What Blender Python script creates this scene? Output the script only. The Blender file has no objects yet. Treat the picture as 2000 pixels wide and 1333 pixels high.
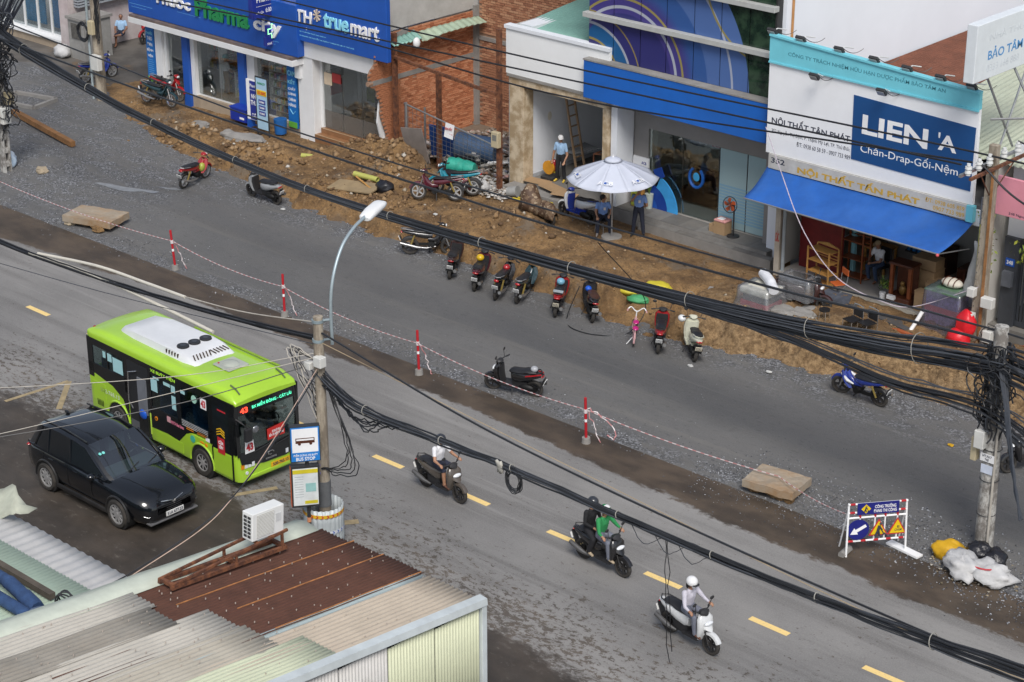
import bpy,math,random
import numpy as np
from mathutils import Vector,Matrix,noise
R=math.radians
rnd=random.Random(7)
scn=bpy.context.scene
COL=scn.collection
# camera, sky, sun, exposure
cam_d=bpy.data.cameras.new('camera');cam=bpy.data.objects.new('camera',cam_d);COL.objects.link(cam)
cam.location=(38.03,-41.65,24.3)
cam.rotation_euler=(R(90-23.318),0,R(42.4))
cam_d.sensor_width=36;cam_d.lens=73.75;cam_d.clip_start=0.5;cam_d.clip_end=3000
scn.camera=cam
SUN_EL,SUN_AZ=50.0,132.0
world=bpy.data.worlds.new('World');scn.world=world;world.use_nodes=True
wn=world.node_tree;bg=wn.nodes['Background']
sky=wn.nodes.new('ShaderNodeTexSky');sky.sky_type='NISHITA';sky.sun_disc=False
sky.sun_elevation=R(SUN_EL);sky.sun_rotation=R(SUN_AZ);sky.air_density=1.0;sky.dust_density=2.0;sky.ozone_density=1.0
hsv=wn.nodes.new('ShaderNodeHueSaturation');hsv.inputs['Saturation'].default_value=0.62
wn.links.new(sky.outputs['Color'],hsv.inputs['Color']);wn.links.new(hsv.outputs['Color'],bg.inputs['Color'])
bg.inputs['Strength'].default_value=0.075
sun_d=bpy.data.lights.new('sun','SUN');sun_d.energy=1.5;sun_d.angle=R(24);sun_d.color=(1.0,0.965,0.92)
sun=bpy.data.objects.new('sun',sun_d);COL.objects.link(sun)
sd=Vector((math.sin(R(SUN_AZ))*math.cos(R(SUN_EL)),math.cos(R(SUN_AZ))*math.cos(R(SUN_EL)),math.sin(R(SUN_EL))))
sun.rotation_euler=sd.to_track_quat('Z','Y').to_euler()
vs=scn.view_settings;vs.view_transform='Standard';vs.look='None';vs.gamma=1;vs.use_curve_mapping=False
vs.exposure=0.95
# materials
MT={}
def _n(nt,t,**kw):
 n=nt.nodes.new(t)
 for k,v in kw.items():setattr(n,k,v)
 return n
def mat(name,col,rough=0.6,metal=0.0,var=0.18,vs_=3.0,dirt=0.0,dirtcol=(0.16,0.12,0.08),bump=0.0,bs=40.0,emit=0.0,coat=0.0,fine=0.0):
 """procedural paint / plastic / metal: base colour broken up by two noises, optional dust layer and bump"""
 if name in MT:return MT[name]
 m=bpy.data.materials.new(name);m.use_nodes=True;nt=m.node_tree;b=nt.nodes['Principled BSDF'];L=nt.links.new
 tc=_n(nt,'ShaderNodeTexCoord')
 nz=_n(nt,'ShaderNodeTexNoise');nz.inputs['Scale'].default_value=vs_;nz.inputs['Detail'].default_value=6;nz.inputs['Roughness'].default_value=0.65
 L(tc.outputs['Object'],nz.inputs['Vector'])
 mr=_n(nt,'ShaderNodeMapRange');mr.inputs[1].default_value=0.3;mr.inputs[2].default_value=0.7;mr.inputs[3].default_value=1-var;mr.inputs[4].default_value=1+var*0.6
 L(nz.outputs['Fac'],mr.inputs[0])
 mul=_n(nt,'ShaderNodeVectorMath',operation='SCALE');mul.inputs[0].default_value=col[:3]
 L(mr.outputs[0],mul.inputs['Scale'])
 out=mul.outputs[0]
 if dirt>0:
  n2=_n(nt,'ShaderNodeTexNoise');n2.inputs['Scale'].default_value=vs_*0.45;n2.inputs['Detail'].default_value=8;n2.inputs['Roughness'].default_value=0.7
  L(tc.outputs['Object'],n2.inputs['Vector'])
  r2=_n(nt,'ShaderNodeMapRange');r2.inputs[1].default_value=0.42;r2.inputs[2].default_value=0.72;r2.inputs[3].default_value=dirt*0.15;r2.inputs[4].default_value=dirt
  L(n2.outputs['Fac'],r2.inputs[0])
  mx=_n(nt,'ShaderNodeMix',data_type='RGBA');mx.inputs[7].default_value=(*dirtcol,1)
  L(r2.outputs[0],mx.inputs[0]);L(out,mx.inputs[6]);out=mx.outputs[2]
 L(out,b.inputs['Base Color'])
 b.inputs['Roughness'].default_value=rough;b.inputs['Metallic'].default_value=metal
 b.inputs['Coat Weight'].default_value=coat
 if bump>0:
  n3=_n(nt,'ShaderNodeTexNoise');n3.inputs['Scale'].default_value=bs;n3.inputs['Detail'].default_value=5
  L(tc.outputs['Object'],n3.inputs['Vector'])
  bp=_n(nt,'ShaderNodeBump');bp.inputs['Strength'].default_value=bump;bp.inputs['Distance'].default_value=0.02
  L(n3.outputs['Fac'],bp.inputs['Height']);L(bp.outputs[0],b.inputs['Normal'])
 if emit>0:
  b.inputs['Emission Color'].default_value=(*col[:3],1);b.inputs['Emission Strength'].default_value=emit
 MT[name]=m
 return m
def glass(name,tint=(0.85,0.95,0.95),refl=0.10,rough=0.02,alpha=1.0,film=None):
 """pane of glass: see-through with a fresnel reflection, optionally a translucent frosted film"""
 if name in MT:return MT[name]
 m=bpy.data.materials.new(name);m.use_nodes=True;nt=m.node_tree;nt.nodes.clear();L=nt.links.new
 out=_n(nt,'ShaderNodeOutputMaterial');tr=_n(nt,'ShaderNodeBsdfTransparent');tr.inputs[0].default_value=(*tint,1)
 gl=_n(nt,'ShaderNodeBsdfGlossy');gl.inputs['Roughness'].default_value=rough
 fr=_n(nt,'ShaderNodeLayerWeight');fr.inputs[0].default_value=0.35
 ma=_n(nt,'ShaderNodeMath',operation='MULTIPLY_ADD');ma.inputs[1].default_value=0.5;ma.inputs[2].default_value=refl*0.5
 L(fr.outputs['Fresnel'],ma.inputs[0])
 mx=_n(nt,'ShaderNodeMixShader');L(ma.outputs[0],mx.inputs[0]);L(tr.outputs[0],mx.inputs[1]);L(gl.outputs[0],mx.inputs[2])
 sh=mx.outputs[0]
 if film:
  df=_n(nt,'ShaderNodeBsdfDiffuse');df.inputs[0].default_value=(*film,1)
  m2=_n(nt,'ShaderNodeMixShader');m2.inputs[0].default_value=alpha
  L(sh,m2.inputs[1]);L(df.outputs[0],m2.inputs[2]);sh=m2.outputs[0]
 L(sh,out.inputs[0]);MT[name]=m
 return m
 # mesh collector
def V(*a):return Vector(a)
class MB:
 def __init__(s):s.v=[];s.f=[];s.m=[]
 def add(s,vs,fs,m=0):
  o=len(s.v);s.v+=[tuple(p)for p in vs];s.f+=[tuple(i+o for i in f)for f in fs];s.m+=[m]*len(fs);return s
 def box(s,a,b,m=0):
  x0,y0,z0=a;x1,y1,z1=b
  return s.add([(x0,y0,z0),(x1,y0,z0),(x1,y1,z0),(x0,y1,z0),(x0,y0,z1),(x1,y0,z1),(x1,y1,z1),(x0,y1,z1)],[(0,3,2,1),(4,5,6,7),(0,1,5,4),(1,2,6,5),(2,3,7,6),(3,0,4,7)],m)
 def cbox(s,c,d,rz=0,ry=0,rx=0,m=0):
  mt=Matrix.Translation(c)@Matrix.Rotation(rz,4,'Z')@Matrix.Rotation(ry,4,'Y')@Matrix.Rotation(rx,4,'X')
  t=MB().box((-d[0]/2,-d[1]/2,-d[2]/2),(d[0]/2,d[1]/2,d[2]/2))
  return s.add([mt@Vector(p)for p in t.v],t.f,m)
 def cyl(s,p0,p1,r0,r1=None,n=10,caps=True,m=0):
  p0=Vector(p0);p1=Vector(p1);r1=r0 if r1 is None else r1
  d=(p1-p0).normalized();a=d.orthogonal().normalized();b=d.cross(a)
  vs=[p0+(a*math.cos(t)+b*math.sin(t))*r0 for t in[2*math.pi*i/n for i in range(n)]]+[p1+(a*math.cos(t)+b*math.sin(t))*r1 for t in[2*math.pi*i/n for i in range(n)]]
  fs=[(i,(i+1)%n,n+(i+1)%n,n+i)for i in range(n)]
  if caps:fs+=[tuple(range(n-1,-1,-1)),tuple(range(n,2*n))]
  return s.add(vs,fs,m)
 def tube(s,pts,r,n=6,caps=True,m=0,flat=None):
  pts=[Vector(p)for p in pts];k=len(pts);vs=[];a=None
  for i,p in enumerate(pts):
   d=(pts[min(i+1,k-1)]-pts[max(i-1,0)])
   d=d.normalized()if d.length>1e-9 else Vector((0,0,1))
   a=d.orthogonal().normalized()if a is None else(a-d*a.dot(d))
   a=a.normalized()if a.length>1e-6 else d.orthogonal().normalized()
   b=d.cross(a);rr=r[i]if isinstance(r,(list,tuple))else r
   for j in range(n):
    t=2*math.pi*j/n;vs.append(p+a*math.cos(t)*rr+b*math.sin(t)*rr)
  fs=[(i*n+j,i*n+(j+1)%n,(i+1)*n+(j+1)%n,(i+1)*n+j)for i in range(k-1)for j in range(n)]
  if caps:fs+=[tuple(range(n-1,-1,-1)),tuple((k-1)*n+j for j in range(n))]
  return s.add(vs,fs,m)
 def ell(s,c,r,nu=12,nv=8,m=0,rot=None,z0=-1.0,z1=1.0):
  """ellipsoid, optionally only the slice between z0 and z1 (unit sphere)"""
  c=Vector(c);t0=math.asin(max(-1,z0));t1=math.asin(min(1,z1));vs=[]
  for i in range(nv+1):
   t=t0+(t1-t0)*i/nv
   for j in range(nu):
    p=2*math.pi*j/nu;q=Vector((math.cos(t)*math.cos(p)*r[0],math.cos(t)*math.sin(p)*r[1],math.sin(t)*r[2]))
    if rot is not None:q=rot@q
    vs.append(c+q)
  fs=[(i*nu+j,i*nu+(j+1)%nu,(i+1)*nu+(j+1)%nu,(i+1)*nu+j)for i in range(nv)for j in range(nu)]
  fs+=[tuple(range(nu-1,-1,-1)),tuple(nv*nu+j for j in range(nu))]
  return s.add(vs,fs,m)
 def loft(s,rings,caps=True,m=0,closed=True):
  n=len(rings[0]);k=len(rings);vs=[p for r in rings for p in r]
  jn=n if closed else n-1
  fs=[(i*n+j,i*n+(j+1)%n,(i+1)*n+(j+1)%n,(i+1)*n+j)for i in range(k-1)for j in range(jn)]
  if caps and closed:fs+=[tuple(range(n-1,-1,-1)),tuple((k-1)*n+j for j in range(n))]
  return s.add(vs,fs,m)
 def prism(s,poly,axis,a0,a1,m=0):
  """2D polygon extruded along an axis; poly coordinates are the two other axes in order"""
  def P(u,v,w):return{'x':(w,u,v),'y':(u,w,v),'z':(u,v,w)}[axis]
  n=len(poly);vs=[P(u,v,a0)for u,v in poly]+[P(u,v,a1)for u,v in poly]
  return s.add(vs,[tuple(range(n)),tuple(range(2*n-1,n-1,-1))]+[(i,n+i,n+(i+1)%n,(i+1)%n)for i in range(n)],m)
 def build(s,name,mats=None,parent=None,smooth=False,world=False,bevel=0.0,solid=0.0,auto=True):
  me=bpy.data.meshes.new(name)
  vs=s.v
  if world and parent is not None:
   iv=parent.matrix_basis.inverted();p2=parent.parent
   mm=parent.matrix_basis.copy()
   while p2 is not None:mm=p2.matrix_basis@mm;p2=p2.parent
   iv=mm.inverted();vs=[tuple(iv@Vector(p))for p in vs]
  me.from_pydata(vs,[],s.f)
  mats=mats if isinstance(mats,(list,tuple))else[mats]
  for k in mats:
   if k is not None:me.materials.append(k)
  if len(mats)>1:me.polygons.foreach_set('material_index',s.m)
  if smooth:me.polygons.foreach_set('use_smooth',[True]*len(me.polygons))
  me.update()
  import bmesh
  bm=bmesh.new();bm.from_mesh(me);bmesh.ops.recalc_face_normals(bm,faces=bm.faces);bm.to_mesh(me);bm.free()
  if smooth and auto:me.set_sharp_from_angle(angle=R(42))
  o=bpy.data.objects.new(name,me);COL.objects.link(o)
  if parent is not None:o.parent=parent
  if solid:md=o.modifiers.new('Solidify','SOLIDIFY');md.thickness=solid;md.offset=0
  if bevel:md=o.modifiers.new('Bevel','BEVEL');md.width=bevel;md.segments=2;md.limit_method='ANGLE';md.angle_limit=R(40)
  return o
def lerp(a,b,t):return a+(b-a)*t
def interp(tab,x):
 if x<=tab[0][0]:return tab[0][1]
 for(a,b),(c,d)in zip(tab,tab[1:]):
  if x<=c:return lerp(b,d,(x-a)/(c-a))
 return tab[-1][1]
def tag(o,label=None,cat=None,group=None,kind=None):
 if label:o['label']=label
 if cat:o['category']=cat
 if group:o['group']=group
 if kind:o['kind']=kind
 return o
def thing(name,label,cat,loc=(0,0,0),rz=0.0,group=None,rot=None):
 o=bpy.data.objects.new(name,None);COL.objects.link(o);o.location=loc;o.rotation_euler=rot if rot else(0,0,rz);o.empty_display_size=0.2
 return tag(o,label,cat,group)
def sring(c,ax,ay,w,h,n=14,p=2.6):
 """super-ellipse ring in the plane spanned by ax, ay"""
 out=[]
 for i in range(n):
  t=2*math.pi*i/n;ct,st=math.cos(t),math.sin(t)
  out.append(Vector(c)+Vector(ax)*(w*math.copysign(abs(ct)**(2/p),ct))+Vector(ay)*(h*math.copysign(abs(st)**(2/p),st)))
 return out
def sag(a,b,d,n=24):
 a=Vector(a);b=Vector(b)
 return[a.lerp(b,i/n)-Vector((0,0,d*4*(i/n)*(1-i/n)))for i in range(n+1)]
def spline(pts,n=8):
 pts=[Vector(p)for p in pts];P=[pts[0]*2-pts[1]]+pts+[pts[-1]*2-pts[-2]];out=[]
 for i in range(1,len(P)-2):
  for k in range(n):
   t=k/n;a,b,c,d=P[i-1],P[i],P[i+1],P[i+2]
   out.append(0.5*((2*b)+(c-a)*t+(2*a-5*b+4*c-d)*t*t+(3*b-a-3*c+d)*t**3))
 return out+[pts[-1]]
 # lettering (converted to meshes in one go at the end)
TEXTS=[]
def text(s,parent,c,w,h,m,u=(1,0,0),v=(0,0,1),bold=0.0,ext=0.004,name='lettering',world=True,shear=0.0,sp=1.0):
 TEXTS.append((s,parent,Vector(c),w,h,m,Vector(u).normalized(),Vector(v).normalized(),bold,ext,name,world,shear,sp))
def make_texts():
 tmp=[]
 for t in TEXTS:
  cu=bpy.data.curves.new('txt','FONT');cu.body=t[0];cu.align_x='CENTER';cu.align_y='CENTER';cu.offset=t[8];cu.resolution_u=3;cu.shear=t[12];cu.space_character=t[13]
  cu.extrude=0.02
  o=bpy.data.objects.new('txt',cu);COL.objects.link(o);tmp.append(o)
 dg=bpy.context.evaluated_depsgraph_get()
 for o,t in zip(tmp,TEXTS):
  me=bpy.data.meshes.new_from_object(o.evaluated_get(dg))
  n=len(me.vertices)
  if n==0:continue
  co=np.zeros(n*3);me.vertices.foreach_get('co',co);co=co.reshape(-1,3)
  lo,hi=co.min(0),co.max(0);ct=(lo+hi)/2;sx=t[3]/(hi[0]-lo[0])if t[3]else t[4]/(hi[1]-lo[1]);sy=t[4]/(hi[1]-lo[1])if t[4]else sx
  u,v=t[6],t[7];nn=u.cross(v)
  q=(co-ct)*np.array([sx,sy,t[9]/0.04]);P=np.array(t[2])+np.outer(q[:,0],u)+np.outer(q[:,1],v)+np.outer(q[:,2]+t[9]/2,nn)
  par=t[1]
  if t[11]and par is not None:
   mm=par.matrix_basis.copy();p2=par.parent
   while p2 is not None:mm=p2.matrix_basis@mm;p2=p2.parent
   iv=np.array(mm.inverted());P=P@iv[:3,:3].T+iv[:3,3]
  me.vertices.foreach_set('co',P.ravel());me.materials.clear();me.materials.append(t[5]);me.update();me.name=t[10]
  ob=bpy.data.objects.new(t[10],me);COL.objects.link(ob);ob.parent=par
 for o in tmp:
  d=o.data;bpy.data.objects.remove(o);bpy.data.curves.remove(d)
  # ground: node helper
class NT:
 def __init__(s,name):
  s.m=bpy.data.materials.new(name);s.m.use_nodes=True;s.nt=s.m.node_tree;s.b=s.nt.nodes['Principled BSDF'];s.L=s.nt.links.new
  tc=_n(s.nt,'ShaderNodeTexCoord');s.obj=tc.outputs['Object']
  sp=_n(s.nt,'ShaderNodeSeparateXYZ');s.L(s.obj,sp.inputs[0]);s.x,s.y,s.z=sp.outputs
  MT[name]=s.m
 def setin(s,i,v):
  if isinstance(v,(int,float)):i.default_value=v
  elif isinstance(v,(tuple,list)):i.default_value=(*v,1)if len(v)==3 and len(i.default_value)==4 else v
  else:s.L(v,i)
 def noise(s,scale,stretch=(1,1,1),detail=6,rough=0.6,off=(0,0,0)):
  mp=_n(s.nt,'ShaderNodeMapping');mp.inputs['Scale'].default_value=stretch;mp.inputs['Location'].default_value=off;s.L(s.obj,mp.inputs['Vector'])
  n=_n(s.nt,'ShaderNodeTexNoise');n.inputs['Scale'].default_value=scale;n.inputs['Detail'].default_value=detail;n.inputs['Roughness'].default_value=rough
  s.L(mp.outputs[0],n.inputs['Vector']);return n.outputs['Fac']
 def vor(s,scale,stretch=(1,1,1),feat='F1'):
  mp=_n(s.nt,'ShaderNodeMapping');mp.inputs['Scale'].default_value=stretch;s.L(s.obj,mp.inputs['Vector'])
  n=_n(s.nt,'ShaderNodeTexVoronoi');n.inputs['Scale'].default_value=scale;n.feature=feat;s.L(mp.outputs[0],n.inputs['Vector']);return n
 def op(s,o,a,b=0.0,c=None):
  n=_n(s.nt,'ShaderNodeMath',operation=o);s.setin(n.inputs[0],a);s.setin(n.inputs[1],b)
  if c is not None:s.setin(n.inputs[2],c)
  return n.outputs[0]
 def rng(s,v,a,b,c=0.0,d=1.0):
  n=_n(s.nt,'ShaderNodeMapRange',interpolation_type='SMOOTHSTEP');s.setin(n.inputs[0],v)
  for i,q in enumerate((a,b,c,d)):s.setin(n.inputs[i+1],q)
  return n.outputs[0]
 def mix(s,f,a,b):
  n=_n(s.nt,'ShaderNodeMix',data_type='RGBA');s.setin(n.inputs[0],f);s.setin(n.inputs[6],a);s.setin(n.inputs[7],b);return n.outputs[2]
 def done(s,col,rough=0.8,height=None,strength=0.4,dist=0.02):
  s.setin(s.b.inputs['Base Color'],col);s.setin(s.b.inputs['Roughness'],rough)
  if height is not None:
   bp=_n(s.nt,'ShaderNodeBump');bp.inputs['Strength'].default_value=strength;bp.inputs['Distance'].default_value=dist;s.L(height,bp.inputs['Height']);s.L(bp.outputs[0],s.b.inputs['Normal'])
  return s.m
GREY_A,GREY_B=(0.155,0.150,0.146),(0.235,0.227,0.217)
MUD_A,MUD_B=(0.042,0.031,0.022),(0.088,0.064,0.044)
def road_material():
 s=NT('asphalt_main')
 big=s.noise(0.22,(0.6,1,1));fine=s.noise(28,detail=8,rough=0.75);streak=s.noise(1.1,(0.08,1.6,1),5)
 rag=s.noise(3.2,(0.8,1.5,1),8,0.75);wob=s.noise(0.35,(1,1,1),3)
 grey=s.mix(s.rng(big,0.35,0.65),GREY_A,GREY_B)
 grey=s.mix(s.op('MULTIPLY',s.rng(streak,0.46,0.68),0.6),grey,(0.105,0.10,0.096))
 grey=s.mix(s.op('MULTIPLY',s.rng(fine,0.45,0.62),0.35),grey,(0.31,0.30,0.28));md=s.noise(9,(0.6,1.3,1),7,0.75);grey=s.mix(s.op('MULTIPLY',s.rng(md,0.56,0.70),0.45),grey,(0.095,0.088,0.08))
 trk=s.noise(2.4,(0.03,1.1,1),4);grey=s.mix(s.op('MULTIPLY',s.rng(trk,0.56,0.64),0.30),grey,(0.29,0.282,0.27))
 mud=s.mix(s.rng(s.noise(1.3,(0.5,1,1)),0.35,0.65),MUD_A,MUD_B)
 mud=s.mix(s.op('MULTIPLY',s.rng(fine,0.45,0.7),0.3),mud,(0.11,0.088,0.066))
 yy=s.op('ADD',s.y,s.op('ADD',s.op('MULTIPLY',s.op('SUBTRACT',rag,0.5),0.75),s.op('MULTIPLY',s.op('SUBTRACT',wob,0.5),0.9)))
 edge=s.rng(s.x,-19.0,-9.0,-5.1,-4.3);edge2=s.rng(s.x,2.0,15.0,0.0,-0.55)
 far=s.rng(s.op('SUBTRACT',yy,s.op('ADD',edge,edge2)),-0.06,0.10)
 yn=s.op('ADD',s.y,s.op('ADD',s.op('MULTIPLY',s.op('SUBTRACT',rag,0.5),1.6),s.op('MULTIPLY',s.op('SUBTRACT',s.noise(0.5,(0.5,1,1),4),0.5),2.2)))
 near=s.rng(yn,-12.0,-12.35)
 spk=s.noise(5.5,(0.75,1.25,1),7,0.78);spk2=s.noise(0.55,(0.6,1,1),4)
 thr=s.op('ADD',s.rng(s.y,-12.2,-8.0,0.50,0.625),s.op('MULTIPLY',s.op('SUBTRACT',spk2,0.5),-0.22))
 spots=s.rng(s.op('SUBTRACT',spk,thr),0.0,0.022)
 col=s.mix(s.op('MAXIMUM',s.op('MAXIMUM',far,near),s.op('MULTIPLY',spots,0.8)),grey,mud)
 col=s.mix(s.op('MULTIPLY',near,0.6),col,s.mix(s.rng(s.noise(1.1),0.35,0.65),(0.026,0.023,0.020),(0.055,0.048,0.042)))
 dry=s.op('MULTIPLY',near,s.rng(s.noise(4.0,(0.5,1.2,1),9,0.8),0.56,0.68))
 col=s.mix(s.op('MULTIPLY',dry,0.75),col,(0.19,0.17,0.145))
 rough=s.rng(s.op('MAXIMUM',far,near),0,1,0.85,0.62)
 return s.done(col,rough,s.noise(60,detail=6,rough=0.7),0.35,0.012)
def newroad_material():
 s=NT('fresh_base_course')
 big=s.noise(0.3,(0.5,1,1));fine=s.noise(40,detail=8,rough=0.8);streak=s.noise(0.9,(0.07,1.5,1),5)
 col=s.mix(s.rng(big,0.35,0.65),(0.094,0.093,0.092),(0.122,0.119,0.115))
 col=s.mix(s.op('MULTIPLY',s.rng(streak,0.45,0.7),0.5),col,(0.125,0.117,0.106))
 col=s.mix(s.op('MULTIPLY',s.rng(fine,0.48,0.64),0.5),col,(0.20,0.20,0.20));md=s.noise(7,(0.5,1.3,1),7,0.78);col=s.mix(s.op('MULTIPLY',s.rng(md,0.53,0.68),0.5),col,(0.045,0.044,0.044));trk=s.noise(2.0,(0.03,1.2,1),4);col=s.mix(s.op('MULTIPLY',s.rng(trk,0.54,0.64),0.35),col,(0.165,0.158,0.145))
 rag=s.noise(1.4,(0.6,1,1),8,0.75)
 gravel=s.op('MULTIPLY',s.rng(rag,0.44,0.58),s.op('MAXIMUM',s.op('MAXIMUM',s.rng(s.y,1.6,3.4),s.rng(s.y,-2.1,-2.9)),s.rng(s.x,-14.5,-20.0)))
 chips=s.vor(22).outputs['Color'];sepc=_n(s.nt,'ShaderNodeSeparateColor');s.L(chips,sepc.inputs[0])
 gcol=s.mix(s.rng(sepc.outputs[0],0.45,1.0),(0.06,0.061,0.065),(0.30,0.31,0.33))
 col=s.mix(s.op('MULTIPLY',gravel,0.72),col,gcol)
 return s.done(col,0.82,s.op('ADD',s.op('MULTIPLY',s.noise(35,detail=6,rough=0.75),1.0),s.op('MULTIPLY',s.vor(22).outputs['Distance'],gravel)),0.55,0.02)
def dirt_material(name='bank_dirt',a=(0.125,0.068,0.027),b=(0.33,0.195,0.08),c=(0.18,0.15,0.115)):
 s=NT(name)
 n1=s.noise(0.9,detail=8,rough=0.7);n2=s.noise(5.5,detail=9,rough=0.78);n3=s.noise(0.5,off=(7,3,1))
 col=s.mix(s.rng(n1,0.32,0.68),a,b)
 col=s.mix(s.op('MULTIPLY',s.rng(n2,0.52,0.70),0.6),col,(0.40,0.28,0.155))
 n4=s.noise(16,detail=7,rough=0.75);col=s.mix(s.op('MULTIPLY',s.rng(n4,0.50,0.36),0.65),col,(0.055,0.034,0.019));col=s.mix(s.op('MULTIPLY',s.rng(n4,0.60,0.70),0.5),col,(0.44,0.33,0.20))
 col=s.mix(s.op('MULTIPLY',s.rng(n2,0.49,0.30),0.75),col,(0.065,0.040,0.022))
 col=s.mix(s.op('MULTIPLY',s.rng(s.noise(0.35,off=(2,9,4),detail=5),0.55,0.68),0.5),col,(0.08,0.066,0.055))
 col=s.mix(s.op('MULTIPLY',s.rng(s.op('ADD',n3,s.op('MULTIPLY',n2,0.25)),0.68,0.80),0.7),col,c)
 if name=='bank_dirt':
  cut=s.op('MULTIPLY',s.rng(s.x,2.6,4.2),s.rng(s.op('ADD',s.y,n1),6.9,5.7));col=s.mix(s.op('MULTIPLY',cut,0.75),col,s.mix(s.rng(n2,0.36,0.66),(0.13,0.078,0.036),(0.46,0.31,0.16)))
 return s.done(col,0.92,s.op('ADD',s.op('MULTIPLY',n2,1.0),s.op('MULTIPLY',s.noise(30,detail=6,rough=0.7),0.5)),1.0,0.09)
M_ROAD,M_NEW,M_DIRT=road_material(),newroad_material(),dirt_material()
FOOT=[(-40,9.5),(-29,7.6),(-26,6.2),(-22,5.0),(-14,3.75),(-9,3.5),(-7.5,3.75),(-6,3.75),(-2,3.45),(0.8,3.0),(3.2,3.2),(6.3,3.95),(12.4,4.9),(18,5.4),(30,6.2)]
CREST=[(-40,10.5),(-29,8.6),(-25,6.6),(-16,4.6),(-9,4.2),(-7.5,4.55),(-6,4.45),(-2.3,4.15),(0.6,3.95),(1.0,5.6),(2.9,6.0),(3.3,4.3),(5.3,4.75),(7.8,5.05),(10,5.55),(14,6.1),(30,7.2)]
TOPZ=[(-40,0.02),(-30,0.03),(-26,0.25),(-20,0.45),(-14,0.58),(-8,0.66),(-2,0.72),(2,0.62),(3.4,0.85),(6,0.98),(30,1.0)]
MOUNDS=[(-13.0,7.7,1.4,0.95,1.0),(-11.4,7.2,0.9,0.8,0.7),(-14.6,6.8,1.1,0.7,0.45),(-16.6,5.7,0.8,0.5,0.30),(-18.4,5.3,0.7,0.45,0.26),(-21.6,5.6,0.8,0.4,0.22),(-9.9,4.9,0.9,0.4,0.20),(-7.0,5.3,0.8,0.5,0.26),(-23.4,6.0,0.7,0.4,0.18),(-5.2,5.9,1.1,0.8,0.48),(-3.9,5.2,0.8,0.6,0.28),(-0.2,5.7,2.4,1.1,0.16),(-17.5,6.2,1.5,0.7,0.14),(-20.5,5.9,1.0,0.6,0.12),(-12.4,5.6,1.4,0.5,0.12),(8.5,5.9,1.2,0.4,0.08),(13.5,6.6,1.5,0.7,0.25)]
def sm(t):t=max(0.0,min(1.0,t));return t*t*(3-2*t)
def dirt_h(x,y,rough=True):
 f,c,tz=interp(FOOT,x),interp(CREST,x),interp(TOPZ,x)
 w=0.35*noise.noise(Vector((x*0.9,y*0.3,1.3)))+0.22*noise.noise(Vector((x*2.7,y*1.2,4.1)))
 t=(y+w*0.7-f)/(c-f)
 h=tz*sm(t)**0.75 if t>0 else max(-0.09,t*0.25)
 flat=1.0
 for mx,my,sx,sy,mh in MOUNDS:
  q=((x-mx)/sx)**2+((y-my)/sy)**2
  if q<6:h+=mh*math.exp(-q)*(1+0.35*noise.noise(Vector((x*2.2,y*2.2,9))))
 if y>7.75:h=min(h,0.66-(y-7.75)*0.9 if x>2.7 else max(h-(y-7.75)*0.25,0.45))if x>-19 else h
 if rough and t>-0.1:
  face=math.exp(-((t-0.5)/0.5)**2)
  am=(0.075+0.20*face)*min(1.0,tz*2.2)
  if y>7.2:am*=max(0.25,1-(y-7.2)*0.6)
  h+=am*(noise.fractal(Vector((x*1.7,y*1.7,h*2.0)),0.75,2.1,5))+0.05*min(1,tz*2)*noise.noise(Vector((x*4.2,y*4.2,3)))*(1 if y<7.2 else 0.3)+0.016*noise.noise(Vector((x*11,y*11,3)))
  if y>7.6:h=min(h,0.74 if x<2.7 else 0.60)
 return h
def grid(name,x0,x1,y0,y1,dx,dy,fn,m,kind='structure',smooth=True):
 nx=int(round((x1-x0)/dx))+1;ny=int(round((y1-y0)/dy))+1
 vs=[(x0+(x1-x0)*i/(nx-1),y0+(y1-y0)*j/(ny-1))for j in range(ny)for i in range(nx)]
 vs=[(x,y,fn(x,y))for x,y in vs]
 fs=[(j*nx+i,j*nx+i+1,(j+1)*nx+i+1,(j+1)*nx+i)for j in range(ny-1)for i in range(nx-1)]
 b=MB();b.add(vs,fs);o=b.build(name,m,smooth=smooth,auto=False);o['kind']=kind;return o
g=MB();g.add([(-700,-300,-0.13),(500,-300,-0.13),(500,900,-0.13),(-700,900,-0.13)],[(0,1,2,3)])
ground=g.build('ground',mat('ground_earth',(0.13,0.11,0.085),0.95,var=0.35,vs_=0.3));ground['kind']='structure'
def road_h(x,y):return 0.014*noise.noise(Vector((x*0.5,y*0.7,0)))*min(1,max(0,(-3.2-y)*1.5))
def new_h(x,y):
 e=min(1,max(0,(y+3.15)*1.5))
 h=e*(0.03*noise.noise(Vector((x*0.5,y*0.7,5)))+0.012*noise.noise(Vector((x*2.2,y*2.2,5))))
 h+=0.34*math.exp(-(((x+23.6)/1.3)**2+((y-1.0)/1.1)**2))+0.14*math.exp(-(((x+21.2)/1.6)**2+((y+0.2)/1.0)**2))
 h+=0.06*e*sm((x-9.5)/1.5)*math.exp(-((y+2.1)/0.9)**2)*(1+noise.noise(Vector((x*2,y*2,2))))
 return h
main_road=grid('main_road',-52,36,-34,-3.15,0.4,0.4,road_h,M_ROAD)
new_road=grid('construction_road',-52,36,-3.15,8.6,0.2,0.2,new_h,M_NEW)
bank=grid('dirt_bank',-30.5,24,2.2,10.2,0.11,0.10,dirt_h,M_DIRT)
s=NT('side_asphalt');c=s.mix(s.rng(s.noise(0.6,detail=7),0.35,0.65),(0.07,0.063,0.056),(0.13,0.118,0.105));c=s.mix(s.rng(s.noise(0.8,(1,0.7,1),8,0.7,(3,8,0)),0.56,0.66),c,(0.17,0.105,0.055));s.done(c,0.85,s.noise(40),0.4,0.012)
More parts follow.
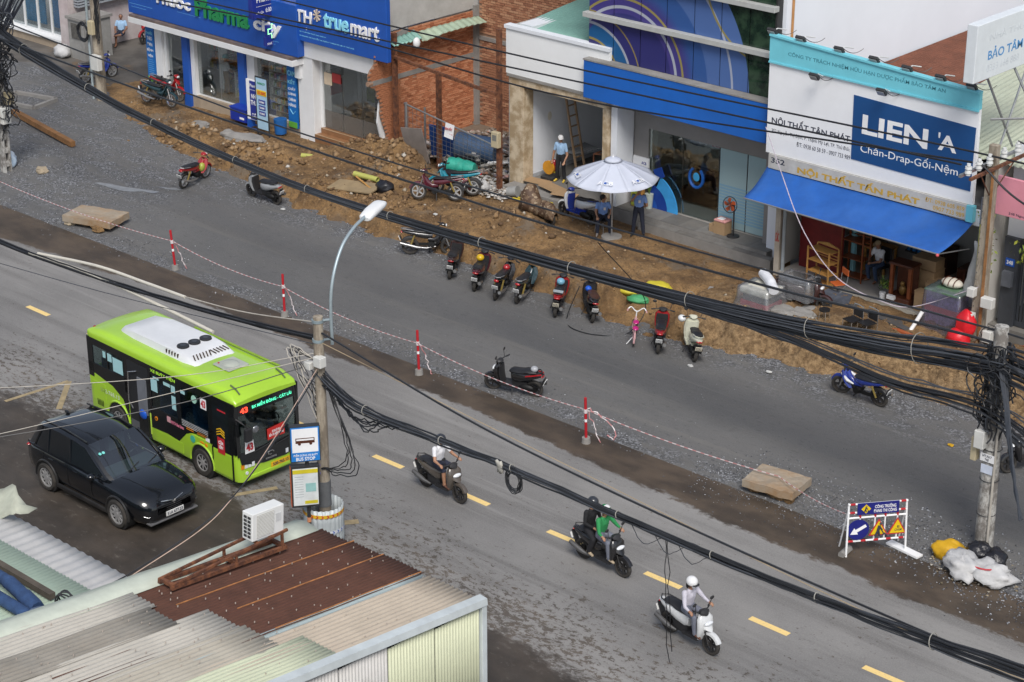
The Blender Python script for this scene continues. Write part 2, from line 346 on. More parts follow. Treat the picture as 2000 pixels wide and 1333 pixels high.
side=grid('side_street',-60,-26.9,8.0,45,0.5,0.5,lambda x,y:0.06*sm((y-8.0)/1.0)+0.01*noise.noise(Vector((x,y,0))),s.m)
M_YEL=NT('worn_yellow_paint');c=M_YEL.mix(M_YEL.rng(M_YEL.noise(14,detail=8,rough=0.75),0.52,0.7),(0.80,0.58,0.23),(0.48,0.38,0.21));M_YEL.done(c,0.7);M_YEL=M_YEL.m
def flat_poly(name,pts,m,parent,z=0.006):
 b=MB();n=len(pts);b.add([(x,y,z+road_h(x,y))for x,y in pts]+[(x,y,z-0.004+road_h(x,y))for x,y in pts],[tuple(range(n)),tuple(range(2*n-1,n-1,-1))]+[(i,n+i,n+(i+1)%n,(i+1)%n)for i in range(n)])
 return b.build(name,m,parent)
x=14.52-3.02*12
while x<34:
 if not(4.8<x<5.0):flat_poly('lane_dash',[(x,-8.075),(x+1.05,-8.075),(x+1.05,-7.905),(x,-7.905)],M_YEL,main_road)
 x+=3.02
M_YEL2=mat('faded_yellow_paint',(0.33,0.26,0.15),0.8,var=0.3,vs_=6)
def stripe(a,b,w):
 a=Vector((*a,0));b=Vector((*b,0));d=(b-a).normalized();n=Vector((-d.y,d.x,0))*w/2
 flat_poly('bus_stop_marking',[tuple((p)[:2])for p in(a-n,b-n,b+n,a+n)],M_YEL2,main_road,0.01)
stripe((-7.42,-12.49),(-7.25,-10.5),0.13);stripe((-7.22,-10.5),(-5.92,-11.8),0.16);stripe((1.45,-11.9),(1.95,-10.9),0.16);stripe((3.9,-11.9),(4.75,-10.75),0.22)
for k,(x0,y0)in enumerate([(-29.7,11.2),(-30.5,13.4),(-31.6,15.6)]):
 b=MB();b.add([(x0,y0,0.085),(x0+1.0,y0+0.1,0.085),(x0+0.75,y0+1.5,0.085),(x0-0.35,y0+1.4,0.085)],[(0,1,2,3)]);b.build('crossing_stripe',mat('worn_white_paint',(0.38,0.37,0.35),0.8,var=0.4,vs_=5,dirt=0.7,dirtcol=(0.11,0.1,0.09)),side)
for pts in([(-20.2,0.3),(-19.0,0.6),(-18.5,1.0),(-18.0,1.2),(-18.1,1.4),(-18.8,1.1),(-20.0,0.6)],[(-18.6,1.7),(-17.9,1.75),(-17.6,2.05),(-18.0,2.0)]):
 pts=[p[:2]for p in spline([(*p,0)for p in pts+pts[:1]],6)];pts=[(x+0.08*noise.noise(Vector((x*3,y*3,1))),y+0.08*noise.noise(Vector((x*3,y*3,5))))for x,y in pts];b=MB();n=len(pts);b.add([(x,y,new_h(x,y)+0.012)for x,y in pts],[tuple(range(n))]);tag(b.build('puddle',mat('milky_water',(0.22,0.23,0.24),0.2,var=0.2),new_road))
 # scattered stuff: chippings and clods
def island_material(name,cols,rough=0.9):
 m=bpy.data.materials.new(name);m.use_nodes=True;nt=m.node_tree;b=nt.nodes['Principled BSDF']
 gi=_n(nt,'ShaderNodeNewGeometry');cr=_n(nt,'ShaderNodeValToRGB');cr.color_ramp.interpolation='LINEAR'
 el=cr.color_ramp.elements
 while len(el)<len(cols):el.new(0.5)
 for i,(p,c_)in enumerate(cols):el[i].position=p;el[i].color=(*c_,1)
 nt.links.new(gi.outputs['Random Per Island'],cr.inputs[0]);nt.links.new(cr.outputs[0],b.inputs['Base Color']);b.inputs['Roughness'].default_value=rough
 return m
def scatter(name,pts,sizes,m,label,cat,seed=1,flat=0.7,sink=0.35):
 rg=np.random.default_rng(seed);n=len(pts);pts=np.array(pts);sizes=np.array(sizes)
 base=np.array([(1,0,0),(0,1,0),(-1,0,0),(0,-1,0),(0,0,1),(0,0,-1)],float);F=np.array([(0,1,4),(1,2,4),(2,3,4),(3,0,4),(1,0,5),(2,1,5),(3,2,5),(0,3,5)])
 jit=base[None]+rg.uniform(-0.35,0.35,(n,6,3));jit[:,:,2]*=flat
 th=rg.uniform(0,6.28,n);cs,sn=np.cos(th),np.sin(th)
 v=np.stack([jit[:,:,0]*cs[:,None]-jit[:,:,1]*sn[:,None],jit[:,:,0]*sn[:,None]+jit[:,:,1]*cs[:,None],jit[:,:,2]],-1)*sizes[:,None,None]+pts[:,None,:]
 v[:,:,2]+=sizes[:,None]*(flat-sink)*0.6
 f=(F[None]+(np.arange(n)*6)[:,None,None]).reshape(-1,3)
 me=bpy.data.meshes.new(name);me.vertices.add(n*6);me.vertices.foreach_set('co',v.ravel());me.loops.add(len(f)*3);me.loops.foreach_set('vertex_index',f.ravel())
 me.polygons.add(len(f));me.polygons.foreach_set('loop_start',np.arange(len(f))*3);me.materials.append(m);me.update(calc_edges=True)
 o=bpy.data.objects.new(name,me);COL.objects.link(o);return tag(o,label,cat,kind='stuff')
M_CHIP=island_material('chippings',[(0.0,(0.05,0.05,0.055)),(0.5,(0.11,0.113,0.125)),(0.85,(0.24,0.25,0.27)),(1.0,(0.44,0.45,0.47))])
M_CLOD=island_material('clods',[(0.0,(0.09,0.052,0.026)),(0.5,(0.20,0.12,0.055)),(0.93,(0.29,0.19,0.10)),(0.985,(0.34,0.29,0.22)),(1.0,(0.5,0.48,0.44))])
rr=random.Random(3);P,S=[],[]
def put(x,y,zf,s):P.append((x,y,zf(x,y)));S.append(s)
for _ in range(6500):
 x=rr.uniform(-24,20);y=interp(FOOT,x)-abs(rr.gauss(0,0.42))+0.12
 if noise.noise(Vector((x*0.5,y*0.6,7)))>-0.12:put(x,y,new_h,rr.uniform(0.010,0.024))
for _ in range(4500):
 x=rr.uniform(-24,21);y=-2.6+rr.gauss(0,0.42)
 if noise.noise(Vector((x*0.4,y*0.6,2)))>-0.05:put(x,y,new_h,rr.uniform(0.010,0.028))
for _ in range(6000):
 x=rr.gauss(-21.5,2.8);y=rr.gauss(0.2,1.7)
 if noise.noise(Vector((x*0.8,y*0.8,3)))>-0.1 and y>-3:put(x,y,new_h,rr.uniform(0.009,0.022))
for _ in range(4200):
 x=rr.uniform(9.5,21);y=-2.3+rr.gauss(0,0.75)-max(0,(x-15)*0.12)
 put(x,y,new_h if y>-3.15 else road_h,rr.uniform(0.010,0.026)*(1.3 if x>14.5 else 1))
for _ in range(500):
 put(rr.uniform(-22,18),rr.uniform(-2.6,3),new_h,rr.uniform(0.008,0.02))
scatter('gravel',P,S,M_CHIP,'loose grey stone chippings strewn along the edges of the dark road','gravel',2)
P,S=[],[]
for _ in range(9000):
 x=rr.uniform(-27,20);f=interp(FOOT,x);y=f+rr.uniform(-0.15,1)**1.0*(8.4-f)
 if 1.0<x<3.0 and rr.random()<0.7:continue
 if y>7.3 and rr.random()<0.6:continue
 s_=0.012+0.05*rr.random()**4
 if 7.5>y>4 and -14<x<-10:s_*=1.6
 put(x,y,dirt_h,s_)
for _ in range(420):
 k=rr.choice([(-12.6,7.5,0.9),(-11.4,6.9,0.6),(-13.6,7.2,0.9),(-5.2,5.6,0.8),(-16.6,5.6,0.9),(-18.4,5.2,0.8),(-21.6,5.5,0.9),(-9.9,4.9,0.7)]);x=rr.gauss(k[0],k[2]);y=rr.gauss(k[1],k[2]*0.55);put(x,min(y,8.3),dirt_h,rr.uniform(0.04,0.15))
scatter('dirt_clods',P,S,M_CLOD,'brown earth clods and rubble crumbs strewn over the dug-up bank','earth clods',5,flat=0.8)
# building materials
def bx(name,parent,m,*boxes,bevel=0.0):
 b=MB()
 for x0,x1,y0,y1,z0,z1 in boxes:b.box((x0,y0,z0),(x1,y1,z1))
 return b.build(name,m,parent,world=True,bevel=bevel)
WHITE=mat('white_panel',(0.74,0.75,0.76),0.55,var=0.06,vs_=1.2,dirt=0.22,dirtcol=(0.42,0.38,0.33))
WHITE2=mat('white_wall_paint',(0.70,0.725,0.76),0.8,var=0.07,vs_=0.8,dirt=0.16,dirtcol=(0.40,0.41,0.42),bump=0.1,bs=30)
CREAM=mat('interior_cream',(0.52,0.50,0.46),0.8,var=0.08,vs_=1.0)
BLUE=mat('pharmacy_blue',(0.012,0.085,0.40),0.42,var=0.12,vs_=0.9,dirt=0.12,dirtcol=(0.06,0.12,0.30))
BLUE_B=mat('bank_blue',(0.008,0.115,0.47),0.45,var=0.16,vs_=0.7,dirt=0.30,dirtcol=(0.015,0.07,0.26))
NAVY=mat('navy_sign',(0.012,0.028,0.24),0.42,var=0.08,dirt=0.08)
NAVY2=mat('billboard_navy',(0.006,0.062,0.205),0.5,var=0.08,vs_=1.0,dirt=0.1,dirtcol=(0.05,0.1,0.2))
TEAL=mat('billboard_teal',(0.17,0.56,0.66),0.6,var=0.1,vs_=1.2,dirt=0.3,dirtcol=(0.12,0.40,0.46))
SIGNW=mat('billboard_white',(0.78,0.79,0.81),0.55,var=0.05,vs_=0.8,dirt=0.16,dirtcol=(0.55,0.53,0.5))
LETW=mat('letter_white',(0.80,0.80,0.80),0.5,var=0.05)
LETD=mat('letter_dark',(0.03,0.035,0.06),0.6,var=0.1)
LETG=mat('letter_green',(0.018,0.235,0.075),0.5,var=0.1)
LETC=mat('letter_cyan',(0.28,0.68,0.82),0.5,var=0.05)
LETGOLD=mat('letter_gold',(0.55,0.33,0.045),0.5,var=0.15)
LETRED=mat('letter_red',(0.50,0.02,0.03),0.5,var=0.1)
LETTEAL=mat('letter_faded_teal',(0.055,0.23,0.29),0.6,var=0.3,vs_=6)
LETBLUE=mat('letter_blue',(0.07,0.25,0.52),0.5,var=0.1)
GREENP=mat('print_green',(0.12,0.38,0.05),0.5,var=0.06)
GRANITE=mat('grey_granite',(0.235,0.225,0.215),0.6,var=0.12,vs_=1.0,bump=0.15,bs=120)
CONC=mat('concrete',(0.26,0.25,0.235),0.9,var=0.25,vs_=1.6,dirt=0.4,dirtcol=(0.15,0.13,0.11),bump=0.5,bs=25)
CONCD=mat('grey_floor_slab',(0.17,0.165,0.155),0.85,var=0.2,vs_=1.5,dirt=0.3,bump=0.3)
BEIGE=mat('beige_plinth',(0.36,0.29,0.215),0.85,var=0.2,vs_=2,dirt=0.3,bump=0.3)
MARBLE=NT('beige_marble')
_c=MARBLE.mix(MARBLE.rng(MARBLE.noise(2.2,detail=9,rough=0.7),0.4,0.62),(0.36,0.265,0.16),(0.60,0.50,0.36));MARBLE.done(_c,0.35);MARBLE=MARBLE.m
TILEF=mat('shop_floor_tile',(0.42,0.40,0.37),0.35,var=0.1,dirt=0.2)
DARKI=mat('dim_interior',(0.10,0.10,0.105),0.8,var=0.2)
STEEL=mat('galvanised',(0.36,0.37,0.38),0.45,0.7,var=0.2,dirt=0.2)
RUST=NT('rusty_steel');_c=RUST.mix(RUST.rng(RUST.noise(6,detail=9,rough=0.75),0.4,0.62),(0.075,0.028,0.016),(0.20,0.075,0.032));RUST.done(_c,0.85,RUST.noise(60),0.4,0.01);RUST=RUST.m
DSTEEL=mat('dark_steel',(0.05,0.05,0.052),0.5,0.4,var=0.2)
WOODT=mat('brown_tile',(0.26,0.125,0.055),0.5,var=0.2,vs_=4,dirt=0.2)
WOODD=mat('dark_red_wood',(0.085,0.025,0.012),0.4,var=0.3,vs_=6)
WOODL=mat('bamboo_wood',(0.48,0.25,0.07),0.5,var=0.2,vs_=6)
CARD=mat('cardboard',(0.36,0.235,0.125),0.85,var=0.15,vs_=4,dirt=0.15)
ALU=mat('white_aluminium',(0.72,0.73,0.73),0.4,0.1,var=0.05,dirt=0.1)
GLASS=glass('shop_glass',(0.95,0.975,0.97),0.06)
GLASS_D=glass('dark_shop_glass',(0.86,0.92,0.91),0.10)
FROST=glass('frosted_film_glass',(0.8,0.9,0.9),0.2,0.15,alpha=0.72,film=(0.40,0.55,0.58))
FROSTB=glass('smoky_film_glass',(0.8,0.8,0.8),0.15,0.1,alpha=0.55,film=(0.20,0.18,0.16))
GOODS=island_material('packaged_goods',[(0,(0.7,0.7,0.65)),(0.2,(0.12,0.35,0.6)),(0.4,(0.65,0.12,0.10)),(0.55,(0.75,0.6,0.15)),(0.7,(0.18,0.45,0.2)),(0.85,(0.75,0.72,0.7)),(1,(0.3,0.25,0.2))],0.5)
def goods_shelf(name,label,x0,x1,y0,y1,z0,z1,nsh,rg,m=None,facing='-y',cat='shelf',goods=GOODS,ps=(0.06,0.16),per=1.0):
 """open shelf unit: back, sides, boards and packed goods"""
 t=thing(name,label,cat,((x0+x1)/2,(y0+y1)/2,z0));m=m or WHITE
 th=0.03
 if facing=='-y':bx('back_panel',t,m,(x0,x1,y1-th,y1,z0,z1));bx('side_panel',t,m,(x0,x0+th,y0,y1-th,z0,z1));bx('side_panel',t,m,(x1-th,x1,y0,y1-th,z0,z1))
 else:bx('back_panel',t,m,(x0,x0+th,y0,y1,z0,z1));bx('side_panel',t,m,(x0+th,x1,y0,y0+th,z0,z1));bx('side_panel',t,m,(x0+th,x1,y1-th,y1,z0,z1))
 b=MB()
 for k in range(nsh):
  zz=z0+(z1-z0)*k/nsh;bx('shelf_board',t,m,(x0+th,x1-th,y0+th,y1-th,zz+0.005,zz+0.025))
  hh=(z1-z0)/nsh-0.06;L0,L1=(x0+0.05,x1-0.05)if facing=='-y' else(y0+0.05,y1-0.05);p=L0
  while p<L1-0.05:
   w=rg.uniform(*ps);h=rg.uniform(0.45,0.95)*hh;w=min(w,L1-p)
   if rg.random()<per:
    if facing=='-y':b.box((p,y0+0.04+rg.uniform(0,0.04),zz+0.03),(p+w*0.92,y1-th-0.02,zz+0.03+h))
    else:b.box((x0+th+0.02,p,zz+0.03),(x1-0.04-rg.uniform(0,0.04),p+w*0.92,zz+0.03+h))
   p+=w
 if b.v:b.build('packed_goods',goods,t,world=True)['kind']='stuff'
 return t
rb=random.Random(11)
# pharmacy
ph=thing('pharmacy_building','blue pharmacy with large green and white sign above its glass front','pharmacy',(-22.4,8.2,0))
bx('plinth',ph,BEIGE,(-26.9,-18.1,8.16,14.5,-0.1,0.80));bx('floor',ph,TILEF,(-26.85,-18.15,8.35,14.4,0.80,0.84))
bx('back_wall',ph,WHITE,(-26.9,-18.1,11.4,11.5,0,9));bx('left_wall',ph,WHITE2,(-26.98,-26.82,8.42,14.5,0,9));bx('party_wall',ph,WHITE2,(-18.12,-17.96,8.3,14.5,0,9))
bx('ceiling',ph,WHITE,(-26.8,-18.15,8.35,14.5,3.45,3.6));bx('upper_wall',ph,WHITE2,(-26.8,-18.15,8.7,8.9,3.7,9.0))
bx('canopy',ph,WHITE,(-27.15,-17.62,7.48,8.6,3.30,3.52),bevel=0.01)
bx('canopy_sheet',ph,mat('stained_sheet',(0.22,0.16,0.12),0.7,0.2,var=0.4,vs_=2.5,dirt=0.5,dirtcol=(0.05,0.09,0.2)),(-27.1,-17.66,7.5,8.6,3.523,3.62))
sg=bx('sign_board',ph,BLUE,(-27.3,-17.50,7.66,8.65,3.64,5.55),bevel=0.01)
text('Thuốc',sg,(-24.55,7.66,4.62),2.2,0.58,LETW,bold=0.03,ext=0.06)
text('Pharma',sg,(-21.62,7.66,4.58),3.05,0.72,LETG,bold=0.035,ext=0.07)
text('city',sg,(-19.07,7.66,4.47),1.5,0.62,LETW,bold=0.03,ext=0.06)
LTB=mat('print_lightblue',(0.10,0.30,0.62),0.5,var=0.05)
for q_ in((-27.2,-25.8,7.655,7.66,4.02,4.04),(-27.1,-26.2,7.655,7.66,3.9,3.92),(-19.3,-18.5,7.655,7.66,4.02,4.04),(-19.3,-18.7,7.655,7.66,3.9,3.92),(-24.3,-22.9,7.655,7.66,4.16,4.175)):bx('print_line',sg,LTB,q_)
for nm,x0,x1,m_,y0 in(('white_column',-26.36,-25.95,WHITE,8.1),('white_frame',-25.93,-25.78,ALU,8.2),('blue_pillar',-24.62,-24.27,BLUE,8.02),('white_column',-24.25,-24.02,WHITE,8.14),('blue_pillar',-21.33,-20.96,BLUE,8.02),('white_column',-20.94,-20.52,WHITE,8.14)):
 bx(nm,ph,m_,(x0,x1,y0,8.45,0.3 if 'blue' in nm else 0.803,3.30))
for x0,x1 in((-25.78,-24.62),(-24.02,-22.72),(-22.70,-21.33),(-20.52,-19.55),(-19.53,-18.64)):
 p=bx('window_pane',ph,GLASS,(x0+0.012,x1-0.012,8.30,8.312,0.86,3.30));bx('pane_frame',ph,ALU,(x0,x1,8.29,8.32,0.803,0.858))
pl=bx('banner_panel',ph,mat('panel_blue',(0.01,0.14,0.45),0.45,var=0.1),(-26.86,-26.40,8.06,8.15,0.86,3.28));bx('green_print',pl,GREENP,(-26.85,-26.41,8.053,8.059,0.87,1.08))
for k,wd in enumerate(('THUỐC','THEO','ĐƠN','BỆNH','VIỆN')):text(wd,pl,(-26.63,8.055,2.86-0.235*k),0.38 if k in(0,3)else 0.30,0.15,LETW if k else LETC,bold=0.02)
for k in range(8):bx('print_line',pl,LTB,(-26.78,-26.50+0.03*(k%3),8.053,8.059,1.75-k*0.085,1.775-k*0.085))
pr=bx('banner_panel',ph,mat('panel_blue',(0,0,0)),(-18.60,-18.12,8.06,8.15,0.72,3.28));bx('green_print',pr,GREENP,(-18.59,-18.13,8.053,8.059,0.73,0.95))
for k,(wd,w)in enumerate((('CAM',0.40),('KẾT',0.40),('CHẤT',0.40),('LƯỢNG',0.42),('CHÍNH',0.40),('HÃNG',0.40))):text(wd,pr,(-18.36,8.055,2.80-(0,0.30,0.57,0.79,0.99,1.2)[k]),w,0.20 if k<2 else 0.14,LETW if k>1 else LETC,bold=0.02)
b=MB();b.tube([(-18.5,8.055,1.42),(-18.33,8.055,1.25),(-18.2,8.055,1.38)],0.012,5);b.build('tick_mark',LETC,pr,world=True)
pj=thing('projecting_sign','navy projecting lightbox sign giving opening hours above the pharmacy','sign',(-18.95,7.2,4.95))
bx('lightbox',pj,NAVY,(-19.06,-18.84,6.76,8.25,4.97,6.3),bevel=0.01);bx('print_line',pj,LETW,(-18.84,-18.835,6.95,8.15,5.40,5.41))
text('Pharmacity',pj,(-18.84,7.55,5.62),1.15,0.26,LETW,u=(0,1,0),bold=0.02);text('6:00 - 23:30',pj,(-18.84,7.78,5.22),0.78,0.17,LETW,u=(0,1,0),bold=0.02);text('MỞ CỬA',pj,(-18.84,7.12,5.18),0.36,0.10,LETW,u=(0,1,0),bold=0.01)
cs=thing('cross_sign','small navy sign with glowing green pharmacy cross under the big sign','sign',(-18.9,7.66,3.9))
bx('lightbox',cs,NAVY,(-18.98,-18.82,7.34,8.05,3.87,4.20),(-18.979,-18.821,7.42,7.97,4.2,4.62))
LED=mat('led_green',(0.35,1.0,0.45),0.4,emit=0.75,var=0);LEDP=mat('led_violet',(0.4,0.25,1.0),0.4,emit=0.8,var=0)
def crossring(r0,r1,m,nm):
 b=MB()
 for(a0,a1,c0,c1)in((-r0,-r0+0.03,-r1,r1),(r0-0.03,r0,-r1,r1),(-r1,r1,r0-0.03,r0),(-r1,r1,-r0,-r0+0.03)):b.box((-18.818,7.695+a0,4.41+c0),(-18.812,7.695+a1,4.41+c1))
 for sy in(-1,1):
  for sz in(-1,1):
   ya,yb=sorted((7.695+sy*r1,7.695+sy*r0));b.box((-18.818,ya,4.41+sz*r1-0.015),(-18.812,yb,4.41+sz*r1+0.015))
   za,zb=sorted((4.41+sz*r1,4.41+sz*r0));b.box((-18.8175,7.695+sy*r1-0.015,za),(-18.8115,7.695+sy*r1+0.015,zb))
 b.build(nm,m,cs,world=True)
crossring(0.27,0.09,LED,'led_outline');bx('led_cross',cs,LEDP,(-18.818,-18.812,7.61,7.78,4.36,4.46),(-18.8185,-18.8115,7.65,7.74,4.30,4.52))
text('NHÀ THUỐC',cs,(-18.82,7.695,3.98),0.62,0.13,LETW,u=(0,1,0),bold=0.02)
goods_shelf('wall_shelf','tall shelf of medicine boxes along the pharmacy rear wall, behind the left windows',-26.6,-22.6,10.9,11.35,0.85,3.2,6,rb)
goods_shelf('wall_shelf','tall shelf of medicine boxes along the pharmacy rear wall, right half',-22.4,-18.4,10.9,11.35,0.85,3.2,6,rb)
goods_shelf('counter_shelf','white glass-topped counter with goods behind the middle pharmacy window',-22.6,-21.5,8.9,9.3,0.85,1.85,3,rb)
goods_shelf('display_rack','crowded goods rack behind the right pharmacy window',-20.4,-18.8,8.75,9.1,0.85,2.7,6,rb,WHITE,ps=(0.05,0.11))
goods_shelf('display_rack','goods rack deep inside the pharmacy beside the middle window',-24.0,-23.5,9.3,10.6,0.85,2.6,5,rb,WHITE,facing='+x')
bc=thing('service_counter','blue pharmacy service counter seen through the middle window','counter',(-22.9,10,0.84));bx('body',bc,BLUE,(-23.4,-20.6,9.9,10.3,0.845,1.85));bx('top',bc,WHITE,(-23.45,-20.55,9.85,10.35,1.853,1.89))
bp=bx('poster_column',None,mat('poster_blue',(0.03,0.16,0.40),0.5),(-25.2,-24.75,8.9,9.0,0.85,2.5));tag(bp,'blue printed poster stand behind the left pharmacy window','poster')
# dairy shop
th=thing('dairy_shop_building','dairy shop with blue sign, white fascia and torn brick side wall','shop',(-15.6,8.3,0))
bx('floor',th,TILEF,(-17.95,-13.72,8.6,14.5,0.0,0.92));bx('back_wall',th,WHITE,(-17.95,-13.72,10.9,11.0,0.9,6));bx('inner_wall',th,WHITE,(-17.93,-17.85,8.7,12.6,0.92,4.2));bx('ceiling',th,WHITE,(-17.9,-13.72,8.6,10.9,3.72,3.82))
bx('white_column',th,WHITE,(-17.94,-17.14,8.02,8.6,0.3,3.62),bevel=0.01);bx('white_column',th,WHITE,(-13.98,-13.72,8.25,8.6,0.3,3.6));bx('fascia',th,WHITE,(-17.6,-13.66,7.98,8.6,3.6,4.30),bevel=0.01)
bx('wall_above',th,BLUE,(-17.6,-13.7,8.2,8.4,4.3,7.5));sb=bx('sign_board',th,BLUE,(-17.62,-12.98,7.78,7.98,4.26,6.55),bevel=0.02)
text('TH',sb,(-17.2,7.78,5.20),0.82,0.44,LETW,bold=0.02,ext=0.05);text('true',sb,(-15.52,7.78,5.25),1.28,0.55,LETC,bold=0.02,ext=0.05);text('mart',sb,(-14.05,7.78,5.22),1.42,0.52,LETW,bold=0.02,ext=0.05)
b=MB()
for k in range(8):b.cyl((-16.5,7.755,5.36),(-16.5+0.19*math.cos(k*math.pi/4),7.755,5.36+0.22*math.sin(k*math.pi/4)),0.012,0.04,6)
b.build('emblem',mat('emblem_bronze',(0.52,0.44,0.36),0.4),sb,world=True)
text('CÔNG TY CỔ PHẦN CHUỖI THỰC PHẨM TH',sb,(-16.85,7.78,4.62),1.5,0.06,LETC);text('CHI NHÁNH: 340 NGUYỄN THỊ ĐỊNH, P. THẠNH MỸ LỢI, TP. THỦ ĐỨC',sb,(-16.1,7.78,4.47),2.9,0.07,LETC);bx('hook',sb,LETW,(-17.12,-17.08,7.76,7.78,4.72,4.8))
for x0,x1 in((-17.02,-16.05),(-16.03,-15.02),(-15.0,-14.0)):
 bx('glass_pane',th,GLASS,(x0+0.01,x1-0.01,8.45,8.462,1.62,3.6));bx('frosted_band',th,FROSTB,(x0+0.01,x1-0.01,8.45,8.463,0.94,1.615))
bx('door_rail',th,ALU,(-17.14,-17.04,8.4,8.5,0.93,3.6));bx('top_step',th,WOODT,(-17.1,-13.98,8.30,8.60,0.3,0.925));bx('low_step',th,WOODT,(-17.15,-14.0,8.02,8.297,0.2,0.74));bx('step_edge',th,mat('tile_nosing',(0.5,0.36,0.22),0.5),(-17.1,-13.98,8.29,8.32,0.926,0.935),(-17.15,-14.0,8.01,8.04,0.741,0.75))
bx('meter_box',th,WHITE,(-17.98,-17.72,7.9,8.02,2.75,3.25))
po=bx('wall_poster',th,mat('poster_red',(0.35,0.02,0.03),0.5),(-17.845,-17.83,9.5,10.1,1.75,2.3));bx('round_sticker',th,mat('poster_dark_red',(0.33,0.03,0.03),0.5),(-16.55,-16.1,8.43,8.447,2.75,3.1));bx('card_sticker',th,mat('sticker_cream',(0.62,0.5,0.36),0.5),(-16.98,-16.58,8.43,8.447,2.6,3.05));bx('wall_calendar',th,mat('poster_grey',(0.34,0.33,0.32),0.5),(-17.845,-17.83,9.3,10.2,2.4,2.75))
lp=bx('landscape_poster',th,mat('poster_sky',(0.10,0.30,0.45),0.5),(-17.3,-16.5,10.85,10.89,2.2,3.7));bx('poster_lower',th,mat('poster_field',(0.25,0.28,0.08),0.5,var=0.5),(-17.3,-16.5,10.85,10.89,1.35,2.195))
fr=goods_shelf('drinks_fridge','tall dark fridge of bottles inside the dairy shop',-16.2,-14.0,10.2,10.85,1.35,3.5,5,rb,DSTEEL,ps=(0.05,0.09),cat='fridge',goods=island_material('bottles',[(0,(0.12,0.2,0.25)),(0.5,(0.35,0.4,0.42)),(1,(0.08,0.1,0.14))],0.4));bx('lower_grille',fr,ALU,(-16.2,-14.0,10.15,10.85,0.93,1.345))
tb=thing('side_table','small white table with blue crate at the dairy shop door','table',(-14.35,9.0,0.92));bx('top',tb,ALU,(-14.6,-14.02,8.7,9.3,1.62,1.66))
for q in((-14.57,8.73),(-14.07,8.73),(-14.57,9.25),(-14.07,9.25)):bx('leg',tb,ALU,(q[0],q[0]+0.04,q[1],q[1]+0.04,0.92,1.62))
b=MB();b.loft([sring((-14.3,9.0,z),(1,0,0),(0,1,0),w,w*0.9,12,3)for z,w in((1.66,0.17),(1.9,0.21),(2.0,0.22),(2.06,0.15))]);tag(b.build('blue_tub',mat('blue_plastic',(0.015,0.06,0.42),0.45,var=0.1),smooth=True),'blue plastic tub on the white table inside the dairy shop','tub')
M_BRICK=island_material('clay_bricks',[(0,(0.32,0.11,0.05)),(0.5,(0.47,0.18,0.085)),(1.0,(0.56,0.26,0.14))],0.9)
M_BRICK1=mat('clay_brick',(0.48,0.19,0.09),0.92,var=0.4,vs_=1.3,bump=0.5,bs=40)
M_MORT=mat('mortar',(0.30,0.19,0.13),0.95,var=0.25,vs_=4,bump=0.4)
M_PLAST=mat('stained_plaster',(0.46,0.45,0.43),0.9,var=0.15,vs_=1.5,dirt=0.45,dirtcol=(0.27,0.25,0.22),bump=0.3,bs=20)
bw=thing('torn_brick_wall','torn orange brick party wall beside the dairy shop, facing the empty lot','brick wall',(-13.6,10,0))
def edge_y(z):
 return interp([(0.5,8.25),(1.5,8.2),(2.2,7.95),(2.6,8.0),(3.1,7.78),(3.4,7.45),(3.75,7.42),(4.0,7.65),(4.6,7.9),(5.0,8.35),(5.4,8.6)],z)+0.12*noise.noise(Vector((z*4,0,3)))
b=MB();zs=[0.4+0.1*k for k in range(48)]
pts=[(edge_y(z)+0.06,z)for z in zs]+[(12.9,zs[-1]),(12.9,0.4)]
b.prism(pts,'x',-13.72,-13.60);b.build('mortar_bed',M_MORT,bw,world=True)
bricks=[]
z=0.45;row=0
while z<5.05:
 y=edge_y(z)+(0.11 if row%2 else 0.0)
 if not(3.35<z<3.52):
  while y<12.75:
   if noise.noise(Vector((y*1.3,z*1.3,8)))>-0.62:bricks.append((y,z))
   y+=0.205
 z+=0.075;row+=1
def brick_mesh(nm,L_,H_,T_):
 b=MB();b.box((0,0,0),(T_,L_,H_));me_o=b.build(nm,M_BRICK1,None);me=me_o.data;bpy.data.objects.remove(me_o);return me
bm1=brick_mesh('brick',0.19,0.062,0.05)
bricks.sort(key=lambda q:q[0])
rest=MB()
for k,(y,z)in enumerate(bricks):
 dx=rb.uniform(-0.012,0.012);
 if k<300:
  o=bpy.data.objects.new('brick',bm1);COL.objects.link(o);o.parent=bw;o.location=(-13.62+dx+13.6,y-10,z);o.rotation_euler=(rb.uniform(-.03,.03),0,rb.uniform(-.03,.03))
 else:rest.box((-13.63,y,z),(-13.575+dx,y+0.19,z+0.062))
rest.build('brick_courses',M_BRICK,bw,world=True)['kind']='stuff'
bx('concrete_band',bw,CONC,(-13.74,-13.56,7.5,12.8,3.36,3.54));b=MB();b.prism([(8.0,4.7),(9.4,4.95),(9.4,5.12),(8.2,5.0)],'x',-13.73,-13.55);b.build('mortar_patch',CONC,bw,world=True)
bx('concrete_column',bw,CONC,(-13.74,-13.45,12.75,13.0,0.4,5.3));bx('plaster_upper',bw,M_PLAST,(-13.74,-13.58,8.45,13.2,5.18,9.0))
b=MB();b.cyl((-13.64,7.42,3.45),(-13.64,7.6,3.45),0.09,0.11,9);b.build('broken_end',M_MORT,bw,world=True)
b=MB();b.prism([(8.35,0.5),(8.1,1.3),(7.95,1.9),(8.05,2.6),(8.5,2.6),(8.6,0.5)],'x',-13.80,-13.735);b.build('white_render',WHITE,bw,world=True)
kw=thing('rear_brick_wall','brown brick wall closing the rear of the empty lot','brick wall',(-11,13.0,0))
bx('mortar_bed',kw,M_MORT,(-13.45,-8.3,12.95,13.1,0.3,7.2))
bq=[];z=0.6;row=0
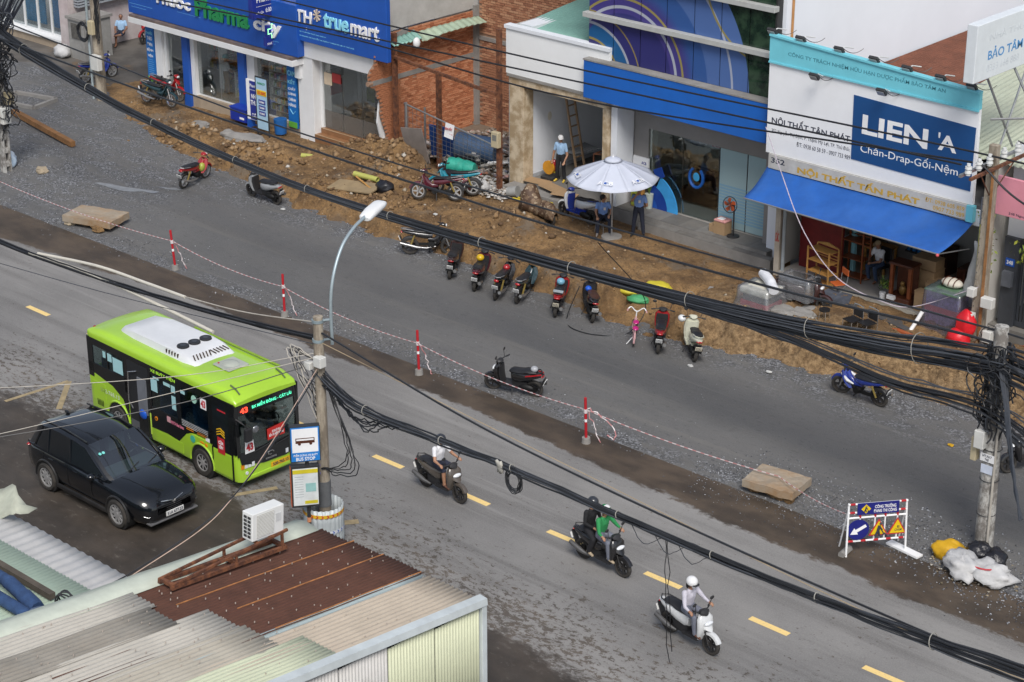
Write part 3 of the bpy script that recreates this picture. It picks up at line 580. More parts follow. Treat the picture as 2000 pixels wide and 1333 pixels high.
while z<7.1:
 x=-13.4+(0.12 if row%2 else 0)
 while x<-8.55:
  if abs(z-4.1)>0.09:bq.append((x,z))
  x+=0.225
 z+=0.092;row+=1
bq.sort(key=lambda q:abs(q[1]-2.6));rest=MB()
bme=MB();bme.box((0,0,0),(0.205,0.05,0.075));_o=bme.build('brick',mat('brown_brick',(0.36,0.165,0.09),0.92,var=0.4,vs_=1.3,bump=0.5),None);bm2=_o.data;bpy.data.objects.remove(_o)
for k,(x,z)in enumerate(bq):
 dy=rb.uniform(-0.012,0.012)
 if k<300:o=bpy.data.objects.new('brick',bm2);COL.objects.link(o);o.parent=kw;o.location=(x+11,12.915+dy-13.0,z)
 else:rest.box((x,12.92+dy,z),(x+0.205,12.965,z+0.075))
rest.build('brick_courses',island_material('brown_bricks',[(0,(0.22,0.09,0.05)),(0.5,(0.36,0.165,0.09)),(1.0,(0.44,0.24,0.14))],0.9),kw,world=True)['kind']='stuff'
bx('concrete_band',kw,CONC,(-13.4,-8.3,12.88,13.1,4.03,4.17));bx('plaster_coping',kw,M_PLAST,(-13.6,-8.3,12.85,13.2,7.2,7.4))
def corr(b,o,u,v,n,w,l,pitch=0.15,amp=0.022,nv=6,wob=0.0,m=0,seed=0,prof='sin'):
 o,u,v,n=map(Vector,(o,u,v,n));k=max(8,int(w/pitch*8));vs=[]
 for j in range(nv+1):
  for i in range(k+1):
   a=w*i/k;ph_=a/pitch*2*math.pi
   hgt=amp*(math.sin(ph_)if prof=='sin' else max(-1,min(1,1.7*math.sin(ph_))))
   q=l*j/nv;hgt+=wob*noise.noise(Vector((a*0.8,q*0.6,seed)))
   vs.append(o+u*a+v*q+n*hgt)
 fs=[(j*(k+1)+i,j*(k+1)+i+1,(j+1)*(k+1)+i+1,(j+1)*(k+1)+i)for j in range(nv)for i in range(k)]
 b.add(vs,fs,m);return b
M_PGREEN=mat('pale_green_tin',(0.36,0.48,0.37),0.55,0.2,var=0.2,vs_=1.5,dirt=0.35,dirtcol=(0.40,0.33,0.2))
M_CGREEN=mat('teal_tin',(0.20,0.38,0.33),0.55,0.2,var=0.15,vs_=1.0,dirt=0.5,dirtcol=(0.13,0.22,0.19))
aw=thing('torn_awning','torn pale green tin awning hanging off the brick wall','awning',(-13.4,10.5,5))
b=MB();corr(b,(-13.35,9.5,4.98),(0,1,0),(0.55,0.03,-0.30),(0.4,0,0.9),3.3,0.75,0.3,0.015,5,0.12,seed=2);b.build('tin_sheet',M_PGREEN,aw,world=True,smooth=True,auto=False,solid=0.006)
b=MB();corr(b,(-13.5,8.2,4.92),(0.1,1,0.1),(0.7,0.03,-0.35),(0.4,0,0.9),1.3,0.6,0.2,0.03,5,0.16,seed=4);b.build('crumpled_sheet',M_CGREEN,aw,world=True,smooth=True,auto=False,solid=0.006)
b=MB();b.ell((-12.95,9.2,4.72),(0.13,0.15,0.2),10,7);b.build('rag',WHITE,aw,world=True,smooth=True)
# white house with marble door frame
ho=thing('white_house','white single-storey house with beige marble doorway and open empty room','house',(-6.1,9,0))
bx('floor',ho,CONCD,(-8.3,-3.75,9.0,15.2,-0.1,0.90));bx('front_step',ho,CONC,(-8.05,-4.0,8.35,8.997,-0.1,0.80));bx('left_wall',ho,WHITE2,(-8.28,-7.66,9.45,15.2,0.9,6.2));bx('right_wall',ho,WHITE2,(-4.1,-3.9,9.45,15.2,0.9,6.2));bx('back_wall',ho,WHITE2,(-7.66,-4.1,15.0,15.2,0.9,6.2));bx('ceiling',ho,WHITE2,(-7.66,-4.1,9.45,15.0,4.35,4.5))
bx('left_wall_outer',ho,M_PLAST,(-8.36,-8.283,9.0,15.2,0,6.2))
bx('marble_pillar',ho,MARBLE,(-8.28,-7.64,8.94,9.44,0.5,4.2),bevel=0.01);bx('marble_pillar',ho,MARBLE,(-4.16,-3.92,8.94,9.44,0.5,4.2),bevel=0.01);bx('marble_lintel',ho,MARBLE,(-8.28,-3.92,8.93,9.44,4.203,4.50),bevel=0.01)
bx('lintel_ledge',ho,CONC,(-8.34,-3.9,8.86,9.44,4.503,4.60));bx('parapet',ho,mat('fresh_white_plaster',(0.76,0.77,0.77),0.8,var=0.05,vs_=1,dirt=0.12,dirtcol=(0.5,0.48,0.45),bump=0.1),(-8.38,-3.85,8.88,9.05,4.603,6.15));bx('parapet_cap',ho,WHITE2,(-8.42,-3.84,8.82,9.12,6.153,6.27))
b=MB();corr(b,(-8.4,9.1,6.05),(1,0,0),(0,1,0.10),(0,-0.1,1),4.5,7.5,0.16,0.025,8,0.02);b.build('corrugated_roof',M_CGREEN,ho,world=True,smooth=True,auto=False,solid=0.006)
bx('skirting',ho,mat('grey_skirting',(0.4,0.41,0.43),0.7),(-7.657,-7.63,9.45,15.0,0.903,1.03))
b=MB();b.ell((-7.655,10.3,2.9),(0.006,0.11,0.16),10,6);b.build('filler_patch',mat('filler',(0.62,0.58,0.48),0.9),ho,world=True)
# bank
bk=thing('bank_building','bank with purple patterned upper windows and blank bright blue fascia','bank',(-1.2,9.5,0))
bx('base_slab',bk,CONC,(-3.85,2.55,9.0,9.9,-0.1,0.88));bx('low_step',bk,CONC,(-2.4,2.9,8.72,8.997,-0.1,0.76));bx('floor',bk,TILEF,(-3.3,2.0,9.9,16,-0.1,0.89))
for k in range(9):
 x0=-3.83+k*0.705;bx('step_tile',bk,mat('step_tile_%d'%(k%3),(0.14+0.025*(k%3),0.137+0.025*(k%3),0.13+0.024*(k%3)),0.8,var=0.2,dirt=0.3),(x0+0.004,x0+0.70,9.005,9.88,0.882,0.897))
for k in range(7):
 x0=-2.38+k*0.75;bx('step_tile',bk,mat('step_tile_%d'%((k+1)%3),(0,0,0)),(x0+0.004,x0+0.745,8.73,8.99,0.762,0.778))
bx('white_pilaster',bk,WHITE2,(-3.88,-3.62,9.05,9.9,0.5,4.54));bx('granite_wall',bk,GRANITE,(-3.62,-3.0,9.93,10.2,0.5,4.54));bx('granite_header',bk,GRANITE,(-3.0,1.95,9.93,10.2,3.52,4.54));bx('granite_pier',bk,GRANITE,(1.95,2.5,9.6,10.2,0.5,4.54));bx('door_jamb',bk,mat('jamb',(0.20,0.17,0.12),0.6),(-3.0,-2.72,10.05,10.9,0.9,3.52))
pq=bx('bank_plaque',bk,SIGNW,(-3.58,-2.95+0.02,9.86,9.925,1.9,2.5));text('ACB',pq,(-3.12,9.86,2.32),0.2,0.1,NAVY,bold=0.02)
PUR=NT('window_film_pattern')
def ring(cx,cz):
 dx=PUR.op('SUBTRACT',PUR.x,cx);dz=PUR.op('SUBTRACT',PUR.z,cz)
 return PUR.op('SQRT',PUR.op('ADD',PUR.op('MULTIPLY',dx,dx),PUR.op('MULTIPLY',dz,dz)))
r1=ring(-3.6,5.2);r2=ring(-2.1,5.6);r3=ring(-4.6,5.1)
wv=PUR.noise(0.5,detail=3)
col=PUR.mix(PUR.rng(PUR.op('ADD',PUR.z,wv),5.8,9.2),(0.045,0.035,0.16),(0.075,0.075,0.32))
col=PUR.mix(PUR.rng(r3,1.0,2.3),col,(0.05,0.05,0.26))
col=PUR.mix(PUR.op('MULTIPLY',PUR.rng(r1,1.22,1.26),PUR.rng(r1,1.75,1.72)),col,(0.02,0.17,0.45))
col=PUR.mix(PUR.rng(r2,1.85,1.9),col,(0.095,0.075,0.36));col=PUR.mix(PUR.rng(r2,2.35,2.9),col,(0.055,0.16,0.50))
col=PUR.mix(PUR.rng(r2,3.3,3.34),col,(0.13,0.25,0.62))
def line(r,a,w,c_):
 global col
 col=PUR.mix(PUR.op('MULTIPLY',PUR.rng(r,a-w,a-w+0.02),PUR.rng(r,a+w,a+w-0.02)),col,c_)
line(r1,1.24,0.05,(0.50,0.40,0.13));line(r1,1.76,0.055,(0.62,0.66,0.78));line(r1,2.15,0.035,(0.45,0.34,0.12));line(r2,2.08,0.06,(0.66,0.70,0.82));line(r2,2.36,0.05,(0.50,0.42,0.14));line(r2,4.28,0.05,(0.62,0.68,0.85));line(ring(3.6,9.4),2.6,0.045,(0.50,0.42,0.14))
film=PUR.rng(r2,4.93,4.91)
dk=PUR.mix(PUR.rng(PUR.noise(2.2,detail=4),0.4,0.65),(0.006,0.018,0.012),(0.03,0.06,0.035))
_dm=_n(PUR.nt,'ShaderNodeVectorMath',operation='SCALE');_dm.inputs['Scale'].default_value=0.5;PUR.L(col,_dm.inputs[0]);col=_dm.outputs[0]
PUR.done(PUR.mix(film,dk,col),PUR.rng(film,0,1,0.06,0.28));PUR=PUR.m
xs=[-4.84,-3.80,-2.69,-1.65,-0.57,0.47,1.55,2.46]
for z0,z1 in((5.86,7.15),(7.32,8.55),(8.72,10.2)):
 for xa,xb in zip(xs,xs[1:]):bx('glass_panel',bk,PUR,(xa+0.018,xb-0.018,8.98,9.01,z0,z1))
bx('curtain_backing',bk,DSTEEL,(-4.86,2.5,9.02,9.3,4.6,10.3))
for zz in(7.15,8.55):bx('aluminium_ledge',bk,mat('ledge_alu',(0.42,0.43,0.42),0.6,var=0.1,dirt=0.35,dirtcol=(0.28,0.25,0.2)),(-4.93,2.56,8.76,9.02,zz+0.003,zz+0.165),bevel=0.008)
bx('blue_fascia',bk,BLUE_B,(-4.70,2.60,8.58,9.9,4.545,5.80),bevel=0.015);bx('fascia_top',bk,CONC,(-4.72,2.62,8.56,9.0,5.803,5.85))
bx('side_wall',bk,mat('bank_side_white',(0.78,0.81,0.86),0.85,var=0.04,vs_=0.4,dirt=0.08,dirtcol=(0.6,0.64,0.7)),(2.30,2.62,9.32,34,0,16));bx('left_side_wall',bk,M_PLAST,(-4.86,-4.6,9.32,34,6.2,16));bx('roof_body',bk,M_PLAST,(-4.6,2.3,16.5,34,0,16))
b=MB();b.tube([(2.66,9.6,6.0),(2.66,9.6,12)],0.04,8);b.build('drain_pipe',mat('orange_pvc',(0.45,0.22,0.08),0.6),bk,world=True)
b=MB();b.tube([(2.64,11.0,9.4),(2.64,13.0,9.3),(2.64,34,9.1)],0.008,4);b.build('wall_crack',CONC,bk,world=True)
for nm,x0,x1,m_ in(('glass_pane',-3.0,-1.6,GLASS_D),('glass_door',-1.58,-0.12,GLASS_D),('film_pane',-0.10,0.98,FROST),('film_pane',1.0,1.94,FROST)):bx(nm,bk,m_,(x0+0.008,x1-0.008,9.965,9.978,0.92,3.5))
bx('film_stripes',bk,glass('striped_film',(0.8,0.9,0.9),0.2,0.15,alpha=0.8,film=(0.25,0.44,0.58)),*[(-0.08,1.92,9.955,9.96,1.15+0.1*k,1.21+0.1*k)for k in range(12)])
bx('mullion',bk,DSTEEL,(0.98,1.0,9.95,9.99,0.9,3.5),(-0.12,-0.10,9.95,9.99,0.9,3.5))
bx('inner_wall',bk,CREAM,(-3.3,2.2,12.9,13.1,0.9,4.4));bx('inner_side',bk,CREAM,(-3.3,-3.2,10.2,14.5,0.9,4.4));bx('inner_ceiling',bk,WHITE,(-3.3,2.2,10.2,14.5,3.9,4.0));bx('inner_right',bk,CREAM,(2.1,2.2,10.2,14.5,0.9,3.9))
b=MB();ring_pts=[(-1.02+0.27*math.cos(a),9.955,2.28+0.33*math.sin(a))for a in[R(125+k*290/24)for k in range(25)]]
lg=MB();lg.tube(ring_pts,0.05,6);lg.build('logo_ring',BLUE_B,bk,world=True,smooth=True);lg=MB();lg.ell((-1.02,9.955,2.3),(0.13,0.012,0.15),14,8);lg.build('logo_dot',mat('logo_cyan',(0.06,0.40,0.75),0.4),bk,world=True,smooth=True)
ct=thing('waiting_sofa','dark brown seats inside the bank behind the glass door','seats',(-1.6,11.2,0.9));bx('seat',ct,WOODD,(-2.4,-1.0,11.0,11.6,0.95,1.4));bx('backrest',ct,WOODD,(-2.4,-1.0,11.6,11.75,0.95,1.95))
for k in range(3):tag(bx('wall_frame',None,(LETRED if k==0 else CREAM if k==2 else DARKI),(-2.6+k*0.62,-2.1+k*0.62,12.85,12.89,2.3,3.0)),['dark red framed notice on the wall inside the bank','dark framed board on the inner wall of the bank beside the red notice','pale framed board on the inner wall of the bank near the door'][k],'picture frame')
rc=thing('red_counter','red reception counter at the right inside the bank doorway','counter',(0.2,12.6,0.9));bx('body',rc,mat('counter_red',(0.30,0.02,0.03),0.4),(-0.9,1.4,12.4,13.0,0.9,2.0));bx('top',rc,WHITE,(-0.95,1.45,12.35,13.05,2.003,2.05))
qd=thing('logo_board','quarter-circle blue logo board leaning at the bank entrance','display board',(-2.2,9.8,0.9))
def qarc(r0,r1,m,nm,a1=90):
 pts=[(-2.85+r1*math.cos(R(a)),0.9+r1*math.sin(R(a)))for a in range(0,a1+1,6)]+[(-2.85+r0*math.cos(R(a)),0.9+r0*math.sin(R(a)))for a in range(a1,-1,-6)]
 b=MB();b.prism(pts,'y',9.80,9.84);b.build(nm,m,qd,world=True)
qarc(0.80,1.22,mat('board_cyan',(0.05,0.33,0.72),0.4),'outer_band',66);qarc(0.38,0.797,mat('board_navy',(0.01,0.05,0.30),0.4),'middle_band',90);qarc(0.0,0.377,mat('board_blue',(0.02,0.10,0.45),0.4),'inner_disc',90)
b=MB();b.cbox((-2.42,9.79,2.15),(0.36,0.04,0.34),0,R(-25));b.build('tilted_square',mat('board_navy',(0,0,0)),qd,world=True)
tb=thing('litter_bin','yellow-green cabinet bin with wooden side by the bank entrance','bin',(-3.1,9.6,0.9));bx('front',tb,mat('lime_panel',(0.30,0.34,0.04),0.5),(-3.30,-3.02,9.45,9.49,0.95,1.85));bx('body',tb,WOODL,(-3.32,-3.0,9.49,9.8,0.9,1.88));bx('top',tb,DSTEEL,(-3.34,-2.98,9.43,9.82,1.883,1.92))
b=MB();b.cyl((-2.72,9.35,0.9),(-2.72,9.35,1.12),0.05,0.05,10);tag(b.build('steel_flask',STEEL,smooth=True),'small steel flask on the bank step beside the bin','flask')
pp=thing('potted_plant','leafy potted plant in pale pot at the bank entrance','potted plant',(-2.75,9.95-0.25,0.9));b=MB();b.loft([sring((-2.72,9.68,z),(1,0,0),(0,1,0),w,w,12,2)for z,w in((0.9,0.11),(1.4,0.15))]);b.build('pot',mat('pale_pot',(0.45,0.5,0.45),0.5),pp,world=True,smooth=True)
LEAF=island_material('leaf_green',[(0,(0.03,0.075,0.015)),(0.5,(0.07,0.14,0.02)),(1,(0.20,0.24,0.03))],0.55)
for k in range(11):
 a=k*2.4;b=MB();p0=Vector((-2.72,9.68,1.4));d=Vector((math.cos(a),math.sin(a)*0.6,0));n_=Vector((-d.y,d.x,0)).normalized()*0.045;h=0.55+0.3*rb.random()
 b.add([p0-n_*0.3,p0+n_*0.3,p0+d*0.18+n_+V(0,0,h*0.7),p0+d*0.18-n_+V(0,0,h*0.7),p0+d*0.42+V(0,0,h*0.85)],[(0,1,2,3),(3,2,4)]);b.build('leaf',LEAF,pp,world=True,solid=0.004)
 # furniture shop and its billboard
fs=thing('furniture_shop','furniture shop with wide open front under a blue awning','shop',(6.5,8.3,0))
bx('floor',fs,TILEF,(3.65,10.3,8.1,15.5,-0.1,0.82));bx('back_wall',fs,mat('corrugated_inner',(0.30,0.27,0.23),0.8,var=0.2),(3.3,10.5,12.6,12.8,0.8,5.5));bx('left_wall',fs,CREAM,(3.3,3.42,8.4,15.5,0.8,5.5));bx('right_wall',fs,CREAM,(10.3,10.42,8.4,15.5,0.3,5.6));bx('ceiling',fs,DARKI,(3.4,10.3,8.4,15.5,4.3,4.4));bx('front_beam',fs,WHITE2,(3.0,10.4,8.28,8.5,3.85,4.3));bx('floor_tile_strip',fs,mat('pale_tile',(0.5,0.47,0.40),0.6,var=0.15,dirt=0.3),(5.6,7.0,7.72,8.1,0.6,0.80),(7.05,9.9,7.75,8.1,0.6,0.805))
for k in range(3):b=MB();corr(b,(2.7+k*1.35,9.0,5.75),(1,0,0),(0,1,0.012),(0,0,1),1.36,16,0.13,0.025,3,0.02);b.build('roof_sheet',mat('rusted_tin_red',(0.17,0.062,0.035),0.85,var=0.35,vs_=2,dirt=0.3,dirtcol=(0.1,0.04,0.025)),fs,world=True,smooth=True,auto=False,solid=0.005)
bx('front_pillar',fs,mat('pillar_white_tan',(0.5,0.44,0.36),0.8,dirt=0.3),(3.42,3.60,8.16,8.36,0.3,3.84));text('CÁC',fs,(3.51,8.158,1.9),0.13,0.36,LETRED,bold=0.02);b=MB();b.cyl((3.72,8.22,0.7),(3.72,8.22,3.84),0.06,0.06,10);b.build('drain_pipe',mat('grey_pvc',(0.36,0.40,0.42),0.5,dirt=0.2),fs,world=True,smooth=True)
bx('teal_post',fs,mat('teal_post',(0.22,0.47,0.53),0.5,dirt=0.2),(5.45,5.57,9.3,9.42,0.82,3.84));bx('red_partition',fs,mat('red_metal',(0.17,0.012,0.014),0.5,var=0.3,vs_=4),(3.85,5.4,8.9,8.96,0.82,3.7));bx('grey_partition',fs,mat('grey_corr',(0.24,0.22,0.20),0.6,var=0.2),(5.7,7.2,10.9,10.98,0.82,3.9));bx('white_partition',fs,CREAM,(7.2,8.8,12.0,12.1,0.82,3.9))
bb=thing('billboard','big white billboard with teal header and navy panel above the furniture shop','billboard',(6.5,8.2,4.5))
b=MB();b.prism([(2.93,4.47),(10.06,4.47),(10.02,7.24),(2.91,7.31)],'y',8.16,8.28);b.build('white_face',SIGNW,bb,world=True)
b=MB();b.prism([(2.91,7.313),(10.02,7.243),(10.0,7.70),(2.90,8.07)],'y',8.13,8.28);hd=b.build('teal_header',TEAL,bb,world=True)
b=MB();b.prism([(5.97,4.93),(9.96,4.86),(9.97,6.72),(5.93,6.86)],'y',8.14,8.158);nv=b.build('navy_panel',NAVY2,bb,world=True)
b=MB();b.prism([(2.9,8.07),(10.0,7.70),(10.0,7.76),(2.9,8.13)],'y',8.08,8.3);b.build('header_cap',TEAL,bb,world=True);b=MB();b.prism([(2.91,7.26),(10.02,7.19),(10.02,7.24),(2.91,7.31)],'y',8.09,8.155);b.build('header_lip',TEAL,bb,world=True)
U=Vector((1,0,-0.012)).normalized()
text('CÔNG TY TRÁCH NHIỆM HỮU HẠN DƯỢC PHẨM BẢO TÂM AN',hd,(6.25,8.13,7.62),5.35,0.20,LETTEAL,u=U,bold=0.008)
text('LIEN',nv,(7.38,8.14,6.06),2.2,0.58,LETW,bold=0.03);text("'",nv,(8.84,8.14,6.27),0.06,0.16,LETW,bold=0.03);text('A',nv,(9.12,8.14,6.08),0.60,0.46,LETW,bold=0.03)
text('Chăn-Drap-Gối-Nệm',nv,(7.9,8.14,5.33),3.25,0.36,LETW,bold=-0.002)
text('NỘI THẤT TÂN PHÁT',bb,(4.49,8.16,5.53),2.8,0.32,LETD,bold=0.02);text('352 Nguyễn Thị Định, P. Thạnh Mỹ Lợi, TP. Thủ Đức',bb,(4.5,8.16,5.19),2.8,0.17,LETD);text('ĐT: 0938 60 58 59 - 0907 733 989',bb,(4.98,8.16,4.95),1.9,0.14,LETD)
s2=bx('lower_sign',bb,mat('lower_sign_beige',(0.50,0.49,0.46),0.6,var=0.12,dirt=0.3),(3.08,9.92,8.10,8.2,4.02,4.46));bx('teal_end',bb,TEAL,(9.925,10.15,8.08,8.25,3.98,4.46))
text('352',s2,(3.43,8.10,4.29),0.5,0.17,LETD,bold=0.02);text('NỘI THẤT TẤN PHÁT',s2,(6.27,8.10,4.21),4.25,0.33,LETGOLD,bold=0.035);text('ĐT: 0938 605 859',s2,(9.22,8.10,4.32),1.28,0.13,LETGOLD,bold=0.01);text('0907 733 989',s2,(9.36,8.10,4.13),1.02,0.13,LETGOLD,bold=0.01)
def flood(x,z,y0,out,group,label,flip=False):
 t=thing('floodlight',label,'floodlight',(x,y0,z),group=group)
 b=MB();b.tube([(x,y0,z),(x-0.02,y0-out*0.7,z+0.12),(x-0.03,y0-out,z+0.10)],0.018,6);b.build('arm',ALU,t,world=True)
 b=MB();b.cbox((x-0.04,y0-out-0.06,z+0.08),(0.30,0.09,0.22),0,0,R(38));b.build('lamp_body',DSTEEL,t,world=True,bevel=0.01);b=MB();b.cbox((x-0.04,y0-out-0.105,z+0.035),(0.24,0.01,0.17),0,0,R(38));b.build('lens',mat('lamp_glass',(0.35,0.36,0.36),0.15),t,world=True)
 b=MB();b.tube(sag((x-0.02,y0-out+0.1,z+0.1),(x+0.35,y0,z+0.05),0.14,8),0.01,4);b.build('lead',DSTEEL,t,world=True)
for k,x in enumerate((2.98,4.0,5.35,6.55,7.65,8.75,9.75)):flood(x,8.10-(x-2.9)*0.052+0.02,8.85,0.62,'floodlights along the billboard top','black floodlight on a white arm on top of the billboard, '+['leftmost of seven','second from the left','third from the left','middle one of seven','fifth from the left','sixth from the left','rightmost of seven'][k])
for k,x in enumerate((4.85,7.15)):flood(x,7.2,8.13,0.35,'floodlights below the teal header',['black floodlight under the teal header, left one of two','black floodlight under the teal header, right one of two'][k])
an=thing('blue_awning','blue canvas awning stretched over the furniture shop front','awning',(6.5,8,3.5))
A0,A1,B0,B1=V(3.02,8.15,4.02),V(10.15,8.15,3.97),V(3.05,6.95,3.34),V(10.1,6.42,3.50);nu,nv_=40,12;vsx=[]
for j in range(nv_+1):
 for i in range(nu+1):
  u_,v_=i/nu,j/nv_;p=A0.lerp(A1,u_).lerp(B0.lerp(B1,u_),v_);p.z-=0.16*math.sin(math.pi*v_)*(0.6+0.4*math.sin(math.pi*u_))-0.03*noise.noise(Vector((u_*7,v_*3,1)));vsx.append(p)
b=MB();b.add(vsx,[(j*(nu+1)+i,j*(nu+1)+i+1,(j+1)*(nu+1)+i+1,(j+1)*(nu+1)+i)for j in range(nv_)for i in range(nu)]);b.build('canvas',mat('blue_canvas',(0.008,0.095,0.39),0.8,var=0.2,vs_=1.6,dirt=0.30,dirtcol=(0.07,0.16,0.36)),an,world=True,smooth=True,auto=False,solid=0.008)
b=MB();b.tube([B0,B1],0.025,6);b.build('front_bar',STEEL,an,world=True);b=MB();b.tube([V(3.3,8.3,3.1),B0],0.02,6);b.build('strut',STEEL,an,world=True);b=MB();b.tube([V(10.0,8.3,3.1),B1],0.02,6);b.build('strut',STEEL,an,world=True);b=MB();b.ell(B1+V(0.02,-0.03,-0.02),(0.05,0.05,0.05),8,6);b.build('end_knob',mat('pink_knob',(0.6,0.1,0.12),0.5),an,world=True,smooth=True)
# right-hand neighbours
rn=thing('gated_house','house behind dark grey gate at the right edge with pink sign above','house',(14,9,0))
bx('front_wall',rn,WHITE2,(10.6,20,9.35,9.55,3.4,6.1));bx('gate_pier',rn,mat('dark_pier',(0.05,0.055,0.065),0.5),(10.62,11.1,9.2,9.5,0.4,3.4));bx('forecourt',rn,CONCD,(10.45,20,9.0,15,-0.1,0.72));bx('rear_wall',rn,WHITE2,(10.6,20,14.8,15,0.7,6))
gt=bx('gate_frame',rn,mat('gate_grey',(0.045,0.05,0.06),0.5,var=0.15),(11.12,16.0,9.30,9.36,0.75,0.9),(11.12,16.0,9.30,9.36,3.1,3.22))
for k in range(44):bx('gate_bar',rn,mat('gate_grey',(0,0,0)),(11.15+k*0.11,11.205+k*0.11,9.305,9.355,0.9,3.1))
for k in range(10):b=MB();corr(b,(6.7+k*1.3,8.9,5.6),(1,0,0),(0,1,0.10),(0,-0.1,1),1.32,15,0.2,0.02,4,0.02);b.build('roof_sheet',mat('pale_green_roof',(0.42,0.46,0.36),0.6,0.1,var=0.12,vs_=1,dirt=0.35,dirtcol=(0.33,0.29,0.2)),rn,world=True,smooth=True,auto=False,solid=0.005)
pk=thing('pink_sign','pink shop sign with red ring logo at the right edge','sign',(13,8.5,4.4));bx('board',pk,mat('sign_pink',(0.68,0.27,0.33),0.5,var=0.05),(10.64,15.0,8.42,8.52,4.3,5.42),bevel=0.01)
b=MB();b.tube([(12.5+0.22*math.cos(a),8.41,5.0+0.25*math.sin(a))for a in[2*math.pi*k/20 for k in range(21)]],0.05,6);b.build('ring_logo',LETRED,pk,world=True,smooth=True);b=MB();b.tube([(12.5+0.22*math.cos(a),8.40,5.0+0.25*math.sin(a))for a in[2*math.pi*k/20 for k in range(21)]],0.022,6);b.build('ring_core',LETW,pk,world=True,smooth=True);text('NAIL',pk,(12.1,8.42,4.62),0.55,0.13,LETD,bold=0.01);text('348 Nguyễn Thị Định',pk,(11.65,8.42,4.41),1.15,0.12,LETD)
bx('house_number',rn,BLUE,(10.72,11.0,9.17,9.198,2.55,2.78));text('348',rn,(10.86,9.17,2.665),0.2,0.12,LETW,bold=0.02);bx('letter_box',rn,mat('letterbox',(0.12,0.13,0.15),0.5),(10.7,11.0,9.05,9.197,1.95,2.4))
ls=thing('lightbox_sign','weathered white lightbox sign on a steel truss at the upper right','sign',(10.6,8.5,8.3));bx('box',ls,mat('lightbox_white',(0.66,0.70,0.73),0.5,var=0.06,dirt=0.2,dirtcol=(0.45,0.47,0.48)),(10.30,10.62,6.62,10.8,8.42,10.02),bevel=0.02)
text('BẢO TÂM AN',ls,(10.62,8.55,9.12),2.55,0.34,LETBLUE,u=(0,1,0),bold=0.015);text('NHÀ THUỐC',ls,(10.62,8.5,9.62),2.4,0.28,mat('ghost_letter',(0.58,0.62,0.65),0.5),u=(0,1,0),bold=0.01,ext=0.003);text('0333 166 888',ls,(10.62,8.1,8.72),1.7,0.2,mat('ghost_letter2',(0.56,0.60,0.64),0.5),u=(0,1,0),bold=0.005,ext=0.003)
def bar(nm,par,a,c_,r=0.03,m=STEEL):b=MB();b.tube([a,c_],r,6);b.build(nm,m,par,world=True)
for a,c_ in(((10.45,7.6,8.42),(10.45,9.4,6.0)),((10.45,9.9,8.42),(10.45,8.6,6.0)),((10.46,9.0,8.42),(11.6,9.5,6.1)),((10.46,10.4,8.42),(10.9,9.8,6.0)),((10.3,8.3,7.0),(11.9,9.6,7.1))):bar('truss_bar',ls,a,c_,0.035)
def foliage(parent,c,r,n,size,m,seed,name='crown'):
 rg=np.random.default_rng(seed);p=rg.normal(size=(n,3));p/=np.linalg.norm(p,axis=1)[:,None];p*=(rg.random((n,1))**0.45);cl=rg.normal(size=(14,3))*0.45;p=p*0.55+cl[rg.integers(0,14,n)]*0.9
 p=p*np.array(r)+np.array(c);a=rg.normal(size=(n,3));a/=np.linalg.norm(a,axis=1)[:,None];t=np.cross(a,rg.normal(size=(n,3)));t/=np.linalg.norm(t,axis=1)[:,None];s_=size*rg.uniform(0.6,1.4,(n,1))
 v=np.stack([p-a*s_,p+t*s_*0.45,p+a*s_,p-t*s_*0.45],1).reshape(-1,3);b=MB();b.v=[tuple(q)for q in v];b.f=[(4*i,4*i+1,4*i+2,4*i+3)for i in range(n)];b.m=[0]*n
 return b.build(name,m,parent,world=True)
YLEAF=island_material('yellow_green_leaves',[(0,(0.06,0.10,0.015)),(0.5,(0.16,0.22,0.03)),(1,(0.34,0.36,0.05))],0.6)
tr=thing('small_tree','small yellow-green leafy tree behind the square pole at right','tree',(11.9,8.9,0.7));foliage(tr,(12.3,8.8,3.9),(1.0,0.5,0.9),900,0.075,YLEAF,4)
b=MB();b.tube([(12.1,9.0,0.7),(12.2,8.95,2.2),(12.0,8.9,3.6)],[0.06,0.05,0.03],7);b.tube([(12.15,8.95,2.4),(12.7,8.8,3.4),(12.9,8.7,4.1)],[0.04,0.025,0.015],6);b.tube([(12.1,8.95,2.8),(11.6,8.9,3.6),(11.5,8.8,4.3)],[0.035,0.02,0.012],6);b.build('trunk',mat('bark',(0.11,0.085,0.06),0.9),tr,world=True,smooth=True)
vn=thing('climbing_vine','thin climbing vine hanging beside the square pole','vine',(10.85,7.9,0.8));foliage(vn,(10.7,7.95,3.9),(0.25,0.3,1.3),260,0.06,YLEAF,9,'leaves');b=MB();b.tube(spline([(10.8,8.0,0.8),(10.75,8.0,2.5),(10.72,7.95,4.2),(10.7,7.95,5.2)]),0.012,5);b.build('stem',mat('vine_stem',(0.14,0.12,0.06),0.9),vn,world=True)
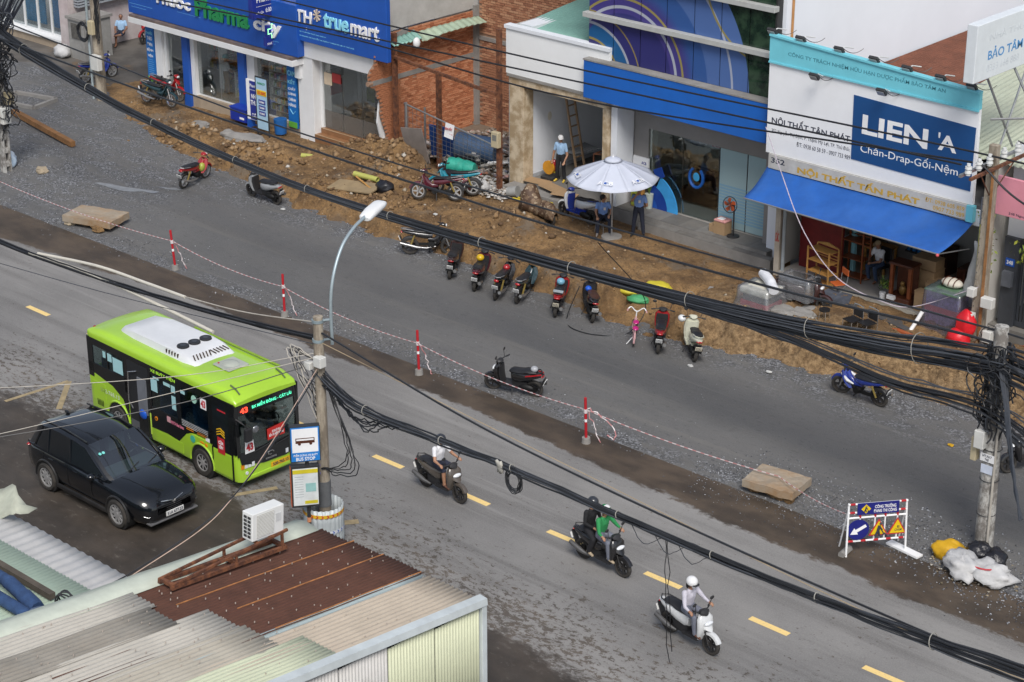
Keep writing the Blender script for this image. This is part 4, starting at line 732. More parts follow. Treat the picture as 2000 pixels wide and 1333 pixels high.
# left-hand glass-fronted shop, cabinet and side-street wall
gs=thing('glass_front_shop','shop with white-framed glass doors at the upper left corner','shop',(-37,10.2,0))
bx('plinth',gs,BEIGE,(-44,-35.35,10.15,16,-0.1,0.42));bx('sill',gs,WHITE,(-44,-35.4,10.05,10.6,0.423,0.52));bx('floor',gs,TILEF,(-44,-35.4,10.6,16,0.42,0.5));bx('back_wall',gs,CREAM,(-44,-35.4,15.8,16,0.4,5));bx('header',gs,WHITE,(-44,-35.3,10.3,10.6,3.6,6));bx('corner_pier',gs,mat('pink_white_pier',(0.52,0.47,0.46),0.85,var=0.15,dirt=0.35,dirtcol=(0.35,0.2,0.22)),(-35.38,-34.75,10.1,16,0,6))
for k in range(7):
 x1=-35.42-k*0.98;bx('door_stile',gs,ALU,(x1-0.11,x1,10.42,10.5,0.53,3.6));bx('glass_pane',gs,GLASS,(x1-0.97,x1-0.12,10.45,10.46,0.6,3.6));bx('door_rail',gs,ALU,(x1-0.97,x1-0.115,10.43,10.49,0.525,0.6))
for k,(x0,x1,z1,m_,lb)in enumerate(((-37.6,-36.2,1.9,mat('desk_blue',(0.03,0.22,0.50),0.5),'blue panel counter inside the corner glass shop, right one'),(-39.6,-38.1,1.8,mat('desk_blue2',(0.04,0.28,0.55),0.5),'blue panel counter inside the corner glass shop, left one'))):t=thing('shop_counter',lb,'counter',((x0+x1)/2,11.5,0.5));bx('front_panel',t,m_,(x0,x1,11.3,11.35,0.5,z1));bx('worktop',t,WHITE,(x0-0.03,x1+0.03,11.25,11.9,z1+0.003,z1+0.05))
sw=thing('white_side_wall','white metal-clad wall with dark lettering along the side street','wall',(-34.8,18,0));bx('footing',sw,CONC,(-34.9,-34.3,16.0,34,0,0.75));bx('cladding',sw,mat('white_cladding',(0.60,0.62,0.63),0.6,var=0.06,dirt=0.25,dirtcol=(0.4,0.4,0.38)),(-34.9,-34.45,14.2,34,1.25,7));bx('dark_gap',sw,DARKI,(-34.9,-34.47,14.2,34,0.753,1.247));text('BÁN BÊ',sw,(-34.45,17.0,2.65),2.0,0.42,NAVY,u=(0,1,0),bold=0.03)
lv=bx('louvre_wall',None,mat('louvre_grey',(0.30,0.32,0.35),0.6),*[(-34.72,-34.4,10.4,13.9,2.05+0.12*k,2.12+0.12*k)for k in range(14)]);tag(lv,'grey louvred panel above the concrete cabinet at upper left','louvre',kind=None)
cb=thing('concrete_cabinet','weathered grey concrete utility cabinet beside the side street','utility cabinet',(-33.7,10.2,0));bx('body',cb,mat('weathered_cabinet',(0.30,0.295,0.28),0.9,var=0.2,dirt=0.5,dirtcol=(0.16,0.15,0.14),bump=0.4),(-34.35,-33.3,9.75,11.2,0,1.75),bevel=0.02);bx('dark_panel',cb,mat('stained_panel',(0.10,0.095,0.085),0.9,var=0.5,vs_=6),(-34.1,-33.45,9.72,9.747,0.95,1.6));bx('cap',cb,CONC,(-34.42,-33.22,9.68,11.27,1.753,1.87))
# near shed (bottom edge) with patched roof
sh=thing('tin_shed','tin shed in the foreground with patched corrugated roof of rusty, grey and cream sheets','shed',(10,-16,0))
SX0,SX1,SYF,SZF,SL=7.35,12.62,-14.82,2.62,-0.1065
def roofz(y):return SZF+(y-SYF)*SL
C_CREAM=mat('cream_tin',(0.50,0.47,0.41),0.6,0.15,var=0.1,vs_=1.4,dirt=0.4,dirtcol=(0.33,0.31,0.27))
C_CREAM2=mat('sand_tin',(0.44,0.41,0.34),0.6,0.15,var=0.12,vs_=1.1,dirt=0.45,dirtcol=(0.36,0.31,0.25))
C_GREY=mat('grey_brown_tin',(0.26,0.245,0.215),0.7,0.1,var=0.25,vs_=1.2,dirt=0.4,dirtcol=(0.33,0.27,0.2))
C_RUST=mat('rust_tin',(0.085,0.034,0.022),0.9,0.05,var=0.3,vs_=2.2,dirt=0.3,dirtcol=(0.13,0.06,0.035))
C_PEACH=mat('peach_tin',(0.50,0.43,0.34),0.6,0.15,var=0.12,vs_=1.5,dirt=0.45,dirtcol=(0.40,0.33,0.26))
C_LIME=mat('pale_lime_tin',(0.55,0.58,0.42),0.6,0.15,var=0.08,vs_=1.5,dirt=0.25,dirtcol=(0.42,0.42,0.33))
C_BLUEG=mat('blue_grey_tin',(0.38,0.45,0.45),0.55,0.2,var=0.12,dirt=0.3,dirtcol=(0.3,0.33,0.3))
vd=Vector((0,-1,-SL));vd.normalize();nd=Vector((0,-SL,1)).normalized()
def sheet(x0,x1,y0,y1,m,lift,nm='roof_sheet',pitch=0.105,amp=0.013,wob=0.03,seed=0):
 b=MB();L_=(y0-y1)/abs(vd.y);corr(b,Vector((x0,y0,roofz(y0)))+nd*lift,(1,0,0),vd,nd,x1-x0,L_,pitch,amp,10,wob,seed=seed,prof='flat');return b.build(nm,m,sh,world=True,smooth=True,auto=False,solid=0.004)
sheet(8.00,8.95,-14.86,-23.2,C_RUST,0.000,seed=1);sheet(8.90,9.85,-14.80,-23.2,C_RUST,0.010,seed=2);sheet(9.80,11.0,-14.76,-23.2,C_RUST,0.018,seed=3)
sheet(10.92,11.22,-14.86,-23.2,C_BLUEG,0.024,seed=4);sheet(11.16,12.62,-14.78,-23.2,C_PEACH,0.03,seed=5,pitch=0.13,amp=0.018)
sheet(7.72,8.78,-19.95,-29,C_CREAM,0.045,seed=6,pitch=0.13,amp=0.018);sheet(8.72,9.66,-20.1,-29,C_GREY,0.062,seed=7,pitch=0.13,amp=0.018);sheet(9.50,10.62,-19.29,-29,C_CREAM,0.05,seed=8,pitch=0.13,amp=0.018);sheet(10.5,11.66,-19.2,-29,C_CREAM2,0.066,seed=9,pitch=0.13,amp=0.018);sheet(11.55,12.62,-18.65,-29,C_LIME,0.075,seed=10,pitch=0.11,amp=0.014)
M_SEAM=mat('orange_rust',(0.36,0.15,0.05),0.85,var=0.5,vs_=5)
for xx,lf in((8.93,0.034),(9.83,0.042),(10.95,0.045)):
 b=MB();pts=[Vector((xx+0.012*noise.noise(Vector((y,xx,0))),y,roofz(y)))+nd*lf for y in[-14.8-0.4*k for k in range(11 if xx>9 else 13)]];b.tube(pts,0.016,5);b.build('rust_seam',M_SEAM,sh,world=True)
sc=MB()
for _ in range(170):
 x=rb.uniform(8.05,12.5);y=rb.uniform(-24,-14.9);q=Vector((x,y,roofz(y)))+nd*(0.05 if y>-18.6 else 0.1);sc.cyl(q-nd*0.03,q+nd*0.004,0.012,0.012,6)
sc.build('roof_screws',mat('screw_pale',(0.40,0.34,0.29),0.6),sh,world=True)['kind']='stuff'
b=MB()
for j in range(21):
 y=-15.0-j*0.62;zz=roofz(y);w=0.02*noise.noise(Vector((y*0.8,0,0)))
 b.v+=[(7.30,y,zz-0.10),(7.34,y,zz+0.03+w),(7.62,y,zz+0.10+w),(7.80+w,y,zz+0.09+w),(8.06,y,zz+0.03+w)]
b.f=[(j*5+i,j*5+i+1,(j+1)*5+i+1,(j+1)*5+i)for j in range(20)for i in range(4)];b.m=[0]*len(b.f);b.build('left_flashing',mat('pale_green_flashing',(0.54,0.58,0.49),0.6,0.05,var=0.1,dirt=0.3,dirtcol=(0.36,0.36,0.3)),sh,world=True,smooth=True,auto=False,solid=0.006)
M_GUT=mat('gutter_grey',(0.56,0.61,0.62),0.55,0.1,var=0.15,vs_=2,dirt=0.3,dirtcol=(0.3,0.31,0.31));b=MB()
for j in range(18):
 y=-14.7-j*0.75;zz=roofz(y)+0.05;w=0.015*noise.noise(Vector((y*1.3,3,0)))
 b.v+=[(12.48,y,zz+0.0),(12.54+w,y,zz+0.055),(12.74+w,y,zz+0.04),(12.76+w,y,zz-0.11)]
b.f=[(j*4+i,j*4+i+1,(j+1)*4+i+1,(j+1)*4+i)for j in range(17)for i in range(3)];b.m=[0]*len(b.f);b.build('gutter_capping',M_GUT,sh,world=True,solid=0.006)
b=MB();b.box((12.60,-14.84,0),(12.74,-14.70,2.56));b.build('corner_post',M_GUT,sh,world=True,bevel=0.01)
for k in range(7):
 y0=-14.86-k*1.3;b=MB();corr(b,(12.66,y0,0),(0,-1,0),(0,0,1),(1,0,0),1.29,roofz(y0)-0.05,0.085,0.010,2);b.build('wall_sheet',[mat('pale_yellow_tin',(0.52,0.54,0.38),0.55,0.1,var=0.06,dirt=0.15,dirtcol=(0.4,0.4,0.3)),C_BLUEG,mat('lilac_grey_tin',(0.50,0.49,0.47),0.6,0.1,var=0.08,dirt=0.2)][0 if k<2 else 2 if k in(2,3,4)else 1],sh,world=True,smooth=True,auto=False,solid=0.004)
bx('front_wall',sh,C_BLUEG,(7.4,12.6,-14.98,-14.93,0,2.45));bx('left_wall',sh,C_BLUEG,(7.4,7.45,-28,-14.98,0,2.5));b=MB();b.prism([(-28,0),(-14.95,0),(-14.95,2.45),(-28,3.8)],'x',12.5,12.6);b.build('wall_lining',DARKI,sh,world=True)
fr=thing('rusty_stand','rusty angle-iron stand lying on the shed roof under the air conditioner','stand',(8.2,-17,2.9))
def beam(nm,par,a,c_,w,m):
 a,c_=Vector(a),Vector(c_);d=c_-a;b=MB();q=d.to_track_quat('X','Z').to_matrix().to_4x4();t=MB().box((0,-w/2,-w/2),(d.length,w/2,w/2));mt=Matrix.Translation(a)@q;b.add([mt@Vector(p)for p in t.v],t.f);b.build(nm,m,par,world=True)
zf=lambda y:roofz(y)+0.11
for xx in(8.03,8.42):beam('base_rail',fr,(xx,-16.25,zf(-16.25)+0.03),(xx,-19.3,zf(-19.3)),0.08,RUST);beam('top_rail',fr,(xx,-16.2,zf(-16.2)+0.42),(xx,-19.3,zf(-19.3)+0.05),0.055,RUST);beam('upright',fr,(xx,-16.35,zf(-16.3)),(xx,-16.35,zf(-16.3)+0.42),0.05,RUST);beam('upright',fr,(xx,-17.6,zf(-17.6)),(xx,-17.6,zf(-17.6)+0.24),0.05,RUST)
for yy in(-16.3,-17.6,-19.25):beam('cross_bar',fr,(8.03,yy,zf(yy)+0.05),(8.42,yy,zf(yy)+0.05),0.08,RUST)
beam('cross_bar',fr,(8.03,-17.0,zf(-17.0)+0.33),(8.42,-17.0,zf(-17.0)+0.33),0.05,RUST)
ac=thing('air_conditioner','white air conditioner outdoor unit on the rusty stand above the shed','air conditioner',(8.24,-16.72,zf(-16.7)+0.40),rot=(R(-4),0,R(0)))
ACW=mat('ac_white',(0.70,0.71,0.70),0.5,var=0.05,dirt=0.15,dirtcol=(0.5,0.48,0.42))
b=MB();b.box((-0.16,-0.42,0),(0.16,0.44,0.62));b.build('casing',ACW,ac,bevel=0.015)
b=MB();b.box((0.162,-0.30,0.06),(0.172,0.16,0.56));b.build('fan_grille',mat('ac_grille',(0.42,0.41,0.37),0.6,var=0.1),ac);gr=MB()
for k in range(16):gr.box((0.172,-0.30,0.07+k*0.031),(0.180,0.16,0.078+k*0.031))
gr.build('grille_bars',ACW,ac)['kind']='stuff'
b=MB();b.box((0.162,0.21,0.28),(0.170,0.36,0.46));b.build('service_panel',mat('ac_panel',(0.55,0.56,0.56),0.5),ac)
for i in range(2):
 for k in range(6):b=MB();b.box((-0.11+i*0.12,-0.427,0.06+k*0.085),(-0.015+i*0.12,-0.421,0.12+k*0.085));b.build('side_vent',DSTEEL,ac)
lr=thing('low_tin_roof','low pale green and white tin roof at the lower left corner','roof',(4,-21,0))
b=MB();corr(b,(-6,-18.75,2.4),(1,0,0),(0,-1,0.05),(0,0,1),12.7,1.75,0.28,0.016,4,0.015);b.build('white_sheets',mat('white_tin',(0.52,0.51,0.49),0.5,0.2,var=0.1,dirt=0.35,dirtcol=(0.36,0.37,0.4)),lr,world=True,smooth=True,auto=False,solid=0.005)
for k in range(6):b=MB();corr(b,(0.8+k*1.08,-19.72,2.50),(1,0,0),(0,-1,0.06),(0,0,1),1.1,5,0.12,0.02,4,0.015);b.build('green_sheet',mat('mint_tin',(0.43,0.53,0.43),0.55,0.15,var=0.08,dirt=0.3,dirtcol=(0.3,0.35,0.28)),lr,world=True,smooth=True,auto=False,solid=0.005)
bx('under_wall',lr,C_BLUEG,(-6,6.7,-24,-18.85,0,2.3))
beam('timber',None,(3.2,-20.52,2.68),(6.15,-20.57,2.68),0.14,mat('old_timber',(0.085,0.07,0.055),0.9,var=0.3));tag(bpy.data.objects['timber'],'dark weathered timber lying across the mint green roof','timber')
jn=thing('blue_jeans','pair of blue jeans drying on the mint roof at lower left','jeans',(5.6,-22.6,2.7));DEN=mat('denim',(0.025,0.06,0.15),0.9,var=0.35,vs_=5,bump=0.5,bs=30)
b=MB();b.tube(spline([(4.2,-20.95,2.80),(5.2,-21.0,2.86),(5.9,-21.1,2.84),(6.45,-21.15,2.76)]),[0.13]*9+[0.15]*8+[0.17]*7+[0.16],9);b.build('leg',DEN,jn,world=True,smooth=True);b=MB();b.tube(spline([(4.4,-21.35,2.80),(5.3,-21.45,2.82),(6.0,-21.45,2.80),(6.55,-21.4,2.74)]),0.13,9);b.build('leg',DEN,jn,world=True,smooth=True);b=MB();b.ell((6.6,-21.28,2.76),(0.2,0.3,0.12),10,6);b.build('waistband',mat('denim_light',(0.10,0.14,0.22),0.9,var=0.3),jn,world=True,smooth=True)
wt=thing('wire_tangle','small tangled ring of black wire on the shed flashing','wire coil',(7.2,-21.2,2.9));
for k in range(4):b=MB();b.tube([(7.1+0.2*math.cos(a)+0.03*k,-20.95+0.1*math.sin(a*1.0+k),3.1+0.2*math.sin(a))for a in[2*math.pi*q/16 for q in range(17)]],0.018,5);b.build('wire_loop',DSTEEL,wt,world=True)
cv=MB()
cv.loft([[Vector((1.0+0.24*i+0.02*k,-19.1+0.14*k+0.1*math.sin(i*1.3+k),2.55+0.16*math.sin(k*0.9+i*1.1)+0.07*k))for k in range(5)]for i in range(8)],closed=False);tag(cv.build('crumpled_tarp',mat('pale_tarp',(0.42,0.44,0.36),0.8,var=0.15,dirt=0.2),smooth=True,auto=False,solid=0.01),'crumpled pale tarpaulin on the roof at the left edge','tarpaulin')
# vehicle materials
LIME=mat('bus_lime',(0.36,0.60,0.035),0.32,var=0.06,vs_=1.2,dirt=0.10,dirtcol=(0.28,0.33,0.08),coat=0.5)
BBLK=mat('bus_black',(0.010,0.011,0.012),0.18,var=0.1,coat=0.6)
GLS=glass('bus_glass',(0.58,0.68,0.68),0.10);WSG=glass('windscreen_glass',(0.70,0.80,0.78),0.12)
TYRE=mat('tyre_rubber',(0.022,0.021,0.020),0.9,var=0.25,vs_=4,dirt=0.5,dirtcol=(0.10,0.085,0.07));RIM=mat('rim_grey',(0.42,0.42,0.42),0.45,0.3,var=0.15,dirt=0.35,dirtcol=(0.16,0.14,0.12));RIMD=mat('rim_dark',(0.03,0.03,0.032),0.45,0.4,var=0.2,dirt=0.3,dirtcol=(0.12,0.1,0.08));CHROME=mat('chrome',(0.62,0.62,0.62),0.2,0.9,var=0.05)
SEATB=mat('seat_blue',(0.015,0.09,0.24),0.7,var=0.15);BLKP=mat('black_plastic',(0.018,0.018,0.02),0.5,var=0.2,dirt=0.15,dirtcol=(0.08,0.075,0.07));SEATK=mat('black_vinyl',(0.014,0.014,0.016),0.45,var=0.2,dirt=0.12,dirtcol=(0.07,0.065,0.06))
FILMC=mat('pale_cyan_film',(0.36,0.60,0.62),0.5,var=0.05);PLW=mat('plate_white',(0.72,0.72,0.70),0.5,var=0.05);PLY=mat('plate_yellow',(0.75,0.42,0.01),0.5,var=0.05);HLAMP=mat('headlamp_clear',(0.72,0.74,0.76),0.12,var=0.05,coat=0.5);TLAMP=mat('tail_lamp_red',(0.35,0.008,0.01),0.25,var=0.1,coat=0.5);AMBER=mat('amber_lamp',(0.75,0.25,0.01),0.3,var=0.05)
def wheel(parent,c,r,w,nsp=5,rimr=0.66,rim=None,name='wheel',steer=0.0,thin=False):
 """wheel with tyre and spoked rim; axle along local y"""
 b=MB();n=26;prof=[(-w/2*0.75,r*rimr),(-w/2,r*(rimr+0.06)),(-w/2,r*0.90),(-w*0.30,r*0.985),(0,r),(w*0.30,r*0.985),(w/2,r*0.90),(w/2,r*(rimr+0.06)),(w/2*0.75,r*rimr)]
 rings=[[Vector((rr_*math.cos(t),yy,rr_*math.sin(t)))for yy,rr_ in prof]for t in[2*math.pi*i/n for i in range(n+1)]]
 b.loft(rings,caps=False,closed=False);b.add([],[])
 e=bpy.data.objects.new(name,None);COL.objects.link(e);e.parent=parent;e.location=c;e.rotation_euler=(0,0,steer);e.empty_display_size=0.1
 b.build('tyre',TYRE,e,smooth=True)
 q=MB();rr_=r*rimr*1.02
 q.loft([[Vector((k*math.cos(t),yy,k*math.sin(t)))for yy,k in((-w*0.42,rr_),(-w*0.42,rr_*0.88),(w*0.42,rr_*0.88),(w*0.42,rr_))]for t in[2*math.pi*i/n for i in range(n+1)]],caps=False,closed=False)
 q.cyl((0,-w*0.40,0),(0,w*0.40,0),rr_*0.24,rr_*0.24,12)
 for k in range(nsp):
  a=2*math.pi*k/nsp;d=Vector((math.cos(a),0,math.sin(a)));p_=Vector((-d.z,0,d.x))
  for yy in((-w*0.30,w*0.30)if not thin else(0,)):
   h=rr_*(0.12 if not thin else 0.02);t_=w*0.07
   vs_=[d*rr_*0.15+p_*h*1.1,d*rr_*0.15-p_*h*1.1,d*rr_*0.92-p_*h*0.7,d*rr_*0.92+p_*h*0.7]
   q.add([v_+Vector((0,yy-t_,0))for v_ in vs_]+[v_+Vector((0,yy+t_,0))for v_ in vs_],[(0,1,2,3),(7,6,5,4),(0,4,5,1),(1,5,6,2),(2,6,7,3),(3,7,4,0)])
 q.build('rim',rim or RIM,e,smooth=True)
 return e
def lbox(nm,par,m,*bs,bevel=0.0):
 b=MB()
 for x0,x1,y0,y1,z0,z1 in bs:b.box((x0,y0,z0),(x1,y1,z1))
 return b.build(nm,m,par,bevel=bevel)
def lprism(nm,par,m,poly,ax,a0,a1):b=MB();b.prism(poly,ax,a0,a1);return b.build(nm,m,par)
def ltube(nm,par,m,pts,r,n=6,smooth=True):b=MB();b.tube(pts,r,n);return b.build(nm,m,par,smooth=smooth)
# bus
bus=thing('city_bus','lime green electric city bus with white roof unit, rear door open','bus',(0.115,-10.70,0),R(-2.55))
HW=1.02
def busring(x,hw,zb,zt,rc=0.24,crown=0.05,n=6):
 pts=[(-hw*0.96,zb),(-hw,zb+0.12),(-hw,1.0),(-hw*1.0,zt-rc-0.25)]
 pts=[]
 for k in range(n+1):a=R(180-90*k/n);pts.append((-(hw-rc)+rc*math.cos(a),zt-rc+rc*math.sin(a)))
 pts+=[(-hw*0.4,zt+crown*0.8),(0,zt+crown),(hw*0.4,zt+crown*0.8)]
 for k in range(n+1):a=R(90-90*k/n);pts.append(((hw-rc)+rc*math.cos(a),zt-rc+rc*math.sin(a)))
 pts=[(-hw,zb)]+pts+[(hw,zb)]
 return[Vector((x,y,z))for y,z in pts]
b=MB();st=[(-4.90,0.90,2.50,2.52),(-4.86,0.98,2.42,2.60),(-4.70,HW,2.36,2.68),(-4.2,HW,2.36,2.71),(0.5,HW,2.36,2.71),(0.95,HW,2.36,2.70),(1.18,HW*0.99,2.36,2.64),(1.34,HW*0.97,2.37,2.54),(1.42,HW*0.94,2.38,2.46)]
b.loft([busring(x,hw,zb,zt,0.20 if zt-zb>0.25 else 0.07)for x,hw,zb,zt in st]);b.build('roof',LIME,bus,smooth=True)
def lowring(x,hw,zt):return[Vector((x,-hw*0.97,0.27)),Vector((x,-hw,0.40)),Vector((x,-hw,0.8)),Vector((x,-hw,zt)),Vector((x,hw,zt)),Vector((x,hw,0.8)),Vector((x,hw,0.40)),Vector((x,hw*0.97,0.27))]
b=MB();b.loft([lowring(x,hw,1.06)for x,hw in((-4.90,0.92),(-4.86,0.99),(-4.75,HW),(-4.0,HW),(1.0,HW),(1.22,HW*0.995),(1.36,HW*0.97),(1.43,HW*0.90),(1.45,HW*0.70))]);b.build('lower_body',LIME,bus,smooth=True,bevel=0.01)
b=MB();b.prism([(-4.84,1.06),(-4.84,1.45),(-3.8,1.27),(-3.3,1.06)],'y',-HW-0.001,-HW+0.03);b.prism([(-4.84,1.06),(-4.84,1.45),(-3.8,1.27),(-3.3,1.06)],'y',HW-0.03,HW+0.001);b.box((-4.89,-0.97,1.06),(-4.80,0.97,1.5));b.build('rear_quarter',LIME,bus)
for s_,nm in((-1,'right'),(1,'left')):
 y0,y1=sorted((s_*(HW+0.004),s_*(HW-0.02)))
 for poly in([(-4.82,1.47),(-3.8,1.29),(-3.35,1.05),(-3.16,0.62),(-3.1,0.62),(-3.1,1.72),(-4.82,1.72)],[(-2.12,0.66),(-1.45,0.70),(-0.95,0.66),(-0.62,0.98),(-0.25,1.14),(0.30,1.18),(0.42,1.02),(0.42,1.28),(-2.12,1.28)]):lprism('black_band',bus,BBLK,poly,'y',y0,y1)
 for x0,x1 in((-4.86,-4.62),(-3.22,-3.06),(-2.14,-2.06),(-0.96,-0.80),(0.33,0.46),(1.26,1.40)):lbox('window_post',bus,BBLK,(x0,x1,y0,y1,1.05 if x0>-3 else 1.3,2.40))
 lbox('band_top',bus,BBLK,(-4.86,1.40,y0+0.001*s_,y1+0.001*s_,2.24,2.44))
 for x0,x1,z0 in((-4.62,-3.22,1.70),(-2.06,-0.96,1.26),(-0.80,0.33,1.26)):lbox('side_window',bus,GLS,(x0+0.004,x1-0.004,s_*(HW-0.012)-0.004,s_*(HW-0.012)+0.004,z0,2.24))
lbox('window_divider',bus,BBLK,(-3.98,-3.94,-HW-0.004,-HW+0.01,1.72,2.24))
def stk(nm,x0,x1,z0,z1,m):return lbox(nm,bus,m,(x0,x1,-HW-0.010,-HW-0.006,z0,z1))
for x0,x1,z0,z1 in((-3.70,-3.26,1.76,2.16),(-3.93,-3.74,1.98,2.2),(-4.14,-4.02,2.02,2.2),(-2.03,-1.76,1.75,2.10),(-1.92,-1.68,2.12,2.18),(-1.48,-1.2,2.08,2.17),(-1.16,-0.99,1.98,2.17),(-1.16,-0.99,1.5,1.88),(-0.76,-0.58,2.08,2.17)):stk('film_sticker',x0,x1,z0,z1,FILMC)
n43=stk('route_card',0.06,0.30,1.93,2.22,LETW);text('43',n43,(0.18,-HW-0.011,2.075),0.18,0.20,LETRED,bold=0.04,world=False)
text('XE BUÝT ĐIỆN',bus,(-1.5,-HW-0.006,2.325),1.05,0.13,mat('led_text_lime',(0.45,0.85,0.05),0.5),bold=0.02,world=False);text('50E-765.13',bus,(-3.95,-HW-0.003,1.02),0.85,0.12,mat('stencil_white',(0.6,0.66,0.5),0.6),bold=0.01,world=False)
b=MB();b.cyl((-0.20,-HW-0.012,2.08),(-0.20,-HW-0.006,2.08),0.11,0.11,16);b.build('round_badge',mat('badge_green',(0.35,0.6,0.48),0.5),bus);b=MB();b.cyl((-0.36,-HW-0.010,0.92),(-0.36,-HW-0.002,0.92),0.10,0.10,16);b.build('round_badge',mat('badge_teal',(0.06,0.42,0.30),0.5),bus)
stk('pink_card',-1.42,-1.27,1.06,1.22,mat('sticker_pink',(0.6,0.32,0.35),0.5));text('FUTA Bus Lines',bus,(-0.98,-HW-0.006,1.10),0.52,0.09,mat('text_pink',(0.7,0.2,0.3),0.5),bold=0.02,world=False)
for k in range(4):stk('notice_line',-0.78,0.30,1.33-0.045*k,1.345-0.045*k,mat('notice_white',(0.5,0.5,0.5),0.5));
for k in range(4):stk('notice_line',-0.15,0.28,1.12-0.05*k+0.07,1.14-0.05*k+0.07,AMBER)if k<2 else stk('notice_line',-0.6,-0.3,1.18-0.05*(k-2),1.20-0.05*(k-2),AMBER)
b=MB();b.cyl((-1.9,-HW-0.014,0.98),(-1.9,-HW-0.004,0.98),0.06,0.06,14);b.build('charge_badge',AMBER,bus);b=MB();b.cyl((-1.9,-HW-0.018,0.98),(-1.9,-HW-0.013,0.98),0.03,0.03,12);b.build('badge_centre',BBLK,bus)
b=MB();b.ell((0.02,-HW-0.003,0.95),(0.10,0.008,0.035),10,6);b.build('side_indicator',AMBER,bus);b=MB();b.cyl((0.20,-HW-0.012,0.93),(0.20,-HW-0.002,0.93),0.055,0.055,12);b.build('side_indicator',AMBER,bus);stk('side_cards',0.20,0.36,1.06,1.16,LETW)
lbox('doorway_shade_panel',bus,mat('doorway_shade',(0.012,0.013,0.015),0.7),(-3.06,-2.16,-HW-0.006,-HW+0.02,0.30,2.30));lbox('door_step',bus,mat('step_grey',(0.10,0.105,0.115),0.6),(-3.02,-2.2,-HW-0.012,-HW-0.007,0.30,0.62));lbox('door_leaf',bus,mat('leaf_grey',(0.15,0.16,0.18),0.5),(-2.60,-2.22,-HW-0.05,-HW-0.02,0.95,1.95));lbox('door_leaf_lower',bus,BBLK,(-2.62,-2.2,-HW-0.045,-HW-0.015,0.35,0.94))  # open doorway is a flat near-black panel, its inner shade put into the colour
ltube('grab_rail',bus,CHROME,[(-2.62,-HW-0.03,2.1),(-2.9,-HW-0.10,2.02),(-2.95,-HW-0.10,1.2),(-2.85,-HW-0.05,0.98)],0.018,7);lbox('door_edge_strip',bus,mat('strip_lime',(0.55,0.75,0.1),0.4),(-2.17,-2.13,-HW-0.014,-HW-0.005,0.45,1.05));b=MB();b.ell((-2.4,-HW-0.06,0.95),(0.16,0.05,0.14),10,6);b.build('blue_bag',mat('bag_blue',(0.01,0.09,0.5),0.5),bus,smooth=True)
lbox('front_door',bus,BBLK,(0.46,1.26,-HW-0.006,-HW+0.02,1.0,2.30));lbox('front_door_glass',bus,mat('door_glass_dark',(0.012,0.016,0.018),0.08,coat=0.5),(0.54,1.18,-HW-0.010,-HW-0.007,1.05,2.20));lbox('front_door_panel',bus,LIME,(0.50,1.22,-HW-0.012,-HW-0.004,0.36,0.97));lbox('door_seal',bus,BBLK,(0.44,0.49,-HW-0.009,-HW,0.27,1.02),(1.24,1.30,-HW-0.009,-HW,0.27,2.3));lbox('door_red_strip',bus,LETRED,(0.75,1.08,-HW-0.015,-HW-0.010,2.10,2.14))
bn=lbox('door_pennant',bus,LETRED,(0.70,0.98,-HW-0.018,-HW-0.011,0.92,1.36));text('CỬA\nLÊN',bn,(0.84,-HW-0.019,1.18),0.2,0.24,LETW,bold=0.02,world=False)
for k in range(3):lprism('chevron',bus,PLY,[(0.68,1.40+0.07*k),(0.84,1.47+0.07*k),(1.0,1.40+0.07*k),(1.0,1.43+0.07*k),(0.84,1.50+0.07*k),(0.68,1.43+0.07*k)],'y',-HW-0.018,-HW-0.012)
lbox('battery_hatch',bus,LIME,(-1.95,-0.80,-HW-0.007,-HW+0.01,0.34,0.64));lbox('rear_hatch',bus,LIME,(-4.7,-4.15,-HW-0.007,-HW+0.01,0.65,1.2));lbox('rear_vent',bus,BBLK,*[(-4.56+0.06*k,-4.53+0.06*k,-HW-0.009,-HW-0.005,0.52,0.70)for k in range(5)])
for x in(0.0,-3.6):
 for s_ in(-1,1):
  b=MB();b.cyl((x,s_*(HW-0.25),0.40),(x,s_*(HW+0.003),0.40),0.47,0.47,22);b.build('arch_shade_disc',mat('arch_shade_black',(0.008,0.008,0.008),0.9),bus)  # black disc on the solid side, painted shade for the arch hollow
  b=MB();b.tube([(x+0.49*math.cos(a),s_*(HW+0.005),0.40+0.49*math.sin(a))for a in[R(-8+196*k/18)for k in range(19)]],0.03,6);b.build('arch_rim',LIME,bus,smooth=True)
  wheel(bus,(x,s_*(HW-0.085),0.385),0.385,0.24,8,0.60)
lprism('front_mask',bus,BBLK,[(1.05,0.97),(1.33,0.97),(1.462,0.70),(1.472,0.70),(1.475,0.80),(1.43,1.08),(1.05,1.08)],'y',-0.62,0.95)if False else None
def fpanel(nm,m,pts,th=0.012):b=MB();n_=len(pts);P_=[Vector(p)for p in pts];nn=(P_[1]-P_[0]).cross(P_[2]-P_[0]).normalized();b.add(P_+[p-nn*th for p in P_],[tuple(range(n_)),tuple(range(2*n_-1,n_-1,-1))]+[(i,n_+i,n_+(i+1)%n_,(i+1)%n_)for i in range(n_)]);return b.build(nm,m,bus)
fpanel('black_mask',BBLK,[(1.47,-0.90,0.78),(1.475,-0.2,0.62),(1.475,0.5,0.60),(1.47,0.95,0.70),(1.45,0.97,1.10),(1.45,-0.97,1.10)])
fpanel('windscreen',WSG,[(1.455,-0.93,1.10),(1.455,0.93,1.10),(1.37,0.92,2.36),(1.37,-0.92,2.36)],0.006)
for s_ in(-1,1):fpanel('front_post',BBLK,[(1.45,s_*1.0,1.0),(1.462,s_*0.90,1.0),(1.375,s_*0.88,2.40),(1.36,s_*0.98,2.40)]);lbox('front_corner',bus,BBLK,(1.28,1.40,s_*0.99-0.03,s_*0.99+0.02,1.05,2.4))
